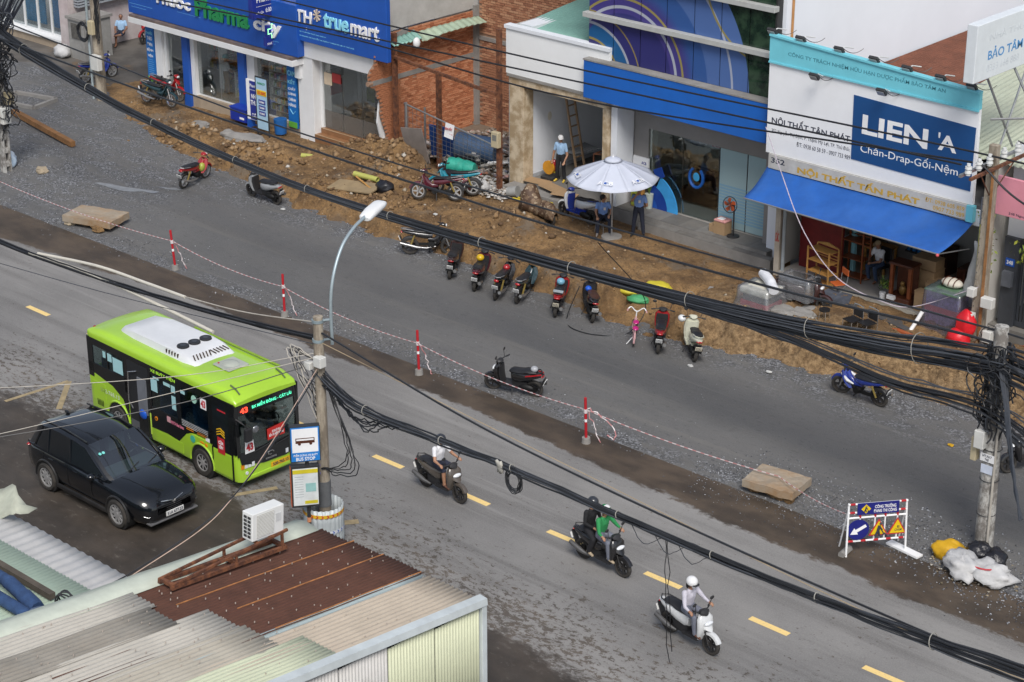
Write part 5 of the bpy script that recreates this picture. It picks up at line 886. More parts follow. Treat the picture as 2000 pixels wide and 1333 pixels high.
fpanel('display_panel',BBLK,[(1.40,-0.88,2.08),(1.40,0.88,2.08),(1.378,0.88,2.38),(1.378,-0.88,2.38)])
LEDR=mat('led_red',(1.0,0.06,0.03),0.4,emit=1.0,var=0);LEDG=mat('led_green2',(0.1,0.9,0.5),0.4,emit=0.6,var=0)
text('43',bus,(1.408,-0.70,2.20),0.24,0.15,LEDR,u=(0,1,0),v=(-0.07,0,1),bold=0.03,world=False);text('BX MIỀN ĐÔNG - CÁT LÁI',bus,(1.408,0.18,2.23),1.25,0.12,LEDG,u=(0,1,0),v=(-0.07,0,1),bold=0.01,world=False)
c43=fpanel('route_card',LETW,[(1.475,-0.78,1.04),(1.475,-0.48,1.04),(1.460,-0.50,1.36),(1.460,-0.76,1.36)],0.004);text('43',bus,(1.476,-0.63,1.20),0.22,0.20,LETRED,u=(0,1,0),v=(-0.05,0,1),bold=0.04,world=False)
rcd=fpanel('red_placard',mat('placard_red',(0.50,0.025,0.02),0.5),[(1.470,-0.05,1.18),(1.470,0.50,1.20),(1.455,0.50,1.52),(1.455,-0.05,1.48)],0.004);text('XE BUÝT Đ3\nBẾN XE MIỀN ĐÔNG',bus,(1.470,0.225,1.34),0.46,0.17,LETW,u=(0,1,0),v=(-0.05,0,1),bold=0.015,world=False)
pl_=lbox('number_plate',bus,PLY,(1.46,1.475,0.02,0.62,0.40,0.53));text('50E-765.13',pl_,(1.476,0.32,0.465),0.50,0.085,LETD,u=(0,1,0),bold=0.02,world=False);text('KIM LONG',bus,(1.482,0.02,0.70),0.34,0.045,mat('letter_silver',(0.5,0.5,0.5),0.4,0.5),u=(0,1,0),world=False)
b=MB();b.tube([(1.48,0.02+0.09*math.cos(a),0.83+0.05*math.sin(a))for a in[2*math.pi*k/14 for k in range(12)]],0.014,5);b.build('front_emblem',CHROME,bus)
for s_ in(-1,1):
 for k in range(4):b=MB();b.box((1.442-0.012*k*0,-0.93*1+0.0,0),(0,0,0))if False else None;lbox('headlamp',bus,AMBER if k==0 else HLAMP,(1.40,1.455+0.006*k,*sorted((s_*(0.90-0.105*k),s_*(0.90-0.105*k-0.085))),0.64,0.76))
 b=MB();b.cyl((1.40,s_*0.74,0.50),(1.462,s_*0.74,0.50),0.045,0.045,12);b.build('fog_lamp',HLAMP,bus)
lbox('bumper_lip',bus,LIME,(1.30,1.475,-0.70,0.70,0.30,0.40),bevel=0.02)
ltube('mirror_arm',bus,BLKP,[(1.35,-0.97,2.05),(1.62,-0.90,1.95),(1.66,-0.78,1.80)],0.018);b=MB();b.box((1.60,-0.90,1.46),(1.70,-0.68,1.82));b.build('mirror',BLKP,bus,bevel=0.03);b=MB();b.ell((1.66,-0.56,1.72),(0.03,0.10,0.10),12,8);b.build('round_mirror',mat('mirror_grey',(0.25,0.26,0.28),0.15,0.6),bus,smooth=True)
ltube('wiper',bus,BLKP,[(1.48,-0.5,1.02),(1.485,-0.1,1.08),(1.475,0.2,1.13)],0.012);ltube('wiper',bus,BLKP,[(1.48,0.2,1.0),(1.485,0.6,1.06),(1.475,0.85,1.1)],0.012)
lbox('dashboard',bus,BLKP,(1.0,1.38,-0.88,0.88,1.05,1.22),bevel=0.03);lbox('cabin_floor',bus,mat('bus_floor',(0.12,0.13,0.14),0.7),(-4.7,1.2,-0.95,0.95,1.062,1.07))
for x in(-4.3,-3.6,-1.75,-1.05,-0.35):
 for yy in(-0.62,0.62):
  if x==-3.6 and yy<0:continue
  lbox('passenger_seat',bus,SEATB,(x-0.12,x-0.02,yy-0.3,yy+0.3,1.08,1.92),(x-0.02,x+0.34,yy-0.3,yy+0.3,1.08,1.22),bevel=0.04)
lbox('driver_seat',bus,SEATB,(0.2,0.32,0.25,0.8,1.08,1.95),(0.32,0.7,0.25,0.8,1.08,1.3),bevel=0.04);b=MB();b.tube([(0.98+0.02*math.cos(a),0.5+0.2*math.cos(a),1.42+0.18*math.sin(a))for a in[2*math.pi*k/16 for k in range(17)]],0.018,6);b.build('steering_wheel',BLKP,bus)
for x in(-2.0,-0.9):ltube('hand_pole',bus,mat('pole_grey',(0.35,0.36,0.36),0.4,0.5),[(x,-0.3,1.07),(x,-0.3,2.5)],0.02)
b=MB();prof=[(-3.95,2.70,0.50),(-3.80,2.86,0.56),(-3.2,2.93,0.62),(-1.5,2.95,0.64),(-1.05,2.92,0.64),(-0.62,2.78,0.62),(-0.52,2.70,0.60)]
b.loft([[Vector((x,-w-0.06,2.68)),Vector((x,-w,zt-0.04)),Vector((x,-w+0.08,zt)),Vector((x,w-0.08,zt)),Vector((x,w,zt-0.04)),Vector((x,w+0.06,2.68))]for x,zt,w in prof]);acu=b.build('roof_air_unit',mat('roof_unit_white',(0.74,0.75,0.76),0.45,var=0.05,dirt=0.12,dirtcol=(0.5,0.5,0.48)),bus,smooth=True)
for k in range(3):b=MB();b.cyl((-1.45,-0.36+0.36*k,2.94),(-1.45,-0.36+0.36*k,2.985),0.165,0.155,20);b.build('fan_ring',mat('fan_black',(0.02,0.02,0.022),0.5),acu);b=MB();b.cyl((-1.45,-0.36+0.36*k,2.98),(-1.45,-0.36+0.36*k,2.992),0.075,0.075,14);b.build('fan_hub',mat('fan_hub',(0.05,0.055,0.065),0.5),acu)
for k in range(11):
 b=MB();b.cbox((-0.80,-0.50+0.10*k,2.865),(0.20,0.03,0.012),R(22 if k>5 else -22),R(20));b.build('front_slot',mat('slot_dark',(0.05,0.03,0.02),0.8),acu)
for k in range(5):b=MB();b.cbox((-1.75+0.12*k,-0.66,2.83),(0.03,0.05,0.10));b.build('side_slot',mat('slot_dark',(0,0,0)),acu)
lbox('roof_hatch',bus,mat('hatch_cream',(0.42,0.44,0.38),0.5,var=0.08),(-0.32,0.34,-0.30,0.36,2.76,2.81),bevel=0.03);b=MB();b.ell((0.0,0.03,2.81),(0.24,0.22,0.05),12,6);b.build('hatch_dome',mat('hatch_cream',(0,0,0)),bus,smooth=True);b=MB();b.cyl((-0.22,-0.18,2.81),(-0.22,-0.18,2.83),0.025,0.025,8);b.build('hatch_button',LETRED,bus)
ltube('roof_rail',bus,mat('rail_olive',(0.22,0.34,0.03),0.5),[(-2.6,0.88,2.76),(0.9,0.88,2.75)],0.035)
for s_ in(-1,1):b=MB();b.tube([(0.95,s_*0.72,2.745),(1.15,s_*0.72,2.70),(1.30,s_*0.72,2.60)],0.022,6);b.build('marker_lamp',mat('lamp_olive',(0.10,0.14,0.06),0.3),bus,smooth=True)
b=MB();b.ell((-4.72,-0.82,2.66),(0.06,0.05,0.03),8,6);b.build('rear_marker',TLAMP,bus,smooth=True)
# black SUV
car=thing('black_suv','dusty black sport utility car parked beside the lime green bus','car',(-0.75,-13.91,0),R(-0.74))
CB=mat('car_black',(0.004,0.005,0.007),0.14,var=0.15,vs_=1.5,dirt=0.04,dirtcol=(0.05,0.045,0.04),coat=0.8);CB2=mat('car_dusty_black',(0.010,0.011,0.013),0.35,var=0.2,dirt=0.45,dirtcol=(0.075,0.068,0.06));CGL=mat('car_glass_dark',(0.008,0.010,0.012),0.05,var=0.1,coat=0.6);CWS=glass('car_windscreen',(0.62,0.74,0.74),0.5)
def cring(x,w,zb,zs,zt):
 h=[(0.0,zb),(w*0.86,zb),(w*0.955,zb+0.10),(w*0.985,zb+0.26),(w,(zb+zs)*0.52),(w*0.995,zs-0.07),(w*0.955,zs),(w*0.80,zt-0.012),(w*0.42,zt+0.010)]
 return[Vector((x,-y,z))for y,z in h]+[Vector((x,0,zt+0.018))]+[Vector((x,y,z))for y,z in reversed(h[1:])]
cst=[(-2.43,0.62,0.50,0.86,0.92),(-2.40,0.78,0.40,0.95,1.03),(-2.30,0.88,0.33,1.0,1.08),(-2.0,0.945,0.28,1.04,1.10),(-1.45,0.965,0.26,1.05,1.10),(-0.6,0.965,0.25,1.04,1.08),(0.4,0.965,0.25,1.01,1.06),(0.95,0.962,0.25,0.99,1.08),(1.3,0.96,0.25,0.97,1.075),(1.7,0.945,0.26,0.93,1.04),(2.0,0.915,0.27,0.88,0.985),(2.2,0.86,0.29,0.82,0.92),(2.33,0.77,0.31,0.75,0.83),(2.40,0.66,0.34,0.66,0.72),(2.43,0.5,0.40,0.58,0.62)]
b=MB();b.loft([cring(*s_)for s_ in cst]);b.build('body',CB,car,smooth=True)
def ghring(x,zt,wb,wt):return[Vector((x,-wb,1.03)),Vector((x,-wb*0.985,1.09)),Vector((x,-wt,zt-0.075)),Vector((x,-wt*0.90,zt-0.018)),Vector((x,-wt*0.5,zt)),Vector((x,0,zt+0.006)),Vector((x,wt*0.5,zt)),Vector((x,wt*0.90,zt-0.018)),Vector((x,wt,zt-0.075)),Vector((x,wb*0.985,1.09)),Vector((x,wb,1.03))]
gst=[(1.08,1.085,0.84,0.80),(0.85,1.23,0.90,0.83),(0.55,1.43,0.92,0.80),(0.25,1.60,0.93,0.785),(0.05,1.675,0.93,0.78),(-0.4,1.735,0.935,0.78),(-1.0,1.755,0.935,0.775),(-1.5,1.735,0.93,0.765),(-1.85,1.69,0.92,0.74),(-2.02,1.60,0.905,0.71),(-2.20,1.36,0.88,0.69),(-2.34,1.12,0.84,0.70)]
def weld(b):
 key={};nv=[];mp=[]
 for p in b.v:
  k=tuple(round(c_,5)for c_ in p)
  if k not in key:key[k]=len(nv);nv.append(p)
  mp.append(key[k])
 b.v=nv;b.f=[tuple(mp[i]for i in f)for f in b.f]
g1,g2,g3=MB(),MB(),MB();rings=[ghring(*s_)for s_ in gst]
for i in range(len(rings)-1):
 for j in range(10):
  q=[rings[i][j],rings[i][j+1],rings[i+1][j+1],rings[i+1][j]]
  roofish=2<=j<=7
  tgt=g3 if(roofish and i<4 and 3<=j<=6)else g1 if(roofish and i<9)or j in(0,9)or(roofish and i<4)else g2
  tgt.add(q,[(0,1,2,3)])
for g_ in(g1,g2,g3):weld(g_)
g1.build('roof',CB,car,smooth=True);g2.build('side_glass',CGL,car,smooth=True);g3.build('windscreen',CWS,car,smooth=True)
b=MB();b.box((-2.0,-0.78,1.04),(0.95,0.78,1.06));b.build('cabin_floor',BLKP,car);lbox('dashboard',car,mat('dash_dark',(0.07,0.085,0.088),0.7),(0.45,0.98,-0.72,0.72,1.06,1.14),bevel=0.02)
for yy in(-0.38,0.38):lbox('front_seat',car,mat('seat_dark',(0.09,0.10,0.105),0.7),(-0.45,-0.25,yy-0.26,yy+0.26,1.06,1.58),bevel=0.05)
b=MB();b.tube([(0.42+0.06*math.sin(a),0.38+0.18*math.cos(a),1.18+0.15*math.sin(a))for a in[2*math.pi*k/16 for k in range(17)]],0.016,6);b.build('steering_wheel',BLKP,car)
for s_ in(-1,1):
 for pts in([(0.98,s_*0.87,1.09),(0.55,s_*0.845,1.37),(0.10,s_*0.785,1.62)],[(-0.42,s_*0.915,1.07),(-0.52,s_*0.79,1.66)],[(-1.35,s_*0.915,1.07),(-1.42,s_*0.775,1.66)],[(-1.95,s_*0.90,1.09),(-1.72,s_*0.755,1.63)]):ltube('pillar',car,CB,pts,0.028,6)
 ltube('window_trim',car,CB,[(0.95,s_*0.90,1.075),(-2.2,s_*0.90,1.085)],0.016);ltube('roof_rail',car,CB2,[(0.0,s_*0.68,1.70),(-0.8,s_*0.68,1.775),(-1.8,s_*0.65,1.73)],0.02)
 b=MB();b.ell((0.62,s_*1.07,1.12),(0.10,0.12,0.085),12,8);b.build('wing_mirror',CB,car,smooth=True);ltube('mirror_stalk',car,CB2,[(0.66,s_*0.9,1.06),(0.64,s_*1.02,1.09)],0.025)
 for x in(0.0,-1.0):lbox('door_handle',car,CB,(x-0.30,x-0.10,*sorted((s_*0.955,s_*0.985)),0.93,0.955),bevel=0.008)
 for x in(0.42,-0.55,-1.55):ltube('door_seam',car,mat('seam_black',(0.002,0.002,0.002),0.9),[(x,s_*0.969,0.42),(x+0.02,s_*0.972,0.75),(x,s_*0.958,1.02)],0.006,4)
 lbox('sill',car,CB2,(-1.05,1.05,*sorted((s_*0.93,s_*0.985)),0.24,0.36),bevel=0.02)
 for x in(1.44,-1.44):
  b=MB();b.cyl((x,s_*0.70,0.385),(x,s_*0.968,0.385),0.42,0.42,24);b.build('arch_shade_disc',mat('arch_shade_black',(0,0,0)),car)  # no cut-out here: black disc paints the shaded depth around the wheel
  b=MB();b.tube([(x+0.435*math.cos(a),s_*0.965,0.385+0.435*math.sin(a))for a in[R(-10+200*k/18)for k in range(19)]],0.032,6);b.build('arch_trim',CB2,car,smooth=True)
  wheel(car,(x,s_*0.90,0.372),0.372,0.245,10,0.68,RIM,'wheel',0.0)
 b=MB();b.tube([(2.33,s_*0.30,0.79),(2.24,s_*0.62,0.81),(2.05,s_*0.84,0.845)],[0.012,0.022,0.018],6);b.build('headlamp',HLAMP,car,smooth=True)
 ltube('grille_chrome',car,CHROME,[(2.42,0,0.66),(2.425,s_*0.06,0.76),(2.40,s_*0.20,0.785),(2.35,s_*0.33,0.79)],0.013);ltube('fog_trim',car,CHROME,[(2.27,s_*0.80,0.52),(2.36,s_*0.72,0.49),(2.38,s_*0.60,0.52)],0.010)
 b=MB();b.ell((-2.28,s_*0.72,0.98),(0.10,0.20,0.05),10,6);b.build('tail_lamp',TLAMP,car,smooth=True)
for k in range(4):ltube('grille_bar',car,BLKP,[(2.40,-0.46,0.56+0.05*k),(2.44,0,0.56+0.05*k),(2.40,0.46,0.56+0.05*k)],0.012,5)
lprism('badge',car,CHROME,[(-0.07,0.77),(-0.045,0.77),(0.0,0.685),(0.045,0.77),(0.07,0.77),(0.0,0.645)],'x',2.43,2.445);cp=lbox('number_plate',car,PLW,(2.435,2.452,-0.26,0.26,0.40,0.52));text('51A 677.23',cp,(2.453,0,0.46),0.46,0.085,LETD,u=(0,1,0),bold=0.02,world=False)
lbox('front_lip',car,mat('lip_grey',(0.12,0.12,0.125),0.5),(2.10,2.42,-0.72,0.72,0.27,0.32),bevel=0.015);b=MB();b.ell((-1.75,0,1.745),(0.11,0.03,0.045),10,6);b.build('roof_aerial',CB,car,smooth=True)
for yy in(-0.62,-0.52):b=MB();b.cyl((0.42,yy,1.512),(0.425,yy,1.520),0.04,0.04,12);b.build('round_sticker',mat('sticker_teal',(0.18,0.6,0.55),0.5),car)
for yy in(-0.2,0.35):ltube('wiper',car,BLKP,[(1.02,yy,1.125),(0.92,yy+0.35,1.21)],0.012)
# motorbikes (two body styles, shared meshes, colours on the objects)
BM={}
def cpart(key,fn,name,parent,m,smooth=True,bevel=0.0):
 """part whose mesh is built once per style and shared; the colour sits on the object"""
 if key not in BM:
  b=MB();fn(b);o=b.build(name,m,None,smooth=smooth);BM[key]=o.data;bpy.data.objects.remove(o)
 o=bpy.data.objects.new(name,BM[key]);COL.objects.link(o);o.parent=parent
 o.material_slots[0].link='OBJECT';o.material_slots[0].material=m
 return o
WH={}
def cwheel(parent,x,r,w,nsp,rimmat,name,steer=0.0):
 key=(r,w,nsp)
 e=bpy.data.objects.new(name,None);COL.objects.link(e);e.parent=parent;e.location=(x,0,r);e.rotation_euler=(0,0,steer);e.empty_display_size=0.1
 if key not in WH:
  tmp=thing('tmp','a b c d','x');q=wheel(tmp,(0,0,0),r,w,nsp,0.72 if nsp<12 else 0.80,RIMD,thin=nsp>=12);ch={c.name.split('.')[0]:c for c in q.children};WH[key]=(ch['tyre'].data,ch['rim'].data)
  for c in list(q.children):bpy.data.objects.remove(c)
  bpy.data.objects.remove(q);bpy.data.objects.remove(tmp)
 for nm,me,m in(('tyre',WH[key][0],TYRE),('rim',WH[key][1],rimmat)):
  o=bpy.data.objects.new(nm,me);COL.objects.link(o);o.parent=e;o.material_slots[0].link='OBJECT';o.material_slots[0].material=m
 return e
def shell(b,secs,n=12,p=2.4):
 rings=[]
 for x,z,w,h,t in secs:rings.append(sring((x,0,z),(0,1,0),(math.sin(t),0,math.cos(t)),w,h,n,p))
 b.loft(rings)
def fender(b,cx,r,w,a0,a1):
 rings=[]
 for k in range(9):
  a=R(a0+(a1-a0)*k/8);c_,s_=math.cos(a),math.sin(a);rr_=r+0.035
  rings.append([Vector((cx+c_*(rr_-0.05),-w,r+s_*(rr_-0.05))),Vector((cx+c_*rr_,-w*0.8,r+s_*rr_)),Vector((cx+c_*(rr_+0.018),0,r+s_*(rr_+0.018))),Vector((cx+c_*rr_,w*0.8,r+s_*rr_)),Vector((cx+c_*(rr_-0.05),w,r+s_*(rr_-0.05))),Vector((cx+c_*(rr_-0.012),w*0.7,r+s_*(rr_-0.012))),Vector((cx+c_*(rr_+0.004),0,r+s_*(rr_+0.004))),Vector((cx+c_*(rr_-0.012),-w*0.7,r+s_*(rr_-0.012)))])
 b.loft(rings)
PLATE_MARKS=mat('plate_marks',(0.05,0.05,0.06),0.6)
def bike(style,rear,front,label,body,trim=None,seat=None,group=None,lean=-7.0,plate=True,z=0.0,steer=0.0,rim=None,name=None,plmat=None,extras=(),yaw=None,mirrors=True):
 r=Vector((*rear,z));f=Vector((*front,z));d=(f-r).normalized();yaw=math.atan2(d.y,d.x)if yaw is None else yaw
 d=Vector((math.cos(yaw),math.sin(yaw),0));trim=trim or BLKP;seat=seat or SEATK;rim=rim or RIMD
 wb=0.63;t=thing(name or('scooter' if style=='scooter' else 'motorbike'),label,'scooter' if style=='scooter' else 'motorbike',r+d*wb,rot=(R(lean),0,yaw),group=group);S=style
 if S=='scooter':
  R_=0.255;cwheel(t,-wb,R_,0.105,5,rim,'rear_wheel');cwheel(t,wb,R_,0.095,5,rim,'front_wheel',steer)
  cpart('s_rear',lambda b:shell(b,[(0.02,0.56,0.10,0.13,0.1),(-0.08,0.58,0.155,0.18,0.1),(-0.30,0.61,0.175,0.165,0.1),(-0.55,0.66,0.165,0.12,0.1),(-0.78,0.715,0.125,0.075,0.1),(-0.92,0.74,0.07,0.035,0.1)]),'rear_body',t,body)
  cpart('s_seat',lambda b:shell(b,[(0.07,0.735,0.09,0.03,0),(0.0,0.75,0.135,0.055,0),(-0.2,0.755,0.15,0.055,0),(-0.34,0.77,0.155,0.055,0),(-0.42,0.80,0.155,0.055,0),(-0.62,0.82,0.14,0.045,0),(-0.74,0.815,0.10,0.025,0)]),'seat',t,seat)
  cpart('s_floor',lambda b:(b.box((-0.10,-0.17,0.27),(0.36,0.17,0.33)),b.box((-0.45,-0.10,0.24),(0.0,0.10,0.45))),'floorboard',t,trim,False)
  cpart('s_shield',lambda b:b.loft([sring((x,0,z_),(0,1,0),(1,0,0),w,h,14,2.6)for x,z_,w,h in((0.36,0.30,0.15,0.05),(0.40,0.45,0.20,0.07),(0.44,0.65,0.225,0.09),(0.42,0.82,0.215,0.085),(0.39,0.90,0.15,0.06))]),'leg_shield',t,body)
  cpart('s_inner',lambda b:b.loft([sring((x,0,z_),(0,1,0),(1,0,0),w,h,12,2.6)for x,z_,w,h in((0.30,0.33,0.13,0.03),(0.335,0.5,0.165,0.03),(0.345,0.7,0.18,0.03),(0.335,0.84,0.16,0.03))]),'inner_shield',t,trim)
  cpart('s_nose',lambda b:shell(b,[(0.46,0.70,0.15,0.14,-0.5),(0.56,0.66,0.10,0.11,-0.5),(0.62,0.60,0.04,0.05,-0.5)]),'nose_cone',t,body)
  cpart('s_head',lambda b:b.ell((0.545,0,0.735),(0.055,0.13,0.05),12,8),'headlight',t,HLAMP)
  cpart('s_cowl',lambda b:shell(b,[(0.47,0.94,0.06,0.045,-0.3),(0.42,0.965,0.13,0.06,-0.2),(0.34,0.965,0.12,0.05,0),(0.29,0.955,0.06,0.03,0)]),'handlebar_cowl',t,trim)
  hb=[(0.24,-0.34,0.985),(0.33,-0.18,0.98),(0.37,0,0.975),(0.33,0.18,0.98),(0.24,0.34,0.985)]
  cpart('s_fend',lambda b:fender(b,wb,R_,0.07,25,155),'front_fender',t,body);cpart('s_fork',lambda b:[b.tube([(wb,s_*0.07,R_),(0.50,s_*0.07,0.55)],0.02,6)for s_ in(-1,1)],'fork',t,RIMD)
  cpart('s_eng',lambda b:(b.ell((-0.42,0.08,0.29),(0.24,0.09,0.11),12,8),b.cyl((-0.63,-0.1,0.27),(-0.63,0.1,0.27),0.10,0.10,12)),'engine',t,mat('engine_grey',(0.09,0.09,0.09),0.6,0.3,var=0.3,dirt=0.4))
  cpart('s_exh',lambda b:b.tube([(-0.30,-0.13,0.24),(-0.48,-0.16,0.27),(-0.62,-0.165,0.31),(-0.92,-0.17,0.40)],[0.025,0.05,0.065,0.055],9),'exhaust',t,mat('exhaust_steel',(0.16,0.16,0.16),0.4,0.6,var=0.3,dirt=0.3))
  cpart('s_tail',lambda b:b.ell((-0.90,0,0.705),(0.04,0.10,0.035),10,6),'tail_light',t,TLAMP);cpart('s_rail',lambda b:b.tube([(-0.55,-0.15,0.80),(-0.80,-0.12,0.83),(-0.90,0,0.84),(-0.80,0.12,0.83),(-0.55,0.15,0.80)],0.016,6),'grab_rail',t,trim)
  cpart('s_mud',lambda b:b.cbox((-0.90,0,0.50),(0.03,0.13,0.34),0,R(-24)),'rear_mudguard',t,BLKP,False);pz,px_=0.52,-0.945
 else:
  R_=0.285;cwheel(t,-wb,R_,0.085,5 if rim is not CHROME else 14,rim,'rear_wheel');cwheel(t,wb,R_,0.075,5 if rim is not CHROME else 14,rim,'front_wheel',steer)
  cpart('u_side',lambda b:shell(b,[(0.10,0.60,0.07,0.10,0.2),(-0.12,0.62,0.115,0.11,0.15),(-0.40,0.67,0.125,0.095,0.12),(-0.70,0.735,0.105,0.06,0.1),(-0.90,0.775,0.06,0.03,0.1)]),'side_cover',t,body)
  cpart('u_seat',lambda b:shell(b,[(0.12,0.735,0.08,0.03,0.2),(0.02,0.745,0.12,0.05,0.05),(-0.3,0.765,0.14,0.05,0),(-0.60,0.80,0.13,0.05,0),(-0.76,0.815,0.09,0.025,0)]),'seat',t,seat)
  cpart('u_tunnel',lambda b:shell(b,[(-0.05,0.50,0.07,0.07,0.3),(0.15,0.48,0.07,0.08,0),(0.33,0.58,0.08,0.12,-0.6),(0.43,0.76,0.09,0.10,-1.0)]),'frame_cover',t,body)
  def leg(b):
   for s_ in(-1,1):b.loft([[Vector((x+0.02*k_,s_*(y0+(y1-y0)*k_/3),z_))for k_ in range(4)]+[Vector((x+0.02*k_-0.03,s_*(y0+(y1-y0)*k_/3),z_))for k_ in(3,2,1,0)]for x,z_,y0,y1 in((0.22,0.36,0.10,0.16),(0.30,0.50,0.08,0.21),(0.38,0.68,0.06,0.21),(0.44,0.84,0.04,0.13))])
  cpart('u_leg',leg,'leg_shield',t,body)
  cpart('u_nose',lambda b:shell(b,[(0.40,0.86,0.07,0.06,-0.6),(0.50,0.80,0.11,0.11,-0.6),(0.58,0.73,0.07,0.07,-0.6),(0.62,0.68,0.02,0.02,-0.6)]),'nose_cone',t,body)
  cpart('u_cowl',lambda b:shell(b,[(0.55,0.96,0.05,0.04,-0.4),(0.48,0.99,0.115,0.07,-0.3),(0.39,1.0,0.11,0.05,0),(0.33,0.99,0.05,0.02,0)]),'handlebar_cowl',t,body);cpart('u_head',lambda b:b.ell((0.545,0,0.965),(0.03,0.085,0.05),12,8),'headlight',t,HLAMP)
  hb=[(0.26,-0.34,1.0),(0.38,-0.16,1.01),(0.40,0,1.0),(0.38,0.16,1.01),(0.26,0.34,1.0)]
  cpart('u_fend',lambda b:fender(b,wb,R_,0.055,15,150),'front_fender',t,body);cpart('u_rfend',lambda b:fender(b,-wb,R_,0.055,60,165),'rear_mudguard',t,BLKP)
  cpart('u_fork',lambda b:[b.tube([(wb,s_*0.06,R_),(0.47,s_*0.06,0.72)],0.022,6)for s_ in(-1,1)],'fork',t,mat('fork_silver',(0.35,0.35,0.35),0.4,0.6,var=0.2,dirt=0.3))
  cpart('u_eng',lambda b:(b.cyl((0.05,-0.13,0.33),(0.05,0.13,0.33),0.11,0.11,12),b.ell((0.20,0,0.36),(0.13,0.08,0.09),10,6),b.box((-0.63,0.07,0.27),(0.0,0.10,0.37)),b.tube([(0.02,-0.28,0.26),(0.02,0.28,0.26)],0.018,6)),'engine',t,mat('engine_grey',(0,0,0)))
  cpart('u_exh',lambda b:b.tube([(0.20,-0.08,0.28),(-0.1,-0.14,0.23),(-0.40,-0.15,0.26),(-0.95,-0.16,0.40)],[0.022,0.025,0.045,0.05],9),'exhaust',t,mat('exhaust_chrome',(0.42,0.42,0.42),0.3,0.8,var=0.2,dirt=0.2));cpart('u_shock',lambda b:[b.tube([(-wb+0.02,s_*0.12,0.32),(-0.48,s_*0.12,0.64)],0.03,7)for s_ in(-1,1)],'shock_absorber',t,mat('shock_steel',(0.30,0.22,0.06),0.4,0.4,var=0.3))
  cpart('u_tail',lambda b:b.ell((-0.90,0,0.74),(0.045,0.085,0.045),10,6),'tail_light',t,TLAMP);cpart('u_rail',lambda b:b.tube([(-0.50,-0.13,0.80),(-0.86,-0.10,0.86),(-0.92,0,0.865),(-0.86,0.10,0.86),(-0.50,0.13,0.80)],0.016,6),'grab_rail',t,STEEL);cpart('u_ring',lambda b:b.cbox((-0.92,0,0.52),(0.02,0.12,0.26),0,R(-20)),'plate_bracket',t,BLKP,False);pz,px_=0.55,-0.95
 cpart(S+'_bar',lambda b:b.tube(spline(hb,4),0.016,6),'handlebar',t,DSTEEL);[cpart(S+'_grip%d'%i,lambda b:b.cyl((hb[i][0],hb[i][1],hb[i][2]),(hb[i][0]+0.05,hb[i][1]*0.68,hb[i][2]),0.022,0.022,8),'grip',t,BLKP)for i in(0,4)]
 if mirrors:
  for s_,nm in((-1,'m1'),(1,'m2')):cpart(S+nm,lambda b:(b.tube([(0.33,s_*0.20,1.0),(0.36,s_*0.24,1.16)],0.009,5),b.ell((0.355,s_*0.27,1.20),(0.018,0.065,0.045),10,6)),'mirror',t,BLKP)
 cpart(S+'_stand',lambda b:b.tube([(0.0,0.10,0.30),(-0.02,0.20,0.06),(-0.03,0.23,0.01)],0.014,5),'side_stand',t,DSTEEL)
 if plate:
  q=cpart(S+'_plate',lambda b:b.cbox((px_-0.02,0,pz),(0.012,0.19,0.14),0,R(-24)),'number_plate',t,plmat or PLW,False)
  def marks(b):
   for row in(0,1):
    n_=4 if row==0 else 5
    for k in range(n_):yy=-0.062+0.124*k/(n_-1);zz=0.028-0.056*row;c_=Matrix.Translation((px_-0.02,0,pz))@Matrix.Rotation(R(-24),4,'Y')@Vector((-0.008,yy,zz));b.cbox(c_,(0.004,0.016,0.034),0,R(-24))
  cpart(S+'_marks',marks,'plate_characters',q,PLATE_MARKS,False)['kind']='stuff'
 for nm,m,fn in extras:b=MB();fn(b);b.build(nm,m,t,smooth=True)
 return t
def paint(n,c,**k):return mat('paint_'+n,c,0.25,var=0.12,dirt=k.get('dirt',0.12),dirtcol=(0.12,0.10,0.08),coat=0.5)
PK=paint('black',(0.010,0.010,0.012));PR=paint('red',(0.33,0.010,0.014));PW=paint('white',(0.66,0.67,0.67));PG=paint('grey',(0.30,0.31,0.32));PT=paint('teal',(0.01,0.22,0.30));PB=paint('blue',(0.012,0.035,0.26));PM=paint('maroon',(0.085,0.010,0.022));PC=paint('cream',(0.55,0.55,0.44));PN=paint('dark_green',(0.008,0.035,0.045));PX=paint('brown_black',(0.045,0.018,0.018));PD=paint('bronze',(0.09,0.075,0.062));SEATBR=mat('brown_vinyl',(0.06,0.025,0.014),0.5,var=0.2)
ROW='motorbikes parked nose-in along the bank'
def helm(nm,c,m,r=0.125):return(nm,m,lambda b:b.ell(c,(r*1.1,r,r*0.85),14,9))
bike('moped',(-17.69,2.23),(-17.96,3.34),'red and black motorbike with a yellow-green bag, parked alone on the dark road',PR,group=None,lean=9,rim=RIM,extras=(('shopping_bag',mat('bag_lime',(0.35,0.38,0.06),0.4,var=0.2),lambda b:b.ell((0.28,-0.06,0.55),(0.14,0.12,0.17),12,9)),))
bike('scooter',(-14.0,3.32),(-15.25,3.30),'silver grey scooter parked against the bank near the light pole lamp',PG,lean=-6)
bike('moped',(-8.34,6.30),(-9.42,5.55),'maroon motorbike with pale wheels in front of a teal one',PM,z=0.70,lean=8,rim=RIM)
bike('moped',(-8.25,7.05),(-9.35,6.35),'teal motorbike parked behind the maroon one by the empty lot',PT,z=0.72,lean=8,rim=RIM)
bike('moped',(-7.2,3.0),(-7.25,4.4),'black motorbike with long chrome exhaust, leftmost of the row by the bank',PK,group=ROW,lean=-9,yaw=R(42))
bike('scooter',(-4.77,2.31),(-5.6,3.5),'brown-black scooter with dark leg shield, second of the row by the bank',PX,group=ROW,lean=7)
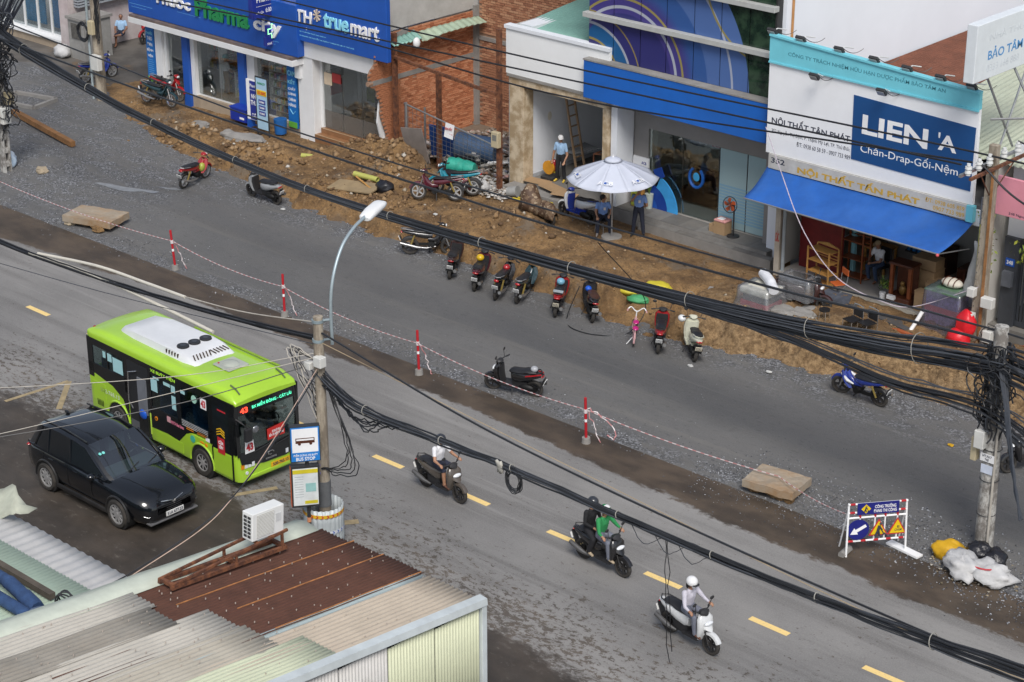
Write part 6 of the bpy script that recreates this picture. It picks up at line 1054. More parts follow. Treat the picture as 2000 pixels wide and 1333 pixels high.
bike('scooter',(-3.48,2.09),(-4.2,3.3),'maroon scooter with a yellow helmet on its seat',PM,group=ROW,lean=7,extras=(helm('helmet',(-0.05,0.05,0.90),mat('helmet_yellow',(0.6,0.38,0.01),0.3)),))
bike('moped',(-2.51,2.01),(-3.1,3.3),'dark motorbike with a red cargo bundle, between the yellow-helmet scooter and a slim one',PK,group=ROW,lean=8,extras=(helm('red_bundle',(0.10,0.0,0.82),PR,0.11),))
bike('moped',(-1.83,2.24),(-2.35,3.5),'slim black motorbike with a bright red tail light, nose to the bank',PN,group=ROW,lean=8)
bike('scooter',(-0.28,2.22),(-1.0,3.3),'dark red scooter with a light blue helmet on its seat',PR,group=ROW,lean=7,plmat=mat('plate_cream',(0.68,0.62,0.48),0.5),extras=(helm('helmet',(-0.02,0.02,0.91),mat('helmet_blue',(0.16,0.36,0.48),0.35)),('rear_rack',mat('rack_grey',(0.32,0.36,0.38),0.5),lambda b:b.cbox((-0.70,0,0.86),(0.16,0.30,0.02)))))
bike('scooter',(0.81,2.63),(-0.15,3.5),'black scooter with brown seat and a blue bag',PK,seat=SEATBR,group=ROW,lean=7,extras=(helm('blue_bag',(0.12,0.10,0.78),mat('bag_blue',(0,0,0)),0.10),))
bike('scooter',(3.71,2.17),(2.9,3.3),'bright red scooter between the pink bicycle and the cream scooter',PR,group=ROW,lean=5)
bike('scooter',(4.83,2.40),(3.9,3.25),'cream white scooter with a white helmet hung on its handlebar',PC,trim=PC,group=ROW,lean=9,plmat=mat('plate_cream',(0,0,0)),extras=(helm('helmet',(0.34,0.34,0.90),PW,0.12),))
bike('scooter',(3.09,-2.44),(1.79,-2.85),'black scooter with red side strips standing alone in the dark road',PK,lean=-8,steer=R(15),extras=(('red_strip',PR,lambda b:[b.tube([(-0.45,s_*0.172,0.70),(-0.70,s_*0.150,0.76),(-0.90,s_*0.075,0.785)],0.022,6)for s_ in(-1,1)]),helm('helmet',(-0.66,0.0,0.89),mat('helmet_bw',(0.35,0.36,0.38),0.3),0.10)))
bike('moped',(10.45,3.42),(9.25,3.46),'blue and white sport motorbike parked below the bank at right',PB,lean=-8,steer=R(18),extras=(('white_fairing',PW,lambda b:[b.tube([(0.52,s_*0.12,0.74),(0.30,s_*0.17,0.60),(0.12,s_*0.13,0.52)],[0.03,0.045,0.02],7)for s_ in(-1,1)]),))
bike('scooter',(5.35,5.95),(6.55,6.28),'dark maroon scooter under clear plastic in front of the furniture shop',PX,z=0.80,lean=-5,plate=False)
bike('moped',(-25.74,7.02),(-24.55,7.23),'dark green motorbike with chrome spoked wheels by the pharmacy',PN,z=0.42,lean=-7,rim=CHROME)
bike('moped',(-26.1,7.75),(-24.95,8.0-0.08),'red motorbike parked between the green one and the pharmacy wall',PR,z=0.42,lean=-7,rim=CHROME)
bike('moped',(-30.74,7.85),(-30.63,9.27),'dark blue motorbike passing behind the pole on the side street',PB,z=0.03,lean=0,rim=RIM)
bike('moped',(-33.9,14.4),(-33.6,13.0),'red motorbike with white headlight cowl beside the seated man',PR,z=0.07,lean=7,plate=False)
bike('scooter',(15.6,3.4),(15.13,2.3),'dark scooter half hidden behind the round pole at the right edge',PK,lean=7)
bike('scooter',(-3.45,7.55),(-4.55,7.65),'white and blue scooter parked behind the seated guard',PW,z=0.70,lean=7,plate=False,trim=PB)
tp=thing('tarp_covered_motorbike','motorbike wrapped in a brown camouflage tarpaulin by the white house','motorbike',(-4.95,6.75,0.70),R(165))
CAMO=NT('camouflage');_c=CAMO.mix(CAMO.rng(CAMO.noise(5,detail=3),0.45,0.55),(0.075,0.040,0.022),(0.17,0.11,0.065));_c=CAMO.mix(CAMO.rng(CAMO.noise(7,detail=2,off=(3,1,2)),0.6,0.63),_c,(0.30,0.23,0.15));CAMO.done(_c,0.6,CAMO.noise(9,detail=4),0.8,0.05);CAMO=CAMO.m
b=MB();rings=[]
for k in range(22):
 u_=k/21;x=-0.98+1.95*u_;top=interp([(0,0.55),(0.1,0.76),(0.35,0.80),(0.52,0.66),(0.66,0.86),(0.76,1.12),(0.84,1.10),(0.93,0.72),(1,0.5)],u_);w=interp([(0,0.10),(0.12,0.17),(0.5,0.19),(0.72,0.34),(0.85,0.34),(1,0.10)],u_)
 ring_=[]
 for j in range(15):
  a=R(180*j/14);fold=0.035*noise.noise(Vector((k*0.55,j*0.9,2)))+0.02*math.sin(j*2.1+k*0.8);ring_.append(Vector((x,(w+fold)*math.cos(a)*(1.15 if j in(0,14)else 1),0.30+0.06*noise.noise(Vector((k*0.6,j,5)))+(top-0.30+fold)*math.sin(a)**0.75)))
 rings.append(ring_)
b.loft(rings,caps=False,closed=False);b.build('tarpaulin',CAMO,tp,smooth=True,auto=False,solid=0.008);cwheel(tp,-0.63,0.285,0.085,5,RIMD,'rear_wheel');cwheel(tp,0.63,0.285,0.075,5,RIM,'front_wheel')
bi=thing('pink_bicycle','small pink bicycle with magenta saddles parked left of the red scooter','bicycle',(2.6,2.42,0),rot=(R(6),0,math.atan2(0.95,-0.75)))
PP=paint('pink',(0.62,0.36,0.36));MAG=paint('magenta',(0.45,0.01,0.16))
for x,nm in((-0.42,'rear_wheel'),(0.46,'front_wheel')):cwheel(bi,x,0.24,0.04,16,PP,nm,R(20)if x>0 else 0)
for pts in([(0.36,0,0.62),(-0.05,0,0.28)],[(-0.05,0,0.28),(-0.16,0,0.62)],[(0.36,0,0.58),(-0.14,0,0.50)]):ltube('frame_tube',bi,PP,pts,0.022,7)
for s_ in(-1,1):ltube('chain_stay',bi,PP,[(-0.05,s_*0.03,0.28),(-0.42,s_*0.04,0.24)],0.012);ltube('fork_blade',bi,PP,[(0.37,s_*0.04,0.55),(0.46,s_*0.04,0.24)],0.015)
ltube('handlebar',bi,LETW,spline([(0.20,-0.27,0.88),(0.30,-0.18,0.92),(0.34,0,0.78),(0.30,0.18,0.92),(0.20,0.27,0.88)],5),0.016);ltube('stem',bi,LETW,[(0.36,0,0.55),(0.34,0,0.80)],0.018);b=MB();b.tube([(0.20,-0.27,0.88),(0.12,-0.28,0.87)],0.024,7);b.build('grip',PP,bi);b=MB();b.tube([(0.20,0.27,0.88),(0.12,0.28,0.87)],0.024,7);b.build('grip',PP,bi)
for c_,nm in(((-0.18,0,0.66),'saddle'),((-0.46,0,0.58),'rear_seat')):b=MB();b.ell(c_,(0.15,0.095,0.05),14,8);b.build(nm,MAG,bi,smooth=True)
ltube('rear_rack',bi,PP,[(-0.14,0,0.50),(-0.58,0,0.52)],0.014);b=MB();fender(b,-0.42,0.24,0.03,60,190);b.build('rear_fender',PP,bi,smooth=True);b=MB();fender(b,0.46,0.24,0.03,10,150);b.build('front_fender',PP,bi,smooth=True);ltube('pedal_crank',bi,DSTEEL,[(-0.05,0.06,0.28),(0.02,0.10,0.16),(0.02,0.16,0.16)],0.012);ltube('kickstand',bi,LETW,[(-0.3,0.05,0.22),(-0.36,0.20,0.01)],0.012)
# people: limbs and torso fused into one continuous skin by voxel remeshing, painted by nearest limb
SKIN=mat('skin',(0.36,0.19,0.115),0.55,var=0.08);SKIND=mat('skin_tan',(0.25,0.12,0.07),0.55,var=0.08);HAIR=mat('black_hair',(0.012,0.010,0.010),0.6,var=0.2)
def cloth(n,c,var=0.15):return mat('cloth_'+n,c,0.85,var=var,vs_=6,bump=0.5,bs=14)
PEOPLE=[]
def person(label,loc,yaw,J,mats,tags,hair=None,extras=(),lean=0.0,parent_bike=None,hands='relaxed',skin=None):
 """J: joint dict in local coordinates (x forward, y left, z up). tags: limb -> material index"""
 t=thing('person',label,'person',loc,rot=(lean,0,yaw));S=[]
 def seg(a,b_,r0,r1,tg):S.append((Vector(a),Vector(b_),r0,r1,tg))
 g_=lambda k:Vector(J[k]);T=tags
 pel,che,nek,hed=g_('pelvis'),g_('chest'),g_('neck'),g_('head');up=(che-pel).normalized()
 for s_,L in((1,'l'),(-1,'r')):
  hip,kne,ank,toe,sho,elb,wri=(g_(k+'_'+L)for k in('hip','knee','ankle','toe','shoulder','elbow','wrist'))
  pk_=1.0 if T['calf']==T['skin']else 1.28
  seg(hip,kne,0.095,0.070,T['thigh']);mid=kne.lerp(ank,0.45);seg(kne,mid,0.060*min(pk_,1.12),0.055*pk_,T['shin']);seg(mid,ank,0.055*pk_,0.038*pk_*1.1,T['calf'])
  seg(ank+Vector((0,0,-0.02)),toe,0.042,0.034,T['foot']);back=ank-(toe-ank).normalized()*0.05;seg(ank,back+Vector((0,0,-0.035)),0.040,0.034,T['foot'])
  m2=sho.lerp(elb,0.60);seg(sho,m2,0.060,0.054,T['sleeve']);seg(m2,elb,0.050 if T['upper']!=T['sleeve']else 0.052,0.042,T['upper']);seg(elb,wri,0.042,0.028,T['fore'])
  d=(wri-elb).normalized();pd=Vector((0,0,-1))if abs(d.z)<0.7 else Vector((1,0,0));sd_=d.cross(pd).normalized();pal=wri+d*0.07
  seg(wri,pal,0.028,0.034,T['hand'])
  for k in range(4):
   o_=sd_*(0.027*(k-1.5)*0.75);ln=(0.055,0.065,0.062,0.048)[k];k1=pal+o_+d*ln*0.6+pd*0.006;seg(pal+o_,k1,0.0125,0.0115,T['hand']);seg(k1,k1+(d*0.35+pd*0.9).normalized()*ln*0.55,0.0115,0.010,T['hand'])
  th0=wri+d*0.025+sd_*0.028*(-s_);th1=th0+(d*0.6+sd_*0.8*(-s_)+pd*0.4).normalized()*0.045;seg(th0,th1,0.0135,0.012,T['hand']);seg(th1,th1+(d*0.8+pd*0.6).normalized()*0.03,0.012,0.010,T['hand'])
  side=(sho-che);side-=up*side.dot(up);side=side.normalized()
  seg(hip+up*0.02,pel+side*0.06+up*0.12,0.095,0.085,T['hips']);seg(pel+side*0.055+up*0.10,che+side*0.075-up*0.02,0.088,0.098,T['torso']);seg(che+side*0.07,sho-side*0.02,0.095,0.066,T['torso']);seg(che+side*0.05+up*0.06,nek-up*0.02,0.075,0.05,T['torso'])
 seg(pel,pel+up*0.12,0.10,0.095,T['hips']);seg(pel+up*0.12,che,0.10,0.115,T['torso'])
 hd=(hed-nek).normalized();fw=Vector(J.get('face',(1,0,0)));fw=(fw-hd*fw.dot(hd)).normalized();lf=hd.cross(fw)
 seg(nek-hd*0.02,hed-hd*0.05,0.052,0.050,T['skin']);seg(hed-fw*0.018+hd*0.022,hed+fw*0.012+hd*0.03,0.086,0.082,T['skin']);seg(hed+fw*0.02-hd*0.01,hed+fw*0.035-hd*0.075,0.070,0.046,T['skin'])
 seg(hed+fw*0.088+hd*0.018,hed+fw*0.106-hd*0.022,0.012,0.017,T['skin'])
 for s_ in(1,-1):seg(hed+lf*0.084*s_+hd*0.012,hed+lf*0.086*s_-hd*0.02,0.016,0.013,T['skin'])
 b=MB()
 for a,c_,r0,r1,tg in S:
  if(c_-a).length>1e-4:b.cyl(a,c_,r0,r1,10)
  b.ell(a,(r0,)*3,10,6);b.ell(c_,(r1,)*3,10,6)
 o=b.build('body',mats[0],t,smooth=True,auto=False)
 md=o.modifiers.new('Remesh','REMESH');md.mode='VOXEL';md.voxel_size=0.0125;md.use_smooth_shade=True;ms=o.modifiers.new('Smooth','SMOOTH');ms.iterations=3;ms.factor=0.5
 PEOPLE.append((o,S,mats,[hed+fw*0.082+lf*0.032*s_+hd*0.022 for s_ in(1,-1)],hed+fw*0.080-hd*0.052,T))
 rot=Matrix((fw,lf,hd)).transposed()
 if hair:
  q=MB();
  if hair=='hair':
   q.ell(hed-fw*0.022+hd*0.040,(0.100,0.095,0.085),16,10,rot=rot,z0=-0.25);q.ell(hed-fw*0.055-hd*0.005,(0.052,0.082,0.075),12,8,rot=rot);q.build('hair',HAIR,t,smooth=True)
  elif hair=='short':q.ell(hed-fw*0.02+hd*0.042,(0.096,0.091,0.072),16,10,rot=rot,z0=-0.05);q.build('hair',mat('grey_hair',(0.12,0.11,0.105),0.7),t,smooth=True)
  elif hair[0]=='cap':
   q.ell(hed-fw*0.01+hd*0.045,(0.105,0.098,0.085),16,9,rot=rot,z0=-0.05);c=hed+fw*0.10+hd*0.042;q.ell(c,(0.075,0.085,0.012),14,6,rot=rot);q.build('cap',hair[1],t,smooth=True);q=MB();q.ell(hed-fw*0.045-hd*0.005,(0.058,0.085,0.06),12,8,rot=rot);q.build('hair',HAIR,t,smooth=True)
  elif hair[0]=='helmet':
   q.ell(hed-fw*0.012+hd*0.045,(0.138,0.128,0.122),20,12,rot=rot,z0=-0.30);h=q.build('helmet',hair[1],t,smooth=True);q=MB();q.ell(hed+fw*0.12+hd*0.035,(0.055,0.095,0.012),14,6,rot=rot);q.build('visor',BLKP,h,smooth=True);q=MB();q.tube([hed+lf*0.088+hd*0.0,hed+lf*0.06+fw*0.02-hd*0.10,hed-lf*0.06+fw*0.02-hd*0.10,hed-lf*0.088],0.008,5);q.build('chin_strap',BLKP,h)
   if len(hair)>2:q=MB();q.ell(hed+fw*0.015+hd*0.052,(0.116,0.131,0.124),20,10,rot=rot@Matrix.Rotation(R(-35),3,'Y'),z0=0.35);q.build('helmet_panel',hair[2],h,smooth=True)
 for nm,m,fn in extras:q=MB();fn(q,dict(hed=hed,fw=fw,lf=lf,hd=hd,che=che,pel=pel,up=up,**J));q.build(nm,m,t,smooth=True)
 return t
def finish_people():
 """evaluate the remeshed bodies once and paint each face by its nearest limb"""
 dg=bpy.context.evaluated_depsgraph_get();dg.update()
 for o,S,mats,eyes,mouth,T in PEOPLE:
  me=bpy.data.meshes.new_from_object(o.evaluated_get(dg));o.modifiers.clear();old=o.data;o.data=me
  n=len(me.polygons);c=np.zeros(n*3);me.polygons.foreach_get('center',c);c=c.reshape(-1,3);best=np.full(n,1e9);mi=np.zeros(n,int)
  for a,b_,r0,r1,tg in S:
   a_=np.array(a);d=np.array(b_)-a_;L2=max(1e-9,d@d);u=np.clip(((c-a_)@d)/L2,0,1);dist=np.linalg.norm(c-(a_+u[:,None]*d),axis=1)-(r0+(r1-r0)*u);k=dist<best;best[k]=dist[k];mi[k]=tg
  me.materials.clear()
  for m in mats:me.materials.append(m)
  me.materials.append(HAIR);me.materials.append(mat('lips',(0.22,0.07,0.06),0.5))
  for e in eyes:mi[(np.linalg.norm(c-np.array(e),axis=1)<0.017)&(mi==T['skin'])]=len(mats)
  mi[(np.linalg.norm((c-np.array(mouth))*np.array([1,0.6,1.8]),axis=1)<0.016)&(mi==T['skin'])]=len(mats)+1
  me.polygons.foreach_set('material_index',mi);me.polygons.foreach_set('use_smooth',np.ones(n,bool));me.update();bpy.data.meshes.remove(old)
def stand(h=1.68,arms=((0.02,0.27,0.98),(0.06,0.30,0.76)),arms_r=None,spread=0.10,face=(1,0,0),step=0.0):
 k=h/1.68;J=dict(pelvis=(0,0,0.90),chest=(0.0,0,1.22),neck=(-0.01,0,1.41),head=(0.015,0,1.545),face=face)
 for s_,L in((1,'l'),(-1,'r')):
  J['hip_'+L]=(0,0.085*s_,0.86);J['knee_'+L]=(0.03+step*s_*0.5,(0.09+spread*0.3)*s_,0.48);J['ankle_'+L]=(0.0+step*s_,(0.09+spread*0.5)*s_,0.085);J['toe_'+L]=(0.16+step*s_,(0.11+spread*0.6)*s_,0.035);J['shoulder_'+L]=(0,0.175*s_,1.34)
  e,w=arms if(L=='l' or arms_r is None)else arms_r;J['elbow_'+L]=(e[0],e[1]*s_,e[2]);J['wrist_'+L]=(w[0],w[1]*s_,w[2])
 return{q:(v if q=='face' else tuple(c_*k for c_ in v))for q,v in J.items()}
def sit(seat=0.47,lean=0.0,knee=0.42,foot=0.45,arms=((0.16,0.24,0.0),(0.34,0.14,0.02)),arms_r=None,face=(1,0,0),spread=0.12,legs=None):
 z=seat+0.07;J=dict(pelvis=(0,0,z),chest=(lean*0.32,0,z+0.33),neck=(lean*0.5,0,z+0.52),head=(lean*0.58+0.03,0,z+0.655),face=face)
 for s_,L in((1,'l'),(-1,'r')):
  J['hip_'+L]=(0.02,0.085*s_,z-0.01);J['knee_'+L]=(knee,(0.085+spread*0.5)*s_,seat+0.05);J['ankle_'+L]=(foot,(0.085+spread*0.6)*s_,0.085);J['toe_'+L]=(foot+0.15,(0.10+spread*0.7)*s_,0.035);J['shoulder_'+L]=(lean*0.42,0.175*s_,z+0.45)
  e,w=arms if(L=='l' or arms_r is None)else arms_r;J['elbow_'+L]=(lean*0.42+e[0],e[1]*s_,z+0.18+e[2]);J['wrist_'+L]=(lean*0.42+w[0],w[1]*s_,z+0.10+w[2])
 if legs:J.update(legs)
 return J
TG=lambda**k:{**dict(skin=0,hand=0,fore=0,upper=0,sleeve=1,torso=1,hips=2,thigh=2,shin=2,calf=2,foot=3),**k}
LBLUE=cloth('sky_shirt',(0.30,0.46,0.66));GBLUE=cloth('guard_blue',(0.17,0.29,0.60));BLACKT=cloth('black_trousers',(0.013,0.013,0.016));NAVYT=cloth('navy_trousers',(0.012,0.016,0.032));WSHIRT=cloth('white_shirt',(0.66,0.66,0.68));YSL=mat('yellow_sandal',(0.62,0.42,0.05),0.6);BSHOE=mat('black_shoe',(0.015,0.014,0.014),0.4);DENIMT=cloth('jeans',(0.035,0.06,0.12));GREYT=cloth('grey_trousers',(0.15,0.16,0.20));LILAC=cloth('lilac_jacket',(0.52,0.50,0.56));GREENJ=cloth('green_jacket',(0.02,0.22,0.065));BLKJ=cloth('black_jacket',(0.010,0.010,0.012));SHORT=cloth('dark_shorts',(0.02,0.024,0.045));TANS=mat('tan_shoe',(0.40,0.32,0.22),0.6);CAPW=cloth('white_cap',(0.68,0.68,0.68));CAPT=cloth('tan_cap',(0.30,0.21,0.12));BADGE=mat('id_card',(0.65,0.62,0.60),0.5)
HWT=mat('helmet_white',(0.72,0.72,0.72),0.25,coat=0.5);HGR=mat('helmet_green',(0.015,0.20,0.06),0.25,coat=0.5);HDK=mat('helmet_dark',(0.03,0.033,0.04),0.3,coat=0.4)
badge=('id_badge',BADGE,lambda q,d:q.cbox(d['che']+Vector((0.135,0.04,-0.02)),(0.008,0.07,0.09)))
epaul=('epaulettes',BSHOE,lambda q,d:[q.cbox(Vector(d['shoulder_'+L])+Vector((0,0,0.058)),(0.05,0.10,0.012))for L in 'lr'])
person('man in light blue shirt and white cap standing in the open white house',(-6.65,9.75,0.91),R(-75),stand(1.66,((0.05,0.27,0.99),(0.22,0.24,0.80)),((-0.02,0.28,0.98),(0.02,0.31,0.74)),face=(0.8,0.5,-0.2)),[SKIN,LBLUE,BLACKT,YSL],TG(),('cap',CAPW))
person('security guard in blue shirt standing under the umbrella edge',(-1.62,7.78,0.74),R(-60),stand(1.67,((-0.05,0.26,1.02),(-0.16,0.12,0.93)),((0.15,0.20,1.22),(0.20,0.05,1.44)),face=(1,-0.2,-0.3),spread=0.16),[SKIN,GBLUE,NAVYT,BSHOE],TG(),'hair',(badge,epaul))
person('security guard in blue shirt seated on a stool holding the umbrella pole',(-2.75,7.35,0.72),R(-45),sit(0.44,0.10,0.36,0.40,((0.10,0.26,0.04),(0.22,0.20,0.05)),((0.12,0.24,0.05),(0.30,0.22,0.02)),face=(0.1,0.9,-0.1),spread=0.2),[SKIN,GBLUE,NAVYT,mat('grey_shoe',(0.2,0.18,0.17),0.6)],TG(),'hair',(badge,epaul))
person('man in white shirt and tan cap sitting inside the furniture shop',(6.35,9.55,0.83),R(-100),sit(0.45,0.22,0.40,0.30,((0.16,0.22,0.0),(0.34,0.06,0.04)),face=(0.85,-0.3,-0.5)),[SKIND,WSHIRT,DENIMT,SKIND],TG(),('cap',CAPT))
person('barefoot man in pale striped shirt and dark shorts sitting by the side street',(-34.35,12.5,0.08),R(-50),sit(0.45,-0.25,0.42,0.45,((0.12,0.26,0.0),(0.36,0.20,0.02)),face=(0.9,0.1,-0.1),legs=dict(knee_l=(0.42,0.12,0.52),ankle_l=(0.52,-0.12,0.50),toe_l=(0.66,-0.16,0.52))),[SKIND,LBLUE,SHORT,SKIND],TG(shin=0,calf=0),'short')
person('shop assistant in white coat behind the middle pharmacy window',(-21.9,9.6,0.85),R(-80),stand(1.58,((0.10,0.24,1.0),(0.30,0.12,0.98)),face=(0.9,0.2,-0.2)),[SKIN,WSHIRT,DENIMT,BSHOE],TG(),'hair')
person('customer with turquoise helmet and white top in the pharmacy',(-23.2,9.0,0.85),R(75),stand(1.55,((0.10,0.24,1.0),(0.28,0.16,0.95))),[SKIN,WSHIRT,cloth('tan_trousers',(0.22,0.14,0.08)),BSHOE],TG(),('helmet',mat('helmet_turquoise',(0.05,0.32,0.36),0.3)))
person('bus driver in dark red shirt at the wheel of the green bus',(0.5,-10.15,1.08),R(-2.5),sit(0.22,0.05,0.40,0.50,((0.18,0.24,0.06),(0.42,0.16,0.16))),[SKIN,cloth('maroon_shirt',(0.16,0.015,0.02)),BLACKT,BSHOE],TG(),'hair')
person('bus passenger in pale green shirt at the rear side window',(-4.05,-11.1,1.08),R(-2.5),sit(0.18,0.0,0.34,0.40,((0.10,0.24,-0.02),(0.24,0.16,0.0))),[SKIN,cloth('pale_green_shirt',(0.40,0.50,0.46)),BLACKT,BSHOE],TG(),'hair')
def rider(bk,label,x,mats,tg,hair,passenger=False,jz=0.0,extras=(),shoes=None):
 z=0.86 if not passenger else 0.92;ln=0.06;J=dict(pelvis=(x,0,z),chest=(x+0.05,0,z+0.32),neck=(x+0.08,0,z+0.50),head=(x+0.115,0,z+0.635),face=(1,0,-0.12))
 for s_,L in((1,'l'),(-1,'r')):
  J['hip_'+L]=(x+0.02,0.09*s_,z-0.01);J['shoulder_'+L]=(x+0.065,0.175*s_,z+0.435)
  if passenger:J['knee_'+L]=(x+0.34,0.20*s_,z-0.16);J['ankle_'+L]=(x+0.20,0.21*s_,0.40);J['toe_'+L]=(x+0.34,0.23*s_,0.345);J['elbow_'+L]=(x+0.10,0.25*s_,z+0.19);J['wrist_'+L]=(x+0.28,0.15*s_,z+0.10)
  else:J['knee_'+L]=(x+0.38,0.16*s_,0.80);J['ankle_'+L]=(x+0.40,0.15*s_,0.42);J['toe_'+L]=(x+0.55,0.15*s_,0.365);J['elbow_'+L]=(x+0.22,0.30*s_,z+0.20);J['wrist_'+L]=(0.235,0.31*s_,1.02)
 loc,rot=bk.location.copy(),bk.rotation_euler.copy();return person(label,loc,rot.z,J,mats,tg,hair,extras,lean=rot.x)
k1=bike('scooter',(4.65,-8.31),(6.17,-8.41),'brown-black scooter ridden by the man in white T-shirt',PD,lean=0,plate=True);k2=bike('scooter',(9.98,-8.42),(11.26,-8.5),'black scooter carrying the green-jacketed rider and a passenger',PK,lean=0);k3=bike('scooter',(13.55,-9.66),(14.84,-9.82),'white scooter ridden by the rider in a white helmet',PW,lean=0)
rider(k1,'rider in white T-shirt, dark shorts and black helmet on a scooter',-0.16,[SKIN,WSHIRT,SHORT,mat('brown_sandal',(0.12,0.05,0.03),0.6)],TG(shin=0,calf=0),('helmet',HDK))
rider(k2,'rider in green jacket and green and white helmet on a black scooter',-0.08,[SKIN,GREENJ,GREYT,TANS],TG(upper=1,fore=1),('helmet',HGR,HWT))
rider(k2,'passenger in black clothes and dark helmet behind the green-jacketed rider',-0.47,[SKIN,BLKJ,BLACKT,TANS],TG(upper=1,fore=1),('helmet',HDK),True,extras=(('face_mask',WSHIRT,lambda q,d:q.ell(d['hed']+d['fw']*0.075-d['hd']*0.045,(0.04,0.05,0.045),10,7)),))
rider(k3,'rider in lilac jacket, grey trousers and white helmet on a white scooter',-0.12,[SKIN,LILAC,GREYT,mat('brown_sandal',(0,0,0))],TG(upper=1,fore=1),('helmet',HWT),extras=(('face_mask',WSHIRT,lambda q,d:q.ell(d['hed']+d['fw']*0.075-d['hd']*0.045,(0.04,0.05,0.045),10,7)),('hair',HAIR,lambda q,d:q.ell(d['hed']-d['fw']*0.09-d['hd']*0.10,(0.04,0.06,0.10),10,8))))
# poles, lamp, signs, barrier posts
PCON=NT('pole_concrete');_c=PCON.mix(PCON.rng(PCON.noise(3,(2,2,0.5),8,0.7),0.4,0.62),(0.20,0.165,0.125),(0.34,0.295,0.23));_c=PCON.mix(PCON.op('MULTIPLY',PCON.rng(PCON.noise(9,detail=8,rough=0.75),0.55,0.7),0.6),_c,(0.45,0.43,0.39));PCON.done(_c,0.9,PCON.noise(30),0.4,0.01);PCON=PCON.m
PWHT=NT('limewashed_concrete');_c=PWHT.mix(PWHT.rng(PWHT.noise(4,(1,1,0.6),9,0.75),0.42,0.6),(0.17,0.155,0.14),(0.46,0.45,0.42));PWHT.done(_c,0.9,PWHT.noise(30),0.4,0.01);PWHT=PWHT.m
CABLE=mat('black_cable',(0.012,0.013,0.016),0.45,var=0.25,vs_=2,dirt=0.15,dirtcol=(0.05,0.05,0.05));CABLEG=mat('grey_cable',(0.05,0.055,0.065),0.5,var=0.2);CABLEW=mat('pale_cable',(0.42,0.39,0.34),0.6,var=0.2);CORD=mat('tie_cord',(0.28,0.27,0.24),0.7)
WBOX=mat('white_box_plastic',(0.60,0.60,0.57),0.5,var=0.08,dirt=0.2,dirtcol=(0.35,0.33,0.28));CBOX=mat('cream_box',(0.50,0.43,0.28),0.5,var=0.08,dirt=0.15)
def wobble(pts,a,s,seed):return[Vector(p)+Vector((noise.noise(Vector((i*s,seed,0))),noise.noise(Vector((i*s,seed,5))),noise.noise(Vector((i*s,seed,9)))))*a for i,p in enumerate(pts)]
def wtube(nm,par,m,pts,r,n=5):b=MB();b.tube(pts,r,n);return b.build(nm,m,par,smooth=True,world=par is not None)
mp=thing('street_pole','round tan concrete pole with lamp arm standing in the tin sleeve','utility pole',(5.05,-12.1,0));b=MB();b.tube([(5.05,-12.1,0),(5.05,-12.1,2.0),(5.06,-12.1,5.92)],[0.155,0.145,0.115],16);b.build('shaft',PCON,mp,world=True,smooth=True);b=MB();b.cyl((5.05,-12.1,1.1),(5.05,-12.1,1.75),0.165,0.162,16);b.build('painted_band',mat('grey_band',(0.12,0.125,0.13),0.8,var=0.3),mp,world=True,smooth=True)
for zz in(5.30,5.78):b=MB();b.cyl((5.05,-12.1,zz),(5.05,-12.1,zz+0.07),0.14,0.14,14);b.build('clamp',mat('galv_blue',(0.30,0.37,0.40),0.5,0.4),mp,world=True,smooth=True)
LAMPG=mat('galv_lamp_arm',(0.36,0.43,0.46),0.45,0.5,var=0.1);arm=[(5.32,-11.92,5.25),(5.32,-11.92,6.3),(5.28,-11.75,6.95),(5.15,-11.35,7.45),(5.02,-10.85,7.72),(4.92,-10.4,7.84)]
wtube('lamp_arm',mp,LAMPG,spline(arm,6),0.04,9)
for zz in(5.33,5.81):wtube('bracket',mp,LAMPG,[(5.10,-12.05,zz),(5.32,-11.92,zz+0.06)],0.03,7)
b=MB();q=Matrix.Translation((4.80,-10.02,7.86))@Matrix.Rotation(math.atan2(0.5,-0.16),4,'Z')@Matrix.Rotation(R(-8),4,'Y');rg_=[sring((x,0,z_),(0,1,0),(0,0,1),w,h,14,3.2)for x,z_,w,h in((-0.44,0,0.12,0.05),(-0.40,0.005,0.15,0.075),(-0.1,0.02,0.165,0.10),(0.30,0.01,0.165,0.085),(0.42,0,0.14,0.06),(0.45,0,0.11,0.04))];b.loft([[q@p for p in r_]for r_ in rg_]);lh=b.build('lamp_head',mat('lamp_white',(0.68,0.69,0.69),0.4,var=0.05),mp,world=True,smooth=True)
jb=bx('junction_box',mp,WBOX,(5.08,5.32,-12.32,-12.12,4.75,5.0),bevel=0.015);bx('junction_box',mp,WBOX,(4.78,4.98,-12.35,-12.18,4.62,4.8),bevel=0.015)
for k in range(3):text(('KHOAN CẮT','BÊ TÔNG','0908')[k],mp,(5.05,-12.262,2.45-0.22*k),0.17,0.06,mat('stencil_violet',(0.22,0.2,0.5),0.7),u=(0.74,0.67,0)if False else(1,0,0),bold=0.0,ext=0.003)
sl=thing('tin_sleeve','corrugated galvanised tin sleeve with chevron tape round the pole foot','tin sleeve',(5.1,-12.2,0));b=MB();rings=[]
for zz in(0,0.4,0.85,1.2):rings.append([Vector((5.10+(0.46+0.018*math.sin(24*a))*math.cos(a),-12.2+(0.46+0.018*math.sin(24*a))*math.sin(a),zz))for a in[2*math.pi*k/96 for k in range(96)]])
b.loft(rings,caps=False);b.build('tin_sheet',mat('galv_sheet',(0.46,0.50,0.51),0.55,0.15,var=0.12,dirt=0.2,dirtcol=(0.3,0.32,0.32)),sl,world=True,smooth=True,auto=False,solid=0.006)
